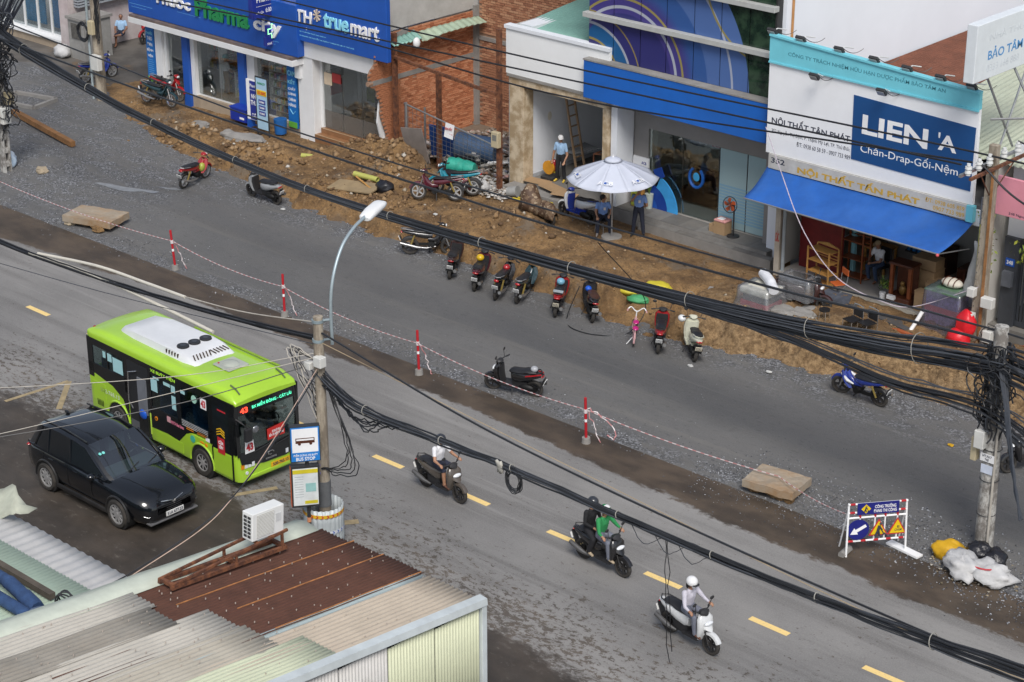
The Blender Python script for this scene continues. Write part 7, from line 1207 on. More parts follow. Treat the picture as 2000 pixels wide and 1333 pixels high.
for zz,ma,mb_ in((1.06,mat('tape_yellow',(0.65,0.40,0.02),0.5),LETRED),(0.62,mat('tape_white',(0.6,0.62,0.65),0.5),BLUE),(0.16,mat('tape_yellow',(0,0,0)),LETRED)):
 b=MB();b.loft([[Vector((5.10+0.487*math.cos(a),-12.2+0.487*math.sin(a),z_))for a in[2*math.pi*k/40 for k in range(40)]]for z_ in(zz-0.045,zz+0.045)],caps=False);tpb=b.build('tape_band',ma,sl,world=True,smooth=True,auto=False);b=MB()
 for k in range(24):
  a=2*math.pi*k/24;c_=Vector((5.10+0.492*math.cos(a),-12.2+0.492*math.sin(a),zz));tn=Vector((-math.sin(a),math.cos(a),0));b.add([c_+tn*-0.03+V(0,0,0.04),c_+tn*0.0+V(0,0,0.04),c_+tn*0.035,c_+tn*0.0+V(0,0,-0.04),c_+tn*-0.03+V(0,0,-0.04),c_+tn*0.005],[(0,1,2,5),(5,2,3,4)])
 b.build('chevrons',mb_,tpb,world=True)['kind']='stuff'
u52=Vector((math.cos(R(54)),math.sin(R(54)),0));n52=Vector((u52.y,-u52.x,0))
bs=thing('bus_stop_sign','bus stop sign with blue and white plate above a timetable board','bus stop sign',(5.15,-12.85,0))
def plate(nm,par,m,c_,w,h,th=0.05,off=0.0,u=u52,n=n52,bevel=0.0):
 c_=Vector(c_)+n*off;b=MB();b.add([c_+u*sx*w/2+V(0,0,sz*h/2)+n*sn*th/2 for sn in(-1,1)for sx,sz in((-1,-1),(1,-1),(1,1),(-1,1))],[(0,3,2,1),(4,5,6,7),(0,1,5,4),(1,2,6,5),(2,3,7,6),(3,0,4,7)]);return b.build(nm,m,par,world=True,bevel=bevel)
P1=Vector((5.20,-12.78,3.02));P2=Vector((5.18,-12.80,1.92))
wtube('post',bs,DSTEEL,[(5.2,-12.74,0),(5.2,-12.74,3.4)],0.045,10);
for k in range(3):b=MB();b.cyl((5.2,-12.74,0.35+0.3*k),(5.2,-12.74,0.47+0.3*k),0.05,0.05,10);b.build('post_band',mat('band_orange',(0.6,0.25,0.12),0.6),bs,world=True)
plate('upper_casing',bs,DSTEEL,P1,0.70,0.90,0.16);up_=plate('upper_face',bs,mat('stop_blue',(0.02,0.20,0.58),0.4),P1,0.66,0.86,0.01,0.085);plate('white_field',bs,LETW,P1+V(0,0,0.10),0.60,0.60,0.008,0.092);
plate('bus_body',bs,WOODD,P1+V(0,0,0.10),0.44,0.13,0.006,0.099);plate('bus_windows',bs,LETW,P1+V(0,0,0.125),0.40,0.04,0.004,0.104)
for sx in(-1,1):c_=P1+u52*0.13*sx+n52*0.099+V(0,0,0.02);b=MB();b.cyl(c_,c_+n52*0.006,0.035,0.035,10);b.build('bus_wheel',WOODD,bs,world=True)
text('ĐIỂM DỪNG XE BUÝT',bs,P1+n52*0.092+V(0,0,-0.265),0.56,0.075,LETW,u=u52,bold=0.015);text('BUS STOP',bs,P1+n52*0.092+V(0,0,-0.37),0.44,0.085,LETW,u=u52,bold=0.02)
plate('timetable_casing',bs,DSTEEL,P2,0.66,1.05,0.16);plate('orange_side',bs,mat('casing_orange',(0.62,0.11,0.02),0.5),P2-u52*0.335,0.012,1.0,0.15);plate('timetable',bs,mat('sheet_white',(0.66,0.69,0.68),0.4),P2,0.58,0.95,0.008,0.086);plate('yellow_header',bs,mat('header_yellow',(0.62,0.52,0.03),0.4),P2+V(0,0,0.40),0.58,0.10,0.006,0.093);plate('map_patch',bs,mat('map_teal',(0.30,0.52,0.50),0.4),P2+u52*0.12+V(0,0,-0.02),0.24,0.22,0.004,0.093);plate('yellow_footer',bs,mat('header_yellow',(0,0,0)),P2+u52*0.12+V(0,0,-0.40),0.30,0.08,0.004,0.093)
for k in range(9):plate('timetable_line',bs,mat('line_grey',(0.35,0.37,0.38),0.5),P2-u52*0.15+V(0,0,0.27-0.065*k),0.20,0.010,0.003,0.092)
lp_=thing('slotted_pole','pale slotted concrete pole hung with black cables at the left edge','utility pole',(-23.75,-0.95,0));
for s_ in(-1,1):bx('side_web',lp_,PWHT,(-23.90,-23.60,-0.95+s_*0.11-0.035,-0.95+s_*0.11+0.035,0,7.0))
for k in range(14):bx('rung_web',lp_,PWHT,(-23.88,-23.62,-1.022,-0.878,0.25+0.5*k,0.45+0.5*k))
bx('meter_box',lp_,WBOX,(-23.55,-23.2,-1.25,-0.9,1.95,2.55),bevel=0.02);bx('meter_box',lp_,CBOX,(-23.6,-23.35,-0.88,-0.6,2.55,3.0),bevel=0.02);bx('meter_box',lp_,WBOX,(-23.62,-23.35,-1.5,-1.28,2.0,2.5),bevel=0.02)
fp=thing('old_pole','weathered tan concrete pole with junction boxes by the side street','utility pole',(-28.45,6.9,0));b=MB();b.tube([(-28.45,6.9,0),(-28.45,6.9,7)],[0.22,0.17],14);b.build('shaft',PCON,fp,world=True,smooth=True);wtube('conduit',fp,mat('conduit_blue_grey',(0.36,0.42,0.44),0.5,0.2),[(-28.78,6.75,0),(-28.80,6.75,7)],0.055,9);bx('meter_box',fp,WBOX,(-28.42,-27.95,6.45,6.68,1.35,1.95),bevel=0.02);bx('meter_box',fp,CBOX,(-28.5,-28.2,6.5,6.7,2.75,3.3),bevel=0.02)
for k in range(7):b=MB();rr_=0.26+0.02*k;b.tube(wobble([(-28.95+rr_*math.cos(a),6.6,2.75+rr_*1.05*math.sin(a))for a in[2*math.pi*q/20 for q in range(21)]],0.04,0.5,k),0.016,5);b.build('cable_coil',CABLE,fp,world=True)
for k in range(14):x_=-28.2+0.25*rb.random();wtube('hanging_cable',fp,CABLE,wobble(sag((x_,6.65,6.5),(x_+0.05,6.65,2.4+rb.random()),-0.0,14),0.10,0.5,k),0.018,5)
sp=thing('square_pole','tan square concrete pole with insulators at right above the red cover','utility pole',(11.12,7.2,0.6));b=MB();b.loft([[Vector((11.12+sx*w,7.2+sy*w*0.8,zz))for sx,sy in((-1,-1),(1,-1),(1,1),(-1,1))]for zz,w in((0.4,0.19),(6.72,0.125))]);b.build('shaft',PCON,sp,world=True,bevel=0.02);b=MB();b.prism([(11.22,1.0),(11.31,1.0),(11.26,6.0),(11.20,6.0)],'y',7.02,7.06);b.build('rust_streak',mat('rust_stain',(0.30,0.14,0.05),0.9,var=0.5),sp,world=True)
for k in range(26):bx('step_hole',sp,DARKI,(11.0,11.02,7.045-0.0,7.06,1.2+0.2*k,1.23+0.2*k))if k<20 else None
bx('cross_arm',sp,RUST,(11.24,11.32,5.75,8.75,6.08,6.16));bx('cross_arm',sp,STEEL,(10.92,11.0,5.75,8.75,6.10,6.18));wtube('arm_brace',sp,RUST,[(11.28,6.3,6.1),(11.14,7.1,5.3)],0.02,5);wtube('arm_brace',sp,RUST,[(11.28,8.1,6.1),(11.14,7.3,5.3)],0.02,5)
for yy in(5.9,6.45,7.0,7.75,8.5):
 b=MB()
 for k,(w,zz)in enumerate(((0.07,6.20),(0.10,6.26),(0.07,6.32),(0.10,6.38),(0.06,6.46))):b.cyl((11.12,yy,zz-0.03),(11.12,yy,zz+0.035),w,w*0.9,12)
 b.build('insulator',mat('porcelain',(0.62,0.63,0.62),0.25,var=0.05),sp,world=True,smooth=True)
for x0,y0,z0,w,h in((10.85,6.95,1.55,0.32,0.34),(11.35,7.0,2.15,0.36,0.30),(11.5,7.0,1.15,0.26,0.34),(10.9,7.0,2.35,0.22,0.26)):bx('junction_box',sp,WBOX,(x0,x0+w,y0-0.22,y0,z0,z0+h),bevel=0.02)
for k in range(6):rr_=0.30+0.02*k;wtube('cable_coil',sp,CABLEW if k%2 else CABLE,wobble([(11.75+rr_*math.cos(a),6.9,1.25+rr_*math.sin(a))for a in[2*math.pi*q/20 for q in range(21)]],0.04,0.5,k+20),0.014,5)
wtube('yellow_pipe',sp,mat('pipe_yellow',(0.55,0.50,0.02),0.5),[(10.86,7.35,0.9),(10.84,7.35,4.3)],0.035,8);wtube('grey_conduit',sp,STEEL,[(10.7,7.6,0.8),(10.68,7.6,5.0)],0.03,8)
b=MB();b.loft([[Vector((10.62+0.1*math.sin(k*0.9)+w*math.cos(a),7.55+w*0.6*math.sin(a),3.7-0.28*k))for a in[2*math.pi*q/10 for q in range(10)]]for k,w in enumerate((0.05,0.10,0.17,0.2,0.14,0.18,0.16,0.08))]);b.build('hanging_plastic',mat('grey_plastic_sheet',(0.36,0.37,0.37),0.4,var=0.2),sp,world=True,smooth=True,auto=False)
rp=thing('round_pole','stout limewashed concrete pole swathed in black cables at right','utility pole',(16.75,-1.74,0));b=MB();b.tube([(16.75,-1.74,0),(16.72,-1.74,2.5),(16.66,-1.74,5.75)],[0.225,0.205,0.16],18);b.build('shaft',PWHT,rp,world=True,smooth=True)
bx('meter_box',rp,WBOX,(16.42,16.68,-2.12,-1.92,2.75,3.2),bevel=0.02);bx('meter_box',rp,CBOX,(16.30,16.45,-2.0,-1.8,2.35,2.95),bevel=0.02);bx('tag_plate',rp,LETW,(16.56,16.92,-1.975,-1.965,2.42,2.62));text('HT.N17\n745',rp,(16.74,-1.978,2.52),0.24,0.15,LETD,bold=0.01,ext=0.003);bx('paper_notice',rp,mat('paper_blue',(0.55,0.60,0.70),0.6),(16.6,16.9,-1.972,-1.962,2.12,2.34));wtube('conduit',rp,CABLEW,[(16.93,-1.93,0.1),(16.92,-1.93,3.0),(16.86,-1.9,4.6)],0.03,8)
for zz in(1.0,1.9,2.7):b=MB();b.tube([(16.73+0.222*math.cos(a),-1.74+0.222*math.sin(a),zz)for a in[2*math.pi*q/18 for q in range(19)]],0.012,5);b.build('wire_strap',DSTEEL,rp,world=True)
for k in range(26):
 a=rb.uniform(0,6.28);x_,y_=16.7+0.26*math.cos(a),-1.74+0.26*math.sin(a);wtube('wrapped_cable',rp,CABLE if k%5 else CABLEG,wobble(sag((x_,y_,5.3),(x_+rb.uniform(-.15,.15),y_-rb.uniform(0,.2),2.9+rb.random()*1.2),0,14),0.16,0.45,k+50),0.02,5)
for k in range(16):rr_=rb.uniform(0.2,0.55);c_=(16.7+rb.uniform(-.3,.5),-2.0+rb.uniform(-.2,.1),4.2+rb.uniform(-.7,.7));wtube('cable_loop',rp,CABLE,wobble([(c_[0]+rr_*math.cos(q_),c_[1],c_[2]+rr_*0.9*math.sin(q_))for q_ in[2*math.pi*q/18 for q in range(15)]],0.10,0.5,k+90),0.018,5)
for k in range(9):wtube('guy_cable',rp,CABLEG,wobble(sag((16.75+0.03*k,-1.9,5.1-0.05*k),(18.9+0.05*k,-4.2-0.1*k,2.6+0.05*k),0.3,14),0.05,0.4,k+130),0.022,5)
# cable bundles
def bundle(nm,label,path,rad,ncab,r,seed,ties=3.2,mats=(CABLE,CABLE,CABLEG,CABLE),n=5,loose=0.0):
 t=thing(nm,label,'cables',path[len(path)//2]);pts=spline(path,7);K=len(pts);rg_=random.Random(seed)
 for k in range(ncab):
  a0=rg_.uniform(0,6.28);tw=rg_.uniform(-0.06,0.06);rk=math.sqrt(rg_.random());out=[]
  for i,p in enumerate(pts):
   R_=interp(rad,p.x);a=a0+tw*i;d=(pts[min(i+1,K-1)]-pts[max(i-1,0)]).normalized();s_=d.cross(Vector((0,0,1))).normalized();w=d.cross(s_)*-1
   q=p+s_*math.cos(a)*rk*R_+w*(-1)*math.sin(a)*rk*R_+Vector((0,0,-loose*rk*abs(noise.noise(Vector((i*0.25,k*3.1,seed))))))+Vector((0,0.015*noise.noise(Vector((i*0.7,k,1))),0.02*noise.noise(Vector((i*0.6,k,2)))));out.append(q)
  wtube('cable',t,mats[k%len(mats)],out,r*rg_.uniform(0.8,1.25),n)
 acc=ties*0.4
 for i in range(1,K):
  acc+=(pts[i]-pts[i-1]).length
  if ties and acc>ties:
   acc=rg_.uniform(-0.4,0.4);R_=interp(rad,pts[i].x)*1.05+0.008;d=(pts[i]-pts[i-1]).normalized();s_=d.cross(Vector((0,0,1))).normalized();w=d.cross(s_)
   wtube('tie',t,CORD,[pts[i]+s_*math.cos(a)*R_+w*math.sin(a)*R_+d*0.03*math.sin(a)for a in[2*math.pi*q/14 for q in range(15)]],0.011,5)
 return t
bundle('cable_bundle','thick black cable bundle sagging above the dug-up bank',[(-27,-0.9,6.3),(-24,-0.95,5.45),(-22.65,-1,5.07),(-20.36,-1,4.59),(-14.94,-1,3.73),(-7.57,-1,3.17),(1.19,-1.3,3.47),(8.46,-1.5,3.88),(13.2,-1.7,4.40),(15.9,-1.7,4.75),(17.4,-1.75,4.75),(20,-1.9,4.2),(25,-2.0,3.9)],[(-27,0.30),(-22,0.18),(-17,0.11),(-7,0.105),(1,0.15),(8,0.20),(12,0.27),(15,0.36),(17,0.38),(22,0.3)],40,0.021,3,loose=0.06)
bundle('cable_bundle','black cables fanning below the main bundle into the round pole',[(7.5,-1.55,3.72),(11.0,-1.8,3.85),(14.0,-1.9,3.65),(16.6,-1.95,3.75),(19,-2.2,3.2),(24,-2.4,2.9)],[(7.5,0.10),(13,0.16),(17,0.28),(24,0.3)],14,0.02,8,ties=0,loose=0.12)
bundle('cable_bundle','black cable bundle crossing over the moving scooters along the near roadside',[(4.9,-12.1,4.55),(6.2,-12.05,4.02),(8.5,-12,3.98),(10.96,-12,4.03),(14.4,-12,3.95),(17.69,-12,3.93),(20.3,-12,4.0),(23.06,-12,4.12),(27,-12,4.4)],[(4.9,0.16),(6,0.10),(10,0.068),(17,0.072),(20,0.10),(27,0.3)],15,0.018,5,ties=2.4,loose=0.08)
bundle('cable_pair','two heavy black cables above the bus roof running left from the middle pole',[(5.0,-12.05,5.35),(2.5,-12.0,5.02),(-1.1,-12,4.72),(-4.5,-12,4.55),(-8,-12,4.50),(-14,-12,4.8)],[(-14,0.12),(5,0.07)],5,0.024,9,ties=0)
bundle('cable_pair','two black power lines from the left pole to the round pole above the bundle',[(-26,-1.1,6.1),(-22.85,-1.2,5.8),(-17.17,-1.2,5.45),(-9.57,-1.2,5.04),(1.19,-1.3,5.0),(9.98,-1.5,5.26),(16.6,-1.74,5.6),(22,-1.9,5.5)],[(-26,0.02),(22,0.02)],1,0.03,12,ties=0)
bundle('cable_pair','lower black power line from the left pole to the round pole',[(-26,-1.1,5.5),(-22.96,-1.2,5.14),(-9.6,-1.2,4.66),(1.19,-1.3,4.58),(10.0,-1.5,4.86),(16.65,-1.74,5.3),(22,-1.9,5.0)],[(-26,0.02),(22,0.02)],1,0.03,13,ties=0)
for k,(pts,lb)in enumerate((([(-32,6.2,5.2),(-21.1,6.6,5.25),(-3.3,6.4,5.85),(10.9,5.9,6.42)],'upper of the thick black overhead lines crossing the shop fronts'),([(-30,7.8,5.6),(-17.45,7.0,5.9),(-3.3,6.9,6.08),(11.1,7.0,6.45),(18,7.2,6.2)],'thick black overhead line nearest the shop signs'),([(-34,6.6,4.4),(-24.15,6.9,4.76),(-13.8,6.95,5.15),(-3.3,6.6,5.2),(10.9,6.45,6.35)],'lowest black overhead line crossing the shop fronts'),([(11.1,8.5,6.5),(14,8.7,5.9),(20,9,5.4)],'black overhead line leaving the square pole to the right edge'),([(11.1,6.45,6.4),(13.0,6.3,5.5),(18,6.2,4.6)],'black line drooping from the square pole past the pink sign'))):t=thing('overhead_line',lb,'overhead line',pts[1],group='overhead power lines');wtube('conductor',t,CABLE,spline(pts,10),0.03,6)
tw=thing('service_wire','white and violet twisted service wire hanging across the blue awning','wire',(7,7.3,2));wtube('wire',tw,mat('twisted_wire',(0.50,0.44,0.50),0.6,var=0.3,vs_=10),spline([(3.0,8.0,5.3),(4.32,7.0,4.45),(5.6,6.5,3.0),(6.9,6.4,1.95),(8.3,6.6,1.55),(9.3,6.8,1.6),(11.1,7.05,2.6)],8),0.014,5)
for k,(pts,m,r_,lb)in enumerate((([(5.0,-12.1,5.0),(2.5,-14.6,4.45),(-2.2,-18.6,4.0),(-6,-22,4)],CABLEW,0.010,'pale twisted wire crossing in front of the bus and car'),([(5.0,-12.1,4.75),(2.8,-14.9,3.9),(-0.5,-19.5,3.4),(-4,-24,3.4)],CABLE,0.012,'thin black wire crossing in front of the black car'),([(5.05,-12.1,4.6),(6.6,-14.9,4.25),(7.36,-16.65,3.95),(7.35,-17.64,3.55),(7.2,-19.5,3.1),(7.1,-21.1,3.05)],CABLE,0.016,'black service cable dropping from the pole to the shed roof'),([(5.05,-12.1,4.7),(6.7,-15.2,4.2),(7.40,-16.8,3.9),(7.40,-17.7,3.5),(7.25,-19.4,3.08)],mat('wire_peach',(0.50,0.36,0.29),0.6),0.010,'peach coloured service wire beside the black cable to the shed'),([(5.0,-12.1,4.9),(3.4,-15.8,4.6),(1.9,-19.5,4.4),(0.2,-24,4.4)],CABLEW,0.009,'pale wire crossing over the car bonnet to the lower left'),([(5.0,-12.1,5.2),(-2,-13,4.9),(-10,-14.2,4.9)],CABLEG,0.01,'thin grey wire above the bus door running left'),([(5.1,-12.1,5.55),(10.96,-11.9,4.55),(20,-11.6,3.9),(28,-11.4,3.8)],CABLE,0.026,'single black cable above the near cable bundle'),([(5.05,-12.05,5.75),(2.4,-12.0,5.25),(0.15,-12,5.03)],CABLEW,0.014,'pale wire from the pole top to the white sleeve above the bus'),([(5.1,-12.1,5.3),(12.0,-11.5,4.3),(20,-11.2,3.5),(27,-11,3.4)],mat('wire_tan',(0.35,0.27,0.17),0.7),0.010,'thin tan wire between the two near cables'))):t=thing('wire',lb,'wire',pts[0],group='wires strung from the middle pole');wtube('strand',t,m,spline(pts,9),r_,5)
for k in range(5):wtube('drooping_loop',mp,CABLE,wobble(spline([(5.15,-12.05,4.3+0.05*k),(5.6+0.1*k,-12.0,3.3-0.12*k),(5.75+0.08*k,-12.0,2.6-0.1*k),(5.45,-12.05,2.2-0.05*k),(5.12,-12.2,2.15)],6),0.10,0.4,k*7+200),0.013,5)
for k in range(10):wtube('pigtail',mp,CABLEW if k%2 else CABLE,wobble(spline([(5.0,-12.2,4.85),(4.7-0.1*k*0.5,-12.35,4.95+0.05*(k%4)),(4.6+0.2*(k%3),-12.4,4.5),(5.05,-12.25,4.3-0.1*k)],6),0.06,0.5,k+230),0.011,5)
for k in range(6):wtube('tangle_loop',mp,CABLE,wobble(spline([(5.3,-12,4.15),(5.8+0.12*k,-12,3.75-0.06*k),(6.5+0.1*k,-12,3.7),(7.0+0.15*k,-12,3.95)],7),0.10,0.5,k+260),0.016,5)
cc=thing('cable_coil','loops of spare black cable hanging under the near bundle','cable coil',(11.0,-12,3.8))
for k in range(5):rr_=0.19+0.03*k;wtube('loop',cc,CABLE,wobble([(11.05+rr_*0.8*math.cos(a),-12.05,3.78+rr_*math.sin(a))for a in[2*math.pi*q/18 for q in range(19)]],0.03,0.5,k+280),0.012,5)
wp=MB();wp.loft([[Vector((10.55+0.16*i/4+0.03*math.sin(j),-12.08+0.02*j,4.12-0.1*j+0.02*math.sin(i*2)))for i in range(5)]for j in range(4)],closed=False);tag(wp.build('closure_bag',mat('closure_grey',(0.45,0.43,0.38),0.6,var=0.15),smooth=True,auto=False,solid=0.05),'pale plastic wrap tied on the near cable bundle','plastic wrap')
dw_=thing('dangling_wire','two thin wires dangling from the near bundle over the yellow dash','wire',(15.2,-12,3));
for k in range(2):wtube('strand',dw_,CABLE,wobble(sag((15.15+0.05*k,-12,3.9),(15.3+0.1*k,-12,1.0+0.3*k),0,14),0.08,0.4,k+300),0.009,4)
for k in range(3):wtube('strand',dw_,CABLEG,wobble(spline([(14.2+0.6*k,-12,3.95),(14.6+0.6*k,-12,3.55),(15.1+0.6*k,-12,3.9)],8),0.03,0.5,k+320),0.009,4)
pvs=thing('pvc_sleeve','long white PVC sleeve over the cable above the bus roof','cable sleeve',(-2,-12,4.9));wtube('tube',pvs,mat('pvc_white',(0.56,0.53,0.46),0.5,var=0.1),spline([(-6.3,-12,4.52),(-3.5,-12,4.62),(-1.0,-12,4.52),(1.15,-12,4.38)],8),0.042,8)
pvs=thing('pvc_sleeve','white PVC sleeve on the cable crossing the muddy strip','cable sleeve',(-2,-11,4.9));wtube('tube',pvs,mat('pvc_white',(0,0,0)),spline([(-5.9,-12,4.60),(-3.5,-11.9,4.85),(-1.5,-11.9,4.92),(0.15,-12,5.02)],8),0.04,8)
for k in range(84):
 z0=rb.uniform(2.4,6.2);a=rb.uniform(0,6.28);p0=V(-23.7+0.25*math.cos(a),-0.95+0.25*math.sin(a),z0);wtube('tangled_cable',lp_,CABLE if k%7 else CABLEG,wobble(spline([p0,p0+V(rb.uniform(-.6,1.1),rb.uniform(-.6,.3),rb.uniform(-.7,.3)),p0+V(rb.uniform(-.4,.8),rb.uniform(-.3,.3),rb.uniform(-1.3,-.2)),p0+V(rb.uniform(-.3,.3),0,rb.uniform(-1.6,-.4))],6),0.10,0.6,k+400),0.02,5)
for k in range(24):wtube('feeder_cable',lp_,CABLE,wobble(spline([(-23.7,-0.9,5.7-0.05*k),(-25.5-0.1*k,0.6+0.2*k,5.9+0.05*k),(-28.3,6.6,5.6+0.08*k)],9),0.10,0.4,k+460),0.02,5)
# barrier posts and tape
REDP=mat('post_red',(0.42,0.012,0.02),0.45,var=0.15);TAPE=NT('barrier_tape');_w=_n(TAPE.nt,'ShaderNodeTexWave');_w.inputs['Scale'].default_value=1.4;_w.inputs['Distortion'].default_value=0.5;TAPE.L(TAPE.obj,_w.inputs['Vector']);TAPE.done(TAPE.mix(TAPE.rng(_w.outputs['Fac'],0.45,0.55),(0.60,0.54,0.54),(0.45,0.20,0.20)),0.5);TAPE=TAPE.m
def rock(nm,c_,r_,m,seed,flat=1.0,label=None,cat='rock',parent=None,rz=0.0):
 b=MB();b.ell((0,0,0),(1,1,1),12,8);rt=Matrix.Rotation(rz,3,'Z');out=[]
 for p in b.v:
  p=Vector(p);k=1+0.30*noise.noise(p*1.3+Vector((seed*3.1,0,0)))+0.12*noise.noise(p*3.3+Vector((0,seed,0)));p=Vector((max(-0.8,min(0.8,p.x))*k*r_[0],max(-0.8,min(0.8,p.y))*k*r_[1],max(-0.75,min(0.75,p.z))*k*r_[2]*flat));out.append(tuple(rt@p+Vector(c_)))
 b.v=out;o=b.build(nm,m,parent,world=parent is not None)
 if label:tag(o,label,cat)
 return o
posts=[(-11.75,-2.99),(-6.31,-3.23),(-0.31,-3.55),(6.01,-3.69)]
for k,(x,y)in enumerate(posts):
 t=thing('barrier_post',['red and white barrier post nearest the concrete block at left','red and white barrier post between the bus stop lamp and the left post','red and white barrier post level with the black scooter','red and white barrier post left of the second concrete slab'][k],'barrier post',(x,y,0.0),group='barrier posts with tape along the muddy strip',rot=(R(rb.uniform(-3,3)),R(-4 if k<3 else 0),0));b=MB();b.cyl((0,0,0),(0,0,0.16),0.125,0.11,14);b.build('concrete_foot',CONC,t,smooth=True)
 for j,(z0,z1)in enumerate(((0.15,0.62),(0.62,0.70),(0.70,1.32))):b=MB();b.cyl((0,0,z0),(0,0,z1),0.038,0.038,10);b.build('shaft_red' if j!=1 else 'shaft_white',REDP if j!=1 else LETW,t,smooth=True)
 b=MB();b.cyl((0,0,0.88),(0,0,0.99),0.052,0.05,9);b.build('tape_knot',TAPE,t);b=MB();b.tube(wobble(spline([(0.02,0.02,0.95),(0.18,0.12,0.55),(0.22,0.16,0.25),(0.32,0.2,0.03)],6),0.05,0.5,k),0.016,4);b.build('loose_tape',TAPE,t)
ends=[(-22,-2.6,0.55)]+[(x-0.06,y,0.95)for x,y in posts]+[(11.4,-2.6,0.45),(14.45,-4.1,1.05)]
tpz=thing('barrier_tape','red and white tape strung between the barrier posts','barrier tape',(0,-3.4,0.9))
for a,c_ in zip(ends,ends[1:]):wtube('tape_span',tpz,TAPE,sag(a,c_,0.16 if c_[0]<11 else 0.10,22),0.012,4)
wtube('trailing_tape',tpz,TAPE,wobble(spline([(6.05,-3.7,1.0),(6.35,-3.6,0.9),(6.75,-3.45,0.55),(6.8,-3.5,0.3),(6.6,-3.55,0.35)],6),0.05,0.5,3),0.018,4)
def slab(label,c_,size,rz,z,dirt_m,seed):
 t=thing('concrete_slab',label,'concrete slab',(*c_,z),rz);b=MB();sx,sy,sz=size;n=9;vs=[]
 for zz in(-sz/2,sz/2):
  for i in range(n):
   for j in range(n):vs.append(((i/(n-1)-0.5)*sx+0.04*noise.noise(Vector((i,j,seed))),(j/(n-1)-0.5)*sy+0.05*noise.noise(Vector((i,j,seed+4))),zz+0.035*noise.noise(Vector((i*0.6,j*0.6,seed+zz)))))
 fs_=[(k*n*n+i*n+j,k*n*n+i*n+j+1,k*n*n+(i+1)*n+j+1,k*n*n+(i+1)*n+j)for k in(0,1)for i in range(n-1)for j in range(n-1)];rim=[(i,0)for i in range(n)]+[(n-1,j)for j in range(1,n)]+[(i,n-1)for i in range(n-2,-1,-1)]+[(0,j)for j in range(n-2,0,-1)];ids=[i*n+j for i,j in rim];fs_+=[(ids[k],ids[(k+1)%len(ids)],ids[(k+1)%len(ids)]+n*n,ids[k]+n*n)for k in range(len(ids))]
 b.add([(x,y,zz+sz/2+0.12)for x,y,zz in vs],fs_);b.build('slab',mat('slab_concrete',(0.34,0.30,0.24),0.9,var=0.25,vs_=2,dirt=1.0,dirtcol=(0.26,0.14,0.05),bump=0.6,bs=15),t)
 for k in range(5):rock('supporting_rubble',(c_[0]+rb.uniform(-0.4,0.4)*sx,c_[1]-rb.uniform(0.1,0.45)*sy,z+0.07),(0.22,0.18,0.12),M_DIRT,seed+k,parent=t)
 return t
slab('broken concrete slab topped with earth at the left beside the tape',(-17.0,-2.1),(1.9,1.15,0.22),R(18),0.03,M_DIRT,1);slab('flat concrete manhole slab on the gravel left of the road works sign',(11.35,-2.60),(1.4,1.05,0.20),R(8),0.05,dirt_material('slab_earth',(0.10,0.065,0.035),(0.22,0.14,0.07),(0.12,0.115,0.11)),6)
for k,(x,y,s_,lb)in enumerate(((-17.6,-2.75,0.16,'small tan rubble lump left of the broken concrete slab'),(-22.5,-0.3,0.22,'tan stone lying on the dark gravel heap at left'))):rock('stone',(x,y,0.08+(0.12 if k else 0)),(s_*1.3,s_,s_*0.6),mat('tan_stone',(0.33,0.27,0.19),0.9,var=0.2,bump=0.5),k+3,label=lb)
rs=thing('road_works_sign','folding road works barrier with blue arrow disc and yellow warning triangles','road works sign',(14.9,-3.6,0));u5=Vector((math.cos(R(52)),math.sin(R(52)),0));n5=Vector((u5.y,-u5.x,0));O=Vector((14.9,-3.58,0));WT=1.46
def P5(a,z_,o_=0.0):return O+u5*a+Vector((0,0,z_))+n5*o_
for a in(-WT/2,WT/2):wtube('leg',rs,LETW,[P5(a,0,0.10),P5(a*0.97,1.36,0)],0.026,8);wtube('rear_leg',rs,LETW,[P5(a,0,-0.42),P5(a*0.97,1.2,0)],0.02,6)
for zz in(0.36,0.98,1.12,1.34):wtube('rail',rs,LETW,[P5(-WT/2,zz,0.02),P5(WT/2,zz,0.02)],0.024,8)
for zz in(0.36,1.12,1.34):
 for k in range(5):
  if zz>1 and 0<k<4:continue
  a=-0.62+0.31*k;wtube('red_band',rs,REDP,[P5(a-0.06,zz,0.02),P5(a+0.06,zz,0.02)],0.028,8)
for a in(-0.42,-0.05,0.20,0.5):wtube('bar',rs,LETW,[P5(a,0.36,0.02),P5(a,1.0,0.02)],0.02,6);wtube('bar_cap',rs,REDP,[P5(a,0.98,0.02),P5(a,1.06,0.02)],0.03,8)
NVS=mat('sign_navy',(0.012,0.016,0.17),0.4);YS=mat('sign_yellow',(0.72,0.50,0.01),0.4)
plate('top_board',rs,NVS,P5(0,1.22,0.05),1.02,0.30,0.02,0,u5,n5);text('CÔNG TRƯỜNG\nĐANG THI CÔNG',rs,P5(0.17,1.22,0.062),0.56,0.22,LETW,u=u5,bold=0.015)
b=MB();cdm=P5(-0.30,1.22,0.062);b.add([cdm+u5*0.12,cdm+V(0,0,0.12),cdm-u5*0.12,cdm-V(0,0,0.12)],[(0,1,2,3)]);b.build('diamond',YS,rs,world=True,solid=0.006)
c0=P5(-0.46,0.68,0.05);b=MB();b.cyl(c0,c0+n5*0.015,0.265,0.265,28);b.build('arrow_disc',NVS,rs,world=True);d_=Vector((-0.86,0,-0.5));
def AR(a,b_):return c0+n5*0.02+u5*(a*0.88-b_*(-0.47))*1.0+V(0,0,a*0.47+b_*0.88)if False else c0+n5*0.022+u5*(a*0.87+b_*0.5)+V(0,0,a*0.5-b_*0.87)
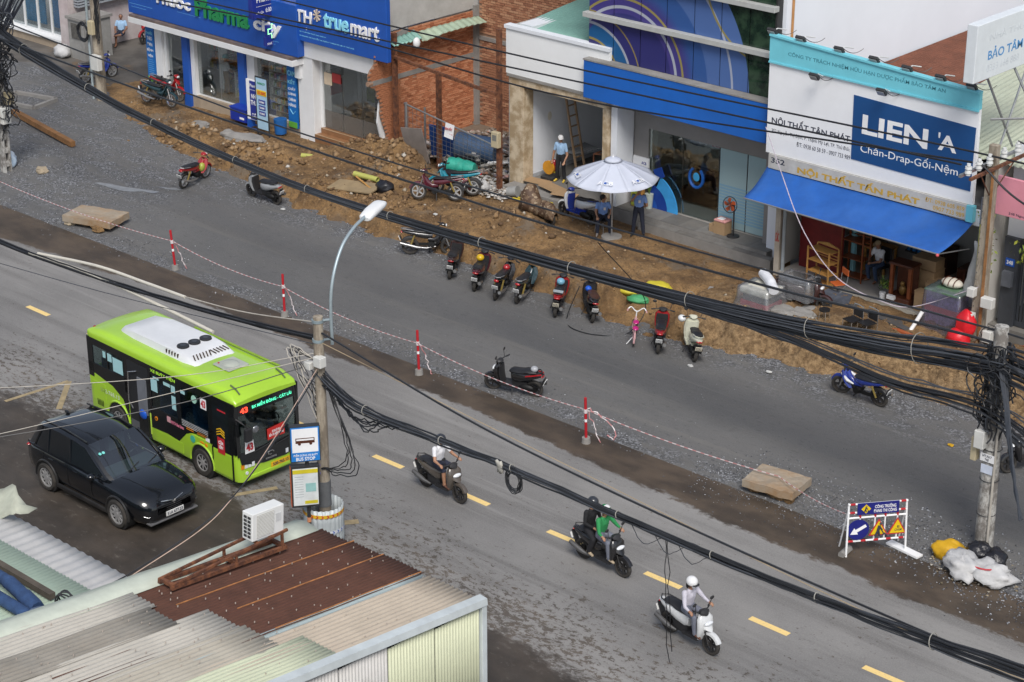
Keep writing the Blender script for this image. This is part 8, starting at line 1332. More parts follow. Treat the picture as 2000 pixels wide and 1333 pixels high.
b=MB();b.add([AR(0.21,-0.038),AR(-0.06,-0.038),AR(-0.06,-0.10),AR(-0.22,0.0),AR(-0.06,0.10),AR(-0.06,0.038),AR(0.21,0.038)],[(0,1,2,3,4,5,6)]);b.build('white_arrow',LETW,rs,world=True,solid=0.006)
for a,kind in((0.04,'dig'),(0.50,'txt')):
 for sc_,m,o_ in((1.0,LETRED,0.05),(0.80,YS,0.062)):b=MB();cc_=P5(a,0.66,o_);b.add([cc_+u5*-0.235*sc_+V(0,0,-0.17*sc_),cc_+u5*0.235*sc_+V(0,0,-0.17*sc_),cc_+V(0,0,0.27*sc_)],[(0,1,2)]);b.build('triangle_border' if sc_==1 else 'triangle_face',m,rs,world=True,solid=0.008)
text('ĐI\nCHẬM',rs,P5(0.52,0.64,0.068),0.17,0.16,LETD,u=u5,bold=0.01)
def digger(cc_,s_,nm):
 b=MB();Q=lambda x_,z_:cc_+u5*x_*s_+V(0,0,z_*s_)
 for pts,r_ in(([Q(-0.10,-0.16),Q(-0.04,0.0)],0.022),([Q(0.0,-0.16),Q(-0.03,0.0)],0.022),([Q(-0.035,0.0),Q(-0.01,0.12)],0.03),([Q(-0.01,0.10),Q(0.07,0.0)],0.016),([Q(0.02,0.07),Q(0.12,-0.12)],0.010)):b.tube(pts,r_*s_*1.4,5)
 b.ell(Q(0.02,0.17),(0.03*s_,)*3,8,6);b.tube([Q(0.08,-0.16),Q(0.14,-0.10),Q(0.20,-0.16)],0.02*s_,5);b.build(nm,LETD,rs,world=True)
digger(P5(0.06,0.64,0.075),0.95,'digger_symbol');digger(P5(-0.30,1.22,0.07),0.45,'digger_symbol')
wtube('ballast',rs,CONC,[P5(-0.85,0.05,0.1),P5(-0.55,0.06,-0.2)],0.09,7);b=MB();b.cbox(P5(0.72,0.05,0.06),(0.95,0.22,0.05),R(-8),0,0);b.build('white_board',LETW,rs,world=True)
def sackm(nm,label,c_,r_,m,seed,rz=0.0,cat='sack',amp=0.22):
 b=MB();b.ell((0,0,0),(1,1,1),20,14);out=[];rt=Matrix.Rotation(rz,3,'Z')
 for p in b.v:p=Vector(p);k=1+amp*noise.noise(p*2.0+Vector((seed,0,0)))+amp*0.5*noise.noise(p*5+Vector((0,seed,0)))+amp*0.25*noise.noise(p*9+Vector((0,0,seed)));q=Vector((p.x*r_[0]*k,p.y*r_[1]*k,max(-0.72,p.z)*r_[2]*k));out.append(tuple(rt@q+Vector(c_)))
 b.v=out;return tag(b.build(nm,m,smooth=True,auto=False),label,cat)
SKW=mat('woven_white_sack',(0.52,0.52,0.52),0.6,var=0.15,dirt=0.3,dirtcol=(0.33,0.30,0.27),bump=0.6,bs=18);SKY=mat('yellow_sack',(0.58,0.33,0.01),0.6,var=0.15,bump=0.5,bs=14);SKK=mat('black_bag',(0.014,0.014,0.018),0.3,var=0.2,bump=0.8,bs=14);SKR=mat('red_print',(0.5,0.04,0.05),0.6)
sackm('rubbish_sack','yellow sack lying beside the rubbish at the round pole',(16.35,-2.62,0.20),(0.42,0.30,0.26),SKY,1,R(20));sackm('rubbish_sack','white woven sack slumped in the middle of the rubbish heap',(16.95,-3.05,0.20),(0.56,0.36,0.27),SKW,2,R(-35),amp=0.5);sackm('rubbish_sack','white woven sack with red print at the end of the rubbish heap',(17.65,-2.95,0.20),(0.52,0.36,0.26),SKW,5,R(10),amp=0.5);sackm('rubbish_bag','black rubbish bag behind the white sacks at the pole foot',(16.95,-2.35,0.24),(0.36,0.30,0.28),SKK,3,amp=0.3,cat='rubbish bag');sackm('rubbish_bag','black rubbish bag against the round pole foot',(17.35,-2.3,0.22),(0.30,0.28,0.25),SKK,7,amp=0.3,cat='rubbish bag')
b=MB();b.tube([(17.4+0.35*math.cos(a),-3.0+0.22*math.sin(a),0.40)for a in[R(-110+20*k)for k in range(9)]],0.02,5);tag(b.build('red_stripe_print',SKR),'red printed stripe on the white sack at the heap end','print')
P,S=[],[]
for _ in range(380):x=rr.gauss(17.2,0.6);y=rr.gauss(-2.75,0.35);P.append((x,y,0.03));S.append(rr.uniform(0.02,0.06))
scatter('litter',P,S,island_material('litter_mix',[(0,(0.10,0.08,0.05)),(0.5,(0.30,0.24,0.16)),(0.8,(0.42,0.40,0.36)),(1,(0.2,0.18,0.14))],0.8),'small litter and scraps scattered round the rubbish heap','litter',9,flat=0.4)
# left foreground bits on the works road
pk_=thing('timber_plank','long rusty-brown timber plank lying on the dark gravel at left','plank',(-26.6,2.75,0.15));beam('beam',pk_,(-29.3,3.30,0.16),(-24.1,2.25,0.22),0.20,mat('rusty_timber',(0.24,0.115,0.04),0.85,var=0.35,vs_=3))
mf=thing('manhole_frame','pale concrete manhole frame set in the road at the left edge','manhole frame',(-30.5,4.6,0.03))
for a,c_ in(((-31.4,3.9),(-29.4,4.3)),((-29.4,4.3),(-29.7,5.6)),((-29.7,5.6),(-31.7,5.1)),((-31.7,5.1),(-31.4,3.9))):beam('frame_side',mf,(*a,0.05),(*c_,0.05),0.16,CONC)
sackm('rubbish_bag','white and blue plastic bag at the foot of the slotted pole',(-24.1,-0.55,0.25),(0.28,0.24,0.34),mat('bag_white_blue',(0.55,0.60,0.66),0.5,var=0.25,vs_=5,dirt=0.4,dirtcol=(0.12,0.35,0.6)),4,cat='rubbish bag',amp=0.3);sackm('white_sack','white sack beside the concrete cabinet at upper left',(-34.6,9.55,0.30),(0.42,0.34,0.32),SKW,8,cat='sack')
for k,(x,y,z0,lb)in enumerate(((6.9,3.2,0.01,'crumpled white paper on the dark road below the bank'),(-7.9,4.9,0.68,'scrap of white paper by the maroon motorbike'),(13.2,2.6,0.01,'yellowish food wrapper on the dark road at right'),(-13.4,3.05,0.02,'white scrap at the bank foot under the cable bundle'),(5.0,2.05,0.01,'small white scrap right of the cream scooter'))):rock('litter_scrap',(x,y,z0+0.02),(0.10,0.07,0.03),mat('scrap_paper',(0.5,0.5,0.48),0.8)if k!=2 else SKY,k+20,label=lb,cat='litter')
# pharmacy forecourt
cr=thing('blue_crate','blue plastic crate on the kerb in front of the pharmacy','crate',(-20.9,7.7,0.55));bx('body',cr,mat('crate_blue',(0.008,0.03,0.30),0.45,var=0.15),(-21.35,-20.45,7.55,8.0,0.55,1.02),bevel=0.02);bx('lid',cr,mat('crate_blue2',(0.01,0.04,0.34),0.45),(-21.38,-20.42,7.53,8.02,1.023,1.08),bevel=0.015);bx('label_print',cr,LETW,(-20.8,-20.55,7.54,7.548,0.66,0.74))
nb=thing('pharmacy_board','white and navy standing board before the pharmacy, left of the banner','standing board',(-19.6,7.35,0.6));bx('panel',nb,LETW,(-20.02,-19.42,7.28,7.36,0.92,2.45));bx('navy_face',nb,NAVY,(-19.82,-19.42,7.265,7.279,0.95,2.42));bx('foot',nb,BLUE,(-20.1,-19.35,7.1,7.15,0.6,0.66));bx('foot',nb,BLUE,(-20.1,-19.35,7.5,7.55,0.6,0.66));bx('stay',nb,BLUE,(-19.9,-19.86,7.15,7.5,0.61,0.92))
text('Pharm',nb,(-19.62,7.264,2.25),0.36,0.12,LETW,bold=0.01);text('NH\nTHU',nb,(-19.62,7.264,1.72),0.34,0.42,LETW,bold=0.02);bx('print_line',nb,LETW,(-19.8,-19.44,7.26,7.264,2.08,2.09));text('MỞ\n6:00',nb,(-19.62,7.264,1.12),0.24,0.18,LETW)
rbn=thing('pharmacy_banner','tall printed price banner in black frame before the pharmacy','banner stand',(-18.95,7.2,0.6));bx('frame',rbn,DSTEEL,(-19.28,-19.24,7.08,7.12,0.45,2.75));bx('frame',rbn,DSTEEL,(-18.64,-18.60,7.08,7.12,0.45,2.75));bx('frame_top',rbn,DSTEEL,(-19.24,-18.64,7.08,7.12,2.71,2.75));bx('sheet',rbn,mat('banner_sky',(0.35,0.52,0.66),0.5,var=0.1),(-19.24,-18.64,7.09,7.11,0.75,2.71));bx('yellow_strip',rbn,YS,(-19.20,-18.68,7.075,7.089,2.05,2.25));text('150.000đ',rbn,(-18.94,7.074,2.15),0.46,0.13,LETRED,bold=0.02);text('PHARMACITY',rbn,(-18.94,7.088,2.5),0.44,0.09,LETG,bold=0.01)
for k,s_ in enumerate(('30.000đ','20.000đ','10.000đ')):bx('price_block',rbn,NAVY,(-19.12,-18.76,7.077,7.089,1.72-0.22*k,1.88-0.22*k));text(s_,rbn,(-18.94,7.076,1.80-0.22*k),0.28,0.08,LETW,bold=0.01)
bx('foot',rbn,DSTEEL,(-19.28,-19.24,6.85,7.35,0.45,0.49));bx('foot',rbn,DSTEEL,(-18.64,-18.60,6.85,7.35,0.45,0.49));b=MB();b.cyl((-18.5,7.55,0.6),(-18.5,7.55,1.15),0.22,0.25,14);tag(b.build('blue_bucket',mat('bucket_blue',(0.01,0.10,0.32),0.5),smooth=True),'blue bucket behind the price banner','bucket')
# dirt bank: rubble slabs, pipes, boards
rock('rubble_slab',(-18.9,6.2,0.62),(0.95,0.42,0.16),CONC,31,label='long broken concrete slab on the dirt before the pharmacy',cat='rubble',rz=R(15));rock('rubble',(-19.8,6.1,0.62),(0.34,0.28,0.18),CONC,32,label='tan concrete lump left of the long broken slab',cat='rubble');rock('rubble',(-14.6,6.3,0.68),(0.28,0.20,0.16),mat('pinkish_brick_lump',(0.36,0.24,0.18),0.9,var=0.3),33,label='pinkish rubble lump near the short yellow pipe',cat='rubble');rock('rubble_slab',(-21.7,6.4,0.5),(0.42,0.3,0.14),CONC,34,label='rubble lumps on the dirt behind the dark green motorbike',cat='rubble')
YPI=mat('yellow_green_pipe',(0.40,0.40,0.10),0.5,var=0.1)
def pipe(label,a,c_,r_,m=YPI,nm='pipe',cat='pipe'):
 a,c_=Vector(a),Vector(c_);d=(c_-a).normalized();q=d.orthogonal().normalized();w=d.cross(q);b=MB();n=16;R4=[(0,r_),((c_-a).length,r_),((c_-a).length,r_*0.86),(0,r_*0.86)]
 b.loft([[a+d*l+(q*math.cos(t)+w*math.sin(t))*rr_ for l,rr_ in R4]for t in[2*math.pi*i/n for i in range(n+1)]],caps=False);return tag(b.build(nm,m,smooth=True),label,cat)
pipe('short yellow-green pipe on the dirt below the dairy shop',(-15.7,6.05,0.72),(-15.0,6.35,0.72),0.09);pipe('yellow-green pipe lying on the plywood board',(-12.5,5.6,0.88),(-11.5,5.75,0.85),0.10)
b=MB();b.cbox((-11.8,4.95,0.74),(1.9,0.75,0.06),R(8),R(-5),R(8));tag(b.build('plywood_board',mat('dirty_plywood',(0.30,0.22,0.12),0.85,var=0.25,dirt=0.4),bevel=0.01),'dirty plywood board lying on the dirt under the yellow pipe','board');b=MB();b.tube([(-12.1,5.3,0.95),(-10.95,5.0,0.78)],0.03,7);tag(b.build('bamboo_pole',WOODL),'thin bamboo stick leaning over the plywood board','stick')
sackm('rubbish_bag','black rubbish bag left of the maroon motorbike',(-10.75,5.35,0.86),(0.34,0.27,0.25),SKK,11,cat='rubbish bag',amp=0.3)
for k,(c_,r_,m,lb)in enumerate((((0.75,4.35,0.52),(0.55,0.35,0.20),mat('bag_yellow',(0.50,0.42,0.03),0.6,var=0.15,bump=0.5),'yellow sandbag at the left of the pile on the ramp'),((1.35,4.15,0.42),(0.50,0.30,0.18),mat('bag_green',(0.06,0.30,0.12),0.6,var=0.15,bump=0.5),'green sandbag at the front of the pile on the ramp'),((1.5,4.85,0.66),(0.62,0.38,0.24),mat('bag_yellow',(0,0,0)),'yellow sandbag at the right of the pile on the ramp'))):sackm('sandbag',lb,c_,tuple(q_*0.72 for q_ in r_),m,k+14,R(20*k),cat='sandbag')
b=MB();b.cbox((3.15,5.75,0.74),(0.62,0.30,0.08),R(25),0,0);tag(b.build('paving_block',CONC,bevel=0.01),'grey paving block lying on the ramp earth','paving block')
gc=thing('ground_cable','black cable looping on the gravel beside the brown-seated scooter','cable',(1.2,2.4,0.02));wtube('strand',gc,CABLE,spline([(0.1,2.9,0.9),(0.05,2.4,0.04),(0.7,1.85,0.03),(1.6,1.95,0.03),(2.2,2.7,0.04),(2.2,3.4,0.9),(2.2,1.2,3.3)],10),0.014,5)
# empty lot
def post(label,x,y,z0,z1,r_=0.075,m=RUST,nm='rusty_post'):o=bx(nm,None,m,(x-r_,x+r_,y-r_,y+r_,z0,z1));return tag(o,label,'post')
post('rusty steel post against the torn brick wall end',-13.2,8.35,0.5,5.2);post('rusty steel post in the middle of the lot fence',-11.45,8.75,0.5,4.0);post('rusty steel post beside the white house',-8.02,8.15,0.5,6.3)
o=thing('rusty_beam','rusty horizontal beam joining the lot posts','beam',(-10.5,8.4,4.3));beam('beam',o,(-13.1,8.25,4.38),(-8.1,8.1,4.05),0.10,RUST)
mtb=thing('electric_meter','cream electric meter box on the rusty post','electric meter',(-8.0,7.98,2.4));bx('box',mtb,CBOX,(-8.17,-7.85,7.88,8.06,2.25,2.8),bevel=0.02);bx('window',mtb,mat('meter_glass',(0.2,0.2,0.18),0.2),(-8.1,-7.92,7.872,7.879,2.5,2.7))
fn=thing('mesh_fence','wire mesh fence across the empty lot','fence',(-10.8,8.6,0.7));WIRE=mat('mesh_wire',(0.20,0.20,0.20),0.5,0.5)
for k in range(24):x_=-13.0+k*0.205;wtube('mesh_strand',fn,WIRE,[(x_,8.58,0.9),(x_,8.58,2.62-0.03*k)],0.007,4)
for k in range(9):wtube('mesh_strand',fn,WIRE,[(-13.0,8.585,1.0+0.2*k),(-8.2,8.585,1.0+0.2*k*0.62)],0.007,4)
wtube('top_rail',fn,STEEL,[(-13.0,8.57,2.65),(-8.1,8.57,1.95)],0.03,6);wtube('fence_post',fn,STEEL,[(-12.9,8.57,0.8),(-12.9,8.57,2.7)],0.05,6);wtube('fence_post',fn,STEEL,[(-12.2,8.8,0.8),(-12.2,8.8,2.6)],0.04,6)
sgn=thing('land_sign','white sign with red lettering hung on the lot fence','sign',(-10.75,8.5,2.0));b=MB();b.cbox((-10.72,8.50,2.12),(0.42,0.012,0.52),0,R(5),R(-6));b.build('board',LETW,sgn,world=True);text('BÁN ĐẤT',sgn,(-10.72,8.47,2.22),0.34,0.14,LETRED,bold=0.02,v=(0,0.05,1));text('0909 651 261',sgn,(-10.72,8.485,1.98),0.34,0.11,LETRED,bold=0.02,v=(0,0.05,1))
b=MB();b.cbox((-12.35,8.45,1.25),(0.95,0.04,1.35),R(6),R(-8),R(10));tag(b.build('framed_panel',mat('grey_panel',(0.22,0.19,0.17),0.6,var=0.2)),'grey framed panel leaning on the lot fence','panel');b=MB();b.cbox((-11.65,9.1,1.35),(1.0,0.06,1.25),R(10),0,R(8));tag(b.build('blue_board',mat('blue_board',(0.01,0.05,0.20),0.5,var=0.2)),'dark blue board standing behind the lot fence','board')
br_=thing('blue_barrel','large blue plastic barrel lying open in the lot','barrel',(-10.6,9.6,1.2));pq_=pipe('x',(-11.15,9.35,1.35),(-9.75,9.9,1.25),0.46,mat('barrel_blue',(0.03,0.075,0.16),0.5,var=0.2,dirt=0.3,dirtcol=(0.14,0.15,0.16)),'drum','x');
for k_ in('label','category'):del pq_[k_]
pq_.parent=br_;pq_.location=(10.6,-9.6,-1.2);b=MB();b.cyl((-9.8,9.88,1.25),(-9.75,9.9,1.25),0.45,0.45,16);b.build('base',mat('barrel_blue',(0,0,0)),br_,world=True)
for k,(a,c_,r_,lb)in enumerate((((-9.6,10.6,1.2),(-8.4,10.9,1.35),0.16,'thick grey-blue pipe behind the barrel in the lot'),((-8.9,9.6,1.05),(-8.35,10.3,1.1),0.2,'short blue pipe end beside the white house wall'))):pipe(lb,a,c_,r_,mat('pipe_slate',(0.10,0.14,0.20),0.5,var=0.2))
for k in range(5):
 b=MB();corr(b,(-10.9+0.25*k,11.2+0.1*k,1.15+0.07*k),(0.25,0.97,0),(0.95,-0.25,0.03),(0,0,1),1.1,3.0,0.12,0.02,4,0.05,seed=k);t=thing('tin_sheet','corrugated tin sheet stacked in the lot, '+['lowest of five','second from the bottom','third from the bottom','fourth from the bottom','topmost of five'][k],'tin sheet',(-10,11.2,1.1),group='stacked tin sheets in the lot');b.build('sheet',mat('old_tin_%d'%(k%2),(0.30-0.06*(k%2),0.32-0.06*(k%2),0.33-0.05*(k%2)),0.5,0.4,var=0.2,dirt=0.4),t,world=True,smooth=True,auto=False,solid=0.006)
ORD='first second third fourth fifth sixth seventh eighth ninth tenth eleventh twelfth thirteenth fourteenth'.split()
for k in range(14):
 x_,y_=-12.4+0.28*k+rb.uniform(-.05,.05),rb.uniform(9.0,10.8);b=MB();b.cbox((x_,y_,0.95+0.35*rb.random()),(rb.uniform(0.7,1.8),rb.uniform(0.08,0.2),0.05),rb.uniform(-0.9,0.9),rb.uniform(-0.35,0.35),0);tag(b.build('scrap_plank',[LETW,STEEL,mat('pale_board',(0.42,0.40,0.36),0.8,var=0.2),WOODL][k%3]),['white','grey metal','pale wooden'][k%3]+' scrap strip in the lot junk pile, '+ORD[k]+' from the left','scrap',group='scrap boards in the lot')
P,S=[],[]
for _ in range(900):x=rr.uniform(-12.9,-8.3);y=rr.uniform(8.9,12.6);P.append((x,y,0.78+0.2*noise.noise(Vector((x,y,1)))));S.append(rr.uniform(0.04,0.16))
scatter('rubble_heap',P,S,island_material('rubble_mix',[(0,(0.16,0.11,0.08)),(0.35,(0.30,0.27,0.23)),(0.7,(0.45,0.43,0.40)),(0.9,(0.36,0.15,0.08)),(1,(0.12,0.2,0.3))],0.85),'demolition rubble and scraps covering the empty lot','rubble',12,flat=0.5)
lotf=bx('lot_ground',None,mat('lot_earth',(0.17,0.13,0.095),0.95,var=0.3),(-13.6,-8.3,9.6,13.0,0.2,0.78));lotf['kind']='structure'
P,S=[],[]
for _ in range(420):x=rr.uniform(-10.2,-7.2);y=rr.uniform(7.3,8.9);P.append((x,y,max(0.72,dirt_h(x,y))));S.append(rr.uniform(0.03,0.13))
scatter('broken_tiles',P,S,island_material('tile_mix',[(0,(0.40,0.39,0.37)),(0.5,(0.55,0.53,0.50)),(0.75,(0.24,0.19,0.14)),(1,(0.30,0.32,0.34))],0.7),'broken pale tiles and scraps heaped before the white house','rubble',14,flat=0.35)
tq=thing('teal_roll','rolled teal tarpaulin on the scraps by the lot','tarpaulin roll',(-9.9,8.35,1.0));b=MB();b.tube(wobble(spline([(-10.45,8.15,1.05),(-10.0,8.35,1.02),(-9.5,8.5,0.98)],6),0.03,0.6,2),[0.26,0.28,0.29,0.27,0.29,0.28,0.27,0.25,0.27,0.26,0.25,0.24,0.22],14);b.build('roll',mat('teal_tarp',(0.02,0.30,0.22),0.6,var=0.25,vs_=6,bump=0.6,bs=12),tq,world=True,smooth=True)
for k,(c_,r_,m,lb)in enumerate((((-8.75,7.35,0.88),(0.28,0.22,0.17),mat('sack_pink',(0.55,0.20,0.20),0.6,var=0.3,vs_=5),'red and white sack right of the teal motorbike'),((-8.35,7.55,0.92),(0.32,0.28,0.22),SKW,'white sack leaning by the rusty post'),((-10.2,8.0,0.85),(0.55,0.22,0.14),SKK,'black bag lying left of the teal roll'))):sackm('rubble_sack',lb,c_,r_,m,k+40,cat='sack')
bk_=thing('grey_bucket','grey bucket lying on the scraps at the house step','bucket',(-7.2,7.9,0.9));b=MB();b.cyl((-7.35,7.85,0.86),(-7.0,7.95,0.92),0.16,0.20,14);b.build('pail',mat('bucket_grey',(0.28,0.28,0.27),0.6,var=0.2),bk_,world=True,smooth=True)
for k in range(3):pipe('yellow rod on the scraps below the house step, '+['front','middle','rear'][k]+' of three',(-6.9+0.1*k,7.6+0.15*k,0.8),(-5.9+0.15*k,7.75+0.2*k,0.78),0.03,mat('rod_yellow',(0.5,0.38,0.03),0.5),'yellow_rod','rod')
# inside the white house
ld=thing('wooden_ladder','wooden ladder leaning inside the white house','ladder',(-6.9,10.8,0.9));LM=mat('ladder_tan',(0.30,0.20,0.12),0.7,var=0.2)
for s_ in(-1,1):beam('rail',ld,(-6.72+0.0,10.9+s_*0.22,0.91),(-7.4,10.9+s_*0.20,4.2),0.06,LM)
for k in range(9):f_=(k+0.6)/9.3;beam('rung',ld,(-6.72-0.68*f_,10.68,0.91+3.29*f_),(-6.72-0.68*f_,11.12,0.91+3.29*f_),0.04,LM)
cm=thing('tile_cutter','orange and red tile cutting machine on the house floor','cutting machine',(-7.0,9.7,0.91));bx('base',cm,DSTEEL,(-7.35,-6.85,9.5,9.95,0.91,1.0));b=MB();b.cyl((-7.12,9.62,1.32),(-7.12,9.70,1.32),0.24,0.24,18);b.build('disc',mat('cutter_orange',(0.55,0.25,0.02),0.5),cm,world=True,smooth=True);b=MB();b.ell((-6.98,9.78,1.36),(0.10,0.10,0.26),10,7);b.build('guard',PR,cm,world=True,smooth=True);bx('arm',cm,mat('cutter_yellow',(0.5,0.4,0.03),0.5),(-7.45,-6.75,9.72,9.78,1.15,1.2))
sf=thing('scaffold_frame','low rusty scaffold frame at the right inside the white house','scaffold',(-4.9,10.6,0.9))
for a,c_ in(((-5.4,10.0,0.91),(-5.4,10.0,2.1)),((-4.4,10.2,0.91),(-4.4,10.2,2.2)),((-5.4,11.4,0.91),(-5.4,11.4,2.1)),((-5.4,10.0,2.1),(-4.4,10.2,2.2)),((-5.4,10.0,2.1),(-5.4,11.4,2.1)),((-5.4,10.0,1.5),(-4.4,10.2,1.5)),((-5.4,11.4,2.1),(-4.4,10.2,2.2))):wtube('tube',sf,RUST,[a,c_],0.025,6)
hm=MB();hm.loft([[Vector((-5.75+0.12*i,9.75+0.35*math.sin(R(180*j/6))-0.15,1.15+0.14*abs(j-3)/3*(1)-0.10*math.sin(math.pi*i/9)))for j in range(7)]for i in range(10)],closed=False);tag(hm.build('green_tray',mat('tray_green',(0.02,0.22,0.14),0.5,var=0.15),smooth=True,auto=False,solid=0.02),'green plastic tray leaning by the scaffold in the house','tray')
sackm('cloth_heap','blue, red and white cloth bundle beside the scaffold',(-4.55,9.8,1.12),(0.26,0.24,0.25),mat('cloth_mix',(0.25,0.12,0.16),0.8,var=0.6,vs_=5),50,cat='cloth')
for k,(x_,y_,w,d_,rz,lb)in enumerate(((-7.2,9.2,0.9,0.5,12,'cardboard sheet left on the house doorstep'),(-6.3,9.0,1.1,0.55,-10,'cardboard sheet under the standing man'),(-5.6,8.75,0.9,0.4,20,'cardboard sheet right on the house doorstep'))):b=MB();b.cbox((x_,y_,0.925+0.008*k),(w,d_,0.015),R(rz),R(1.5),0);tag(b.build('cardboard_sheet',CARD),lb,'cardboard')
# umbrella
um=thing('parasol','large pale lilac parasol on a round concrete foot by the bank','parasol',(-2.12,7.05,0.70));b=MB();b.cyl((-2.12,7.05,0.68),(-2.12,7.05,0.80),0.34,0.33,20);b.build('foot',CONC,um,world=True,smooth=True);wtube('pole',um,STEEL,[(-2.12,7.05,0.75),(-2.12,7.05,3.42)],0.028,8)
UMC=mat('parasol_fabric',(0.50,0.53,0.61),0.75,var=0.05,dirt=0.12,dirtcol=(0.48,0.50,0.58));NS=10;RU=1.48
def up3(r_,a,z_):return Vector((-2.12+r_*math.cos(a),7.05+r_*math.sin(a),z_))
for k in range(NS):
 a0,a1=2*math.pi*(k+0.15)/NS,2*math.pi*(k+1.15)/NS;b=MB();n=6;vs=[]
 for i in range(9):
  f_=0.13+0.87*i/8;
  for j in range(n+1):
   g2_=j/n;A=up3(RU*f_,a0,0);B=up3(RU*f_,a1,0);p=A.lerp(B,g2_);zz=3.40-0.62*f_**1.15-0.05*math.sin(math.pi*g2_)*f_;p.z=zz;vs.append(p)
 b.add(vs,[(i*(n+1)+j,i*(n+1)+j+1,(i+1)*(n+1)+j+1,(i+1)*(n+1)+j)for i in range(8)for j in range(n)]);b.build('canopy_panel',UMC,um,world=True,smooth=True,auto=False,solid=0.006)
 wtube('rib',um,STEEL,[up3(0.15,a0,3.34),up3(RU*0.98,a0,2.745)],0.010,5)
b=MB();b.loft([[up3(r_,2*math.pi*q/20,z_)for q in range(20)]for r_,z_ in((0.30,3.34),(0.22,3.40),(0.10,3.44),(0.02,3.45))]);b.build('vent_cap',UMC,um,world=True,smooth=True,auto=False);b=MB();b.cyl((-2.12,7.05,3.44),(-2.12,7.05,3.52),0.03,0.012,8);b.build('finial',LETW,um,world=True)
for a in(R(-125),R(-62),R(-8)):
 c_=up3(RU*0.78,a,0);c_.z=3.40-0.62*0.78**1.15+0.02;nn=Vector((math.cos(a)*0.42,math.sin(a)*0.42,0.9)).normalized();uu=Vector((-math.sin(a),math.cos(a),0));vv=nn.cross(uu);text('ACB',um,c_,0.50,0.17,mat('umb_print',(0.70,0.71,0.74),0.7),u=uu,v=vv,bold=0.02,ext=0.004);b=MB();b.cyl(c_+nn*0.004,c_+nn*0.010,0.045,0.045,12);b.build('print_dot',BLUE,um,world=True)
st_=thing('stool','low stool under the seated guard','stool',(-2.75,7.35,0.72));bx('seat',st_,BLKP,(-2.93,-2.57,7.17,7.53,1.09,1.14))
for sx in(-1,1):
 for sy in(-1,1):wtube('leg',st_,STEEL,[(-2.75+sx*0.14,7.35+sy*0.14,1.1),(-2.75+sx*0.18,7.35+sy*0.18,0.70)],0.014,5)
fa=thing('standing_fan','black standing fan with orange blades on the bank step','fan',(0.95,9.4,0.90));b=MB();b.cyl((0.95,9.4,0.90),(0.95,9.4,0.935),0.21,0.20,20);b.build('base',BLKP,fa,world=True,smooth=True);wtube('stand',fa,BLKP,[(0.95,9.4,0.93),(0.95,9.4,1.95)],0.025,8);b=MB();b.ell((0.90,9.37,1.98),(0.10,0.08,0.08),10,7);b.build('motor',BLKP,fa,world=True,smooth=True)
fd=Vector((0.05,-1.0,0.12)).normalized();fo=fd.orthogonal().normalized();fq=fd.cross(fo);fc=Vector((0.88,9.26,1.99))
b=MB();b.tube([fc+(fo*math.cos(t)+fq*math.sin(t))*0.26 for t in[2*math.pi*k/24 for k in range(25)]],0.014,6);b.build('guard_ring',BLKP,fa,world=True);b=MB()
for k in range(5):t=2*math.pi*k/5;p=fo*math.cos(t)+fq*math.sin(t);q=fo*math.cos(t+0.9)+fq*math.sin(t+0.9);b.add([fc,fc+p*0.22+fd*0.01,fc+(p+q).normalized()*0.23,fc+q*0.16-fd*0.01],[(0,1,2,3)])
b.build('blades',mat('fan_orange',(0.50,0.09,0.02),0.4),fa,world=True,solid=0.004);b=MB()
for k in range(28):t=2*math.pi*k/28;b.tube([fc+fd*0.05+(fo*math.cos(t)+fq*math.sin(t))*0.04,fc+fd*0.045+(fo*math.cos(t)+fq*math.sin(t))*0.26],0.004,4)
b.build('guard_wires',BLKP,fa,world=True)['kind']='stuff'
bo=thing('cardboard_box','brown cardboard box with pink cushion on the bank step','box',(0.45,9.45,0.9));bx('carton',bo,CARD,(0.28,0.72,9.25,9.62,0.90,1.30));bx('cushion',bo,mat('cushion_pink',(0.62,0.30,0.28),0.8),(0.27,0.73,9.24,9.63,1.303,1.38),bevel=0.03);bx('small_carton',bo,CARD,(0.06,0.27,9.3,9.5,0.90,1.15));bx('paper',bo,LETW,(0.38,0.58,9.3,9.5,1.383,1.40))
# goods in and before the furniture shop
def rack(nm,label,c_,w,d_,h,n,m,rz=0.0):
 t=thing(nm,label,'shelf',c_,rz)
 for sx in(-1,1):
  for sy in(-1,1):lbox('upright',t,m,(sx*w/2-0.02,sx*w/2+0.02,sy*d_/2-0.02,sy*d_/2+0.02,0,h))
 for k in range(n):lbox('shelf_board',t,m,(-w/2,w/2,-d_/2,d_/2,0.12+(h-0.2)*k/(n-1),0.14+(h-0.2)*k/(n-1)))
 for k in range(4):lbox('back_slat',t,m,(-w/2,w/2,d_/2-0.01,d_/2+0.01,h*0.55+0.1*k,h*0.55+0.03+0.1*k))
 lprism('top_rail',t,m,[(-w/2,h),(w/2,h),(w/2,h+0.03),(0,h+0.12),(-w/2,h+0.03)],'y',d_/2-0.015,d_/2+0.015);return t
rack('bamboo_shelf','light bamboo shelf rack at the left front of the furniture shop',(5.35,7.95,0.80),0.85,0.42,1.25,4,WOODL,R(-8));rack('wooden_shelf','dark red wooden shelf rack behind the bamboo one',(5.75,9.1,0.82),0.75,0.42,1.9,4,mat('red_brown_wood',(0.22,0.06,0.02),0.45,var=0.25,vs_=6))
oc=thing('folding_chair','orange folding chair with steel legs beside the bamboo shelf','chair',(6.2,7.55,0.80),R(-120));OR=mat('chair_orange',(0.55,0.12,0.03),0.5,var=0.1)
lbox('seat',oc,OR,(-0.19,0.19,-0.19,0.19,0.44,0.47),bevel=0.02);lbox('backrest',oc,OR,(-0.24,-0.20,-0.21,0.21,0.70,0.90),bevel=0.03)
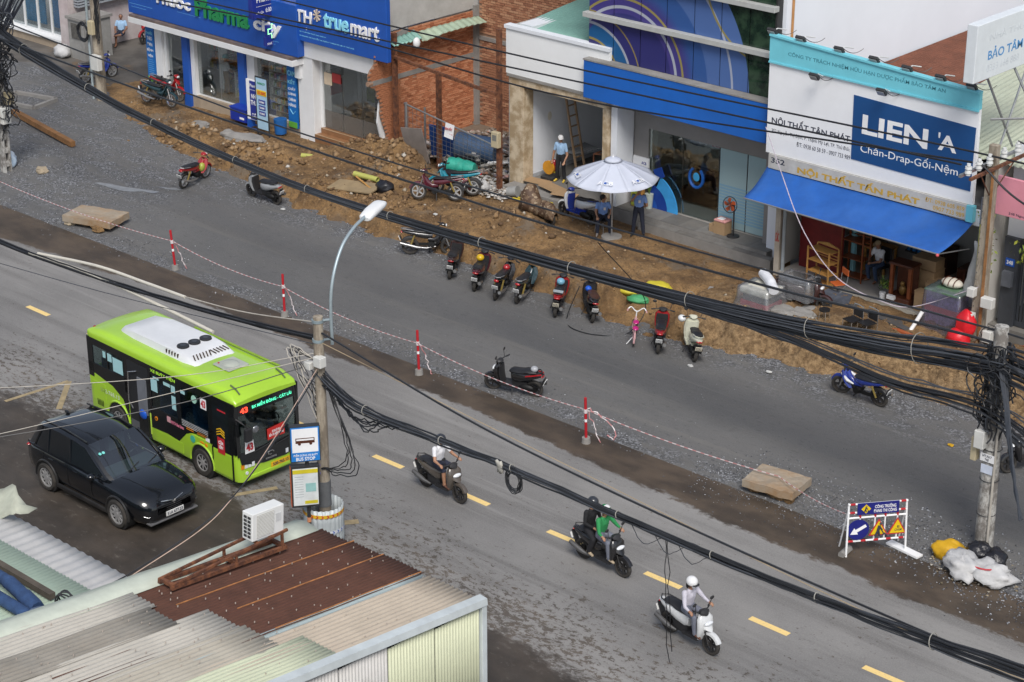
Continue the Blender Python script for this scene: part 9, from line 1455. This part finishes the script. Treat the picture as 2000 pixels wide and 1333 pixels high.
for s_ in(-1,1):ltube('leg',oc,STEEL,[(-0.24,s_*0.19,0.9),(-0.18,s_*0.19,0.45),(0.2,s_*0.19,0.0)],0.014);ltube('leg',oc,STEEL,[(0.16,s_*0.17,0.45),(-0.22,s_*0.17,0.0)],0.014)
sc=thing('office_chair','black chair under the seated shop man','chair',(6.35,9.55,0.82),R(-100));lbox('seat',sc,SEATK,(-0.22,0.24,-0.23,0.23,0.42,0.50),bevel=0.03);lbox('backrest',sc,SEATK,(-0.27,-0.22,-0.22,0.22,0.55,1.0),bevel=0.03)
for sx,sy in((-.2,-.2),(.2,-.2),(-.2,.2),(.2,.2)):ltube('leg',sc,DSTEEL,[(sx,sy,0.42),(sx*1.1,sy*1.1,0)],0.015)
wt_=thing('work_table','cluttered wooden table behind the orange chair','table',(5.9,10.1,0.82));bx('top',wt_,WOODL,(5.5,6.3,9.9,10.6,1.55,1.6));
for q in((5.52,9.92),(6.22,9.92),(5.52,10.52),(6.22,10.52)):bx('leg',wt_,WOODL,(q[0],q[0]+0.06,q[1],q[1]+0.06,0.82,1.55))
wr=thing('water_rack','rack of blue water bottles behind the seated man','rack',(6.9,10.6,0.82));bx('frame',wr,DSTEEL,(6.6,7.15,10.5,10.85,0.82,0.9));bx('frame',wr,DSTEEL,(6.6,7.15,10.5,10.85,1.55,1.6))
for k in range(3):b=MB();b.cyl((6.7+0.17*k,10.6,1.6),(6.7+0.17*k,10.6,1.95),0.075,0.07,12);b.build('bottle',mat('bottle_blue',(0.02,0.14,0.35),0.25),wr,world=True,smooth=True)
al=thing('altar_cabinet','carved dark wooden altar cabinet with figurine at the shop front','altar',(7.85,8.55,0.82));
bx('base',al,WOODD,(7.45,8.25,8.2,8.75,0.82,1.05),bevel=0.03);bx('back',al,WOODD,(7.5,8.2,8.7,8.75,1.05,2.0));bx('top',al,WOODD,(7.45,8.25,8.25,8.78,2.0,2.08),bevel=0.02)
for x in(7.52,8.14):bx('column',al,mat('red_brown_wood',(0,0,0)),(x-0.04,x+0.06,8.3,8.4,1.05,2.0))
b=MB();b.ell((7.83,8.5,1.2),(0.12,0.10,0.16),10,8);b.ell((7.83,8.48,1.40),(0.07,0.07,0.08),10,8);b.build('figurine',mat('brass',(0.30,0.17,0.05),0.4,0.4,var=0.3),al,world=True,smooth=True);bx('offering',al,LETW,(7.55,7.8,8.08,8.19,0.98,1.1))
pt=thing('potted_plant','small green plant in a white pot beside the altar','potted plant',(7.25,8.35,0.82));b=MB();b.cyl((7.25,8.35,0.82),(7.25,8.35,1.02),0.08,0.10,12);b.build('pot',LETW,pt,world=True,smooth=True);foliage(pt,(7.25,8.35,1.25),(0.2,0.2,0.22),60,0.07,LEAF,3,'leaves')
for k,(x,y,z,w,d_,h,lb)in enumerate(((8.1,9.3,0.82,0.9,0.6,0.95,'dark chest behind the altar carrying a carton'),(8.15,9.3,1.78,0.8,0.5,0.32,'brown carton on the dark chest behind the altar'),(8.55,8.35,0.82,0.28,0.3,0.62,'tall brown carton right of the altar'),(8.75,9.0,0.82,0.6,0.6,0.75,'grey metal box right of the tall carton'),(9.4,10.3,0.82,1.3,0.7,0.9,'dark carved sideboard at the rear right of the shop'),(7.3,11.4,0.82,0.9,0.6,0.85,'dark wooden table deep in the shop'))):t=thing('box' if 'carton' in lb or 'box' in lb else 'cabinet',lb,'carton' if 'carton' in lb else 'cabinet',(x,y,z));m_=CARD if 'carton' in lb else(STEEL if 'metal' in lb else WOODD);bx('body',t,m_,(x-w/2,x+w/2,y-d_/2,y+d_/2,z,z+h-0.03),bevel=0.01);bx('lid',t,m_,(x-w/2-0.01,x+w/2+0.01,y-d_/2-0.01,y+d_/2+0.01,z+h-0.027,z+h),bevel=0.008)
def dchair(label,x,y,rz):
 t=thing('wooden_chair',label,'chair',(x,y,0.82),rz);lbox('seat',t,WOODD,(-0.22,0.22,-0.22,0.22,0.42,0.46));lbox('backrest',t,WOODD,(-0.24,-0.20,-0.22,0.22,0.5,1.05))
 for sx in(-.2,.2):
  for sy in(-.2,.2):lbox('leg',t,WOODD,(sx-0.02,sx+0.02,sy-0.02,sy+0.02,0,0.42))
dchair('dark wooden chair behind the carton, left of the sideboard',7.7,10.4,R(-70));dchair('dark wooden chair before the sideboard at right',9.1,9.4,R(200));dchair('dark wooden chair at the far right inside the shop',9.8,9.2,R(240))
def mat_sheet(label,pts,m,z=0.80):b=MB();n=len(pts);b.add([(x,y,max(z,dirt_h(x,y)+0.03))for x,y in pts]+[(x,y,0.55)for x,y in pts],[tuple(range(n)),tuple(range(2*n-1,n-1,-1))]+[(i,n+i,n+(i+1)%n,(i+1)%n)for i in range(n)]);return tag(b.build('floor_mat',m),label,'floor mat')
DM=mat('dark_mat',(0.065,0.065,0.068),0.85,var=0.3,vs_=2,dirt=0.35,dirtcol=(0.15,0.12,0.09));mat_sheet('large dark grey mat on the earth before the furniture shop',[(7.0,6.9),(9.3,6.35),(9.9,7.65),(7.5,7.75)],DM,0.86);mat_sheet('blue-grey patterned mat beside the plastic-covered scooter',[(5.9,6.6),(7.0,6.95),(6.7,7.6),(5.9,7.5)],mat('blue_grey_mat',(0.075,0.085,0.11),0.85,var=0.4,vs_=5),0.86);mat_sheet('small orange board on the edge of the dark mat',[(9.0,6.15),(9.55,6.05),(9.6,6.3),(9.1,6.35)],mat('orange_board',(0.40,0.10,0.03),0.7,var=0.2),0.90)
so=thing('steel_stool','round steel stool with black seat at the bank edge','stool',(7.1,5.55,0.82));b=MB();b.cyl((7.1,5.55,1.24),(7.1,5.55,1.29),0.16,0.16,16);b.build('seat',SEATK,so,world=True,smooth=True)
for k in range(4):a=R(45+90*k);wtube('leg',so,CHROME,[(7.1+0.12*math.cos(a),5.55+0.12*math.sin(a),1.25),(7.1+0.19*math.cos(a),5.55+0.19*math.sin(a),0.80)],0.013,6)
for k,(x,y,lb)in enumerate(((8.05,5.55,'steel chair with black seat at the bank edge, left one of two'),(8.5,5.62,'steel chair with black seat at the bank edge, right one of two'))):
 t=thing('steel_chair',lb,'chair',(x,y,0.82),R(-105));lbox('seat',t,SEATK,(-0.2,0.2,-0.19,0.19,0.40,0.43));lbox('backrest',t,SEATK,(-0.225,-0.205,-0.18,0.18,0.46,0.70))
 ltube('back_frame',t,CHROME,spline([(-0.2,-0.2,0.0),(-0.22,-0.2,0.72),(-0.23,-0.14,0.80),(-0.23,0.14,0.80),(-0.22,0.2,0.72),(-0.2,0.2,0.0)],5),0.014)
 for s_ in(-1,1):ltube('leg',t,CHROME,[(0.18,s_*0.18,0.41),(0.22,s_*0.2,0)],0.014)
b=MB();b.cyl((7.75,5.25,0.86),(7.75,5.25,0.93),0.42,0.42,22);tag(b.build('round_table_top',SEATK,smooth=True),'round black table top lying at the bank edge','table top')
CLR=glass('clear_plastic',(0.95,0.96,0.97),0.3,0.2,alpha=0.13,film=(0.62,0.64,0.68))
def drape(b,x0,x1,y0,y1,z0,z1,seed,fl=0.12,n=10):
 rings=[]
 for k,(f_,zz)in enumerate(((fl,z0),(fl*0.55,z0+(z1-z0)*0.4),(0.03,z1-0.06),(0.0,z1),(-0.4,z1+0.015))):
  ring_=[];cx,cy=(x0+x1)/2,(y0+y1)/2;hx,hy=(x1-x0)/2+f_ if k<4 else(x1-x0)*0.3,(y1-y0)/2+f_ if k<4 else(y1-y0)*0.3
  for i in range(4*n):
   t=i/(4*n)*4;s_=int(t);q=t-s_;px,py=((-1+2*q,-1),(1,-1+2*q),(1-2*q,1),(-1,1-2*q))[s_];w=0.055*noise.noise(Vector((i*0.7,k*0.8,seed)))*(1 if k<3 else 0.4);ring_.append(Vector((cx+px*hx+w,cy+py*hy+w,zz+(0.06*noise.noise(Vector((i*0.4,seed,3)))if k==0 else 0.02*noise.noise(Vector((i*0.5,k,seed)))))))
  rings.append(ring_)
 b.loft(rings,caps=False)
ws=thing('wrapped_stack','stack of boxes under clear plastic at the bank edge','wrapped stack',(5.0,5.35,0.82));bx('red_carton',ws,mat('carton_red',(0.42,0.05,0.08),0.6,var=0.3,vs_=6),(4.55,5.5,4.95,5.7,0.80,1.08));bx('dark_box',ws,DARKI,(4.6,5.45,5.0,5.65,1.083,1.30));bx('quilt',ws,mat('quilt_cream',(0.52,0.50,0.42),0.8,var=0.3,vs_=5),(4.52,5.52,4.92,5.72,1.303,1.52),bevel=0.05);b=MB();drape(b,4.5,5.54,4.9,5.74,0.85,1.54,3);b.build('plastic_sheet',CLR,ws,world=True,smooth=True,auto=False)
b=MB();b.tube(wobble(spline([(4.75,5.75,1.72),(5.3,5.35,1.70),(5.65,5.05,1.60)],6),0.02,0.5,1),0.15,12);tag(b.build('white_bolster',mat('bolster_white',(0.66,0.67,0.70),0.8,var=0.1,bump=0.5),smooth=True),'white bolster pillow lying on the wrapped stack','pillow');
pc=MB();drape(pc,5.25,6.3,5.85,6.45,1.15,1.80,9,0.06);tag(pc.build('plastic_cover',CLR,smooth=True,auto=False),'clear plastic cover over the maroon scooter at the shop','plastic cover')
for k,(x,y,s_,m_,lb)in enumerate(((5.9,5.25,0.42,CONC,'pale concrete lump with earth at the bank edge below the scooter'),(6.45,5.45,0.36,CONC,'grey rubble lump beside the steel stool'),(6.35,5.95,0.24,CONC,'small boulder in front of the scooter wheel'))):rock('rubble',(x,y,0.92),(s_*1.2,s_*0.8,s_*0.55),m_,k+60,label=lb,cat='rubble')
b=MB();b.cbox((5.75,5.75,0.88),(0.9,0.5,0.03),R(-30),R(4),R(-8));tag(b.build('cardboard_sheet',CARD),'flattened cardboard beside the wrapped stack','cardboard');b=MB();b.cyl((5.75,6.1,0.84),(5.75,6.1,0.98),0.10,0.13,12);tag(b.build('red_bowl',PR,smooth=True),'small red bowl by the wrapped stack','bowl')
vc=thing('vendor_cart','vendor cart wrapped in clear violet-tinted plastic by the square pole','cart',(10.0,7.3,0.82));bx('cabinet',vc,mat('cart_stock',(0.10,0.08,0.20),0.6,var=0.8,vs_=9),(9.55,10.6,6.95,7.65,1.2,2.15));bx('counter_edge',vc,mat('cart_red',(0.30,0.03,0.05),0.5,var=0.3),(9.53,10.62,6.93,7.67,1.55,1.72));bx('top',vc,mat('cart_green',(0.10,0.18,0.11),0.5),(9.5,10.65,6.9,7.7,2.153,2.2))
for x in(9.8,10.4):b=MB();b.cyl((x,6.95,1.05),(x,7.0,1.05),0.22,0.22,16);b.build('wheel',TYRE,vc,world=True,smooth=True)
b=MB();drape(b,9.52,10.64,6.92,7.68,0.98,2.23,5,0.10,12);b.build('plastic_wrap',glass('violet_plastic',(0.92,0.92,0.97),0.25,0.2,alpha=0.09,film=(0.52,0.50,0.62)),vc,world=True,smooth=True,auto=False)
bx_=thing('striped_bag','cream and brown striped bag on top of the vendor cart','bag',(9.9,7.9,2.2));b=MB();b.ell((10.05,7.45,2.33),(0.34,0.22,0.14),14,9);b.build('body',mat('bag_cream',(0.58,0.54,0.46),0.7,var=0.1),bx_,world=True,smooth=True)
for x in(9.88,10.05,10.22):b=MB();b.tube([(x,7.45+0.225*math.cos(a),2.33+0.145*math.sin(a))for a in[R(200*k/10-10)for k in range(11)]],0.016,5);b.build('strap',WOODD,bx_,world=True)
rcv=thing('red_cover','bright red plastic cover tied over a small cart at the square pole','covered cart',(10.98,6.75,0.8));b=MB();b.ell((10.98,6.78,1.55),(0.30,0.26,0.42),22,14);b.ell((10.86,6.66,1.08),(0.36,0.32,0.36),22,14);b.v=[tuple(Vector(p)+Vector((noise.noise(Vector(p)*4),noise.noise(Vector(p)*4+Vector((5,0,0))),0.5*noise.noise(Vector(p)*3+Vector((0,5,0)))))*0.075)for p in b.v];b.build('cover',mat('cover_red',(0.60,0.012,0.02),0.4,var=0.15,vs_=4,bump=0.5,bs=8),rcv,world=True,smooth=True,auto=False);wtube('tie',rcv,LETRED,[(10.95+0.27*math.cos(a),6.75+0.22*math.sin(a),1.30)for a in[2*math.pi*q/16 for q in range(17)]],0.018,5)
b=MB();b.tube(spline([(9.3,6.35,0.72),(9.4,6.6,1.05),(9.55,6.8,1.5)],5),0.06,9);tag(b.build('white_tube',LETW,smooth=True),'white bent tube standing beside the vendor cart','tube')
for k in range(6):b=MB();b.cbox((12.5+0.14*k,7.0+0.13*k,0.86+0.03*k),(1.5,0.16,0.03),R(-28+3*k),0,0);tag(b.build('orange_plank',mat('plank_orange',(0.34,0.10,0.03),0.6,var=0.3,vs_=4)),'varnished orange plank in the pile at the right edge, '+['lowest','second','third','fourth','fifth','topmost'][k]+' of six','plank',group='orange planks by the gate')
for k,(x,y,lb)in enumerate(((7.0,7.55,'dark slipper on the pale tile, left one'),(7.25,7.7,'dark slipper on the pale tile, right one'))):b=MB();b.ell((x,y,0.86),(0.13,0.05,0.03),10,6);tag(b.build('slipper',SEATK,smooth=True),lb,'slipper')
for k,(x,y,w,h,m_,rz,lb)in enumerate(((4.35,-13.35,0.6,0.95,LETW,50,'white board leaning on the roadside pile by the bus stop'),(4.75,-13.2,0.5,0.85,mat('paper_blue2',(0.5,0.55,0.66),0.6,var=0.4,vs_=8),70,'blue and white carton scrap on the roadside pile'),(4.05,-13.45,0.5,0.8,CARD,30,'brown carton board on the roadside pile by the bus stop'))):b=MB();b.cbox((x,y,h/2),(w,0.05,h),R(rz),R(12),R(-14));tag(b.build('scrap_board',m_),lb,'board')
make_texts()
finish_people()
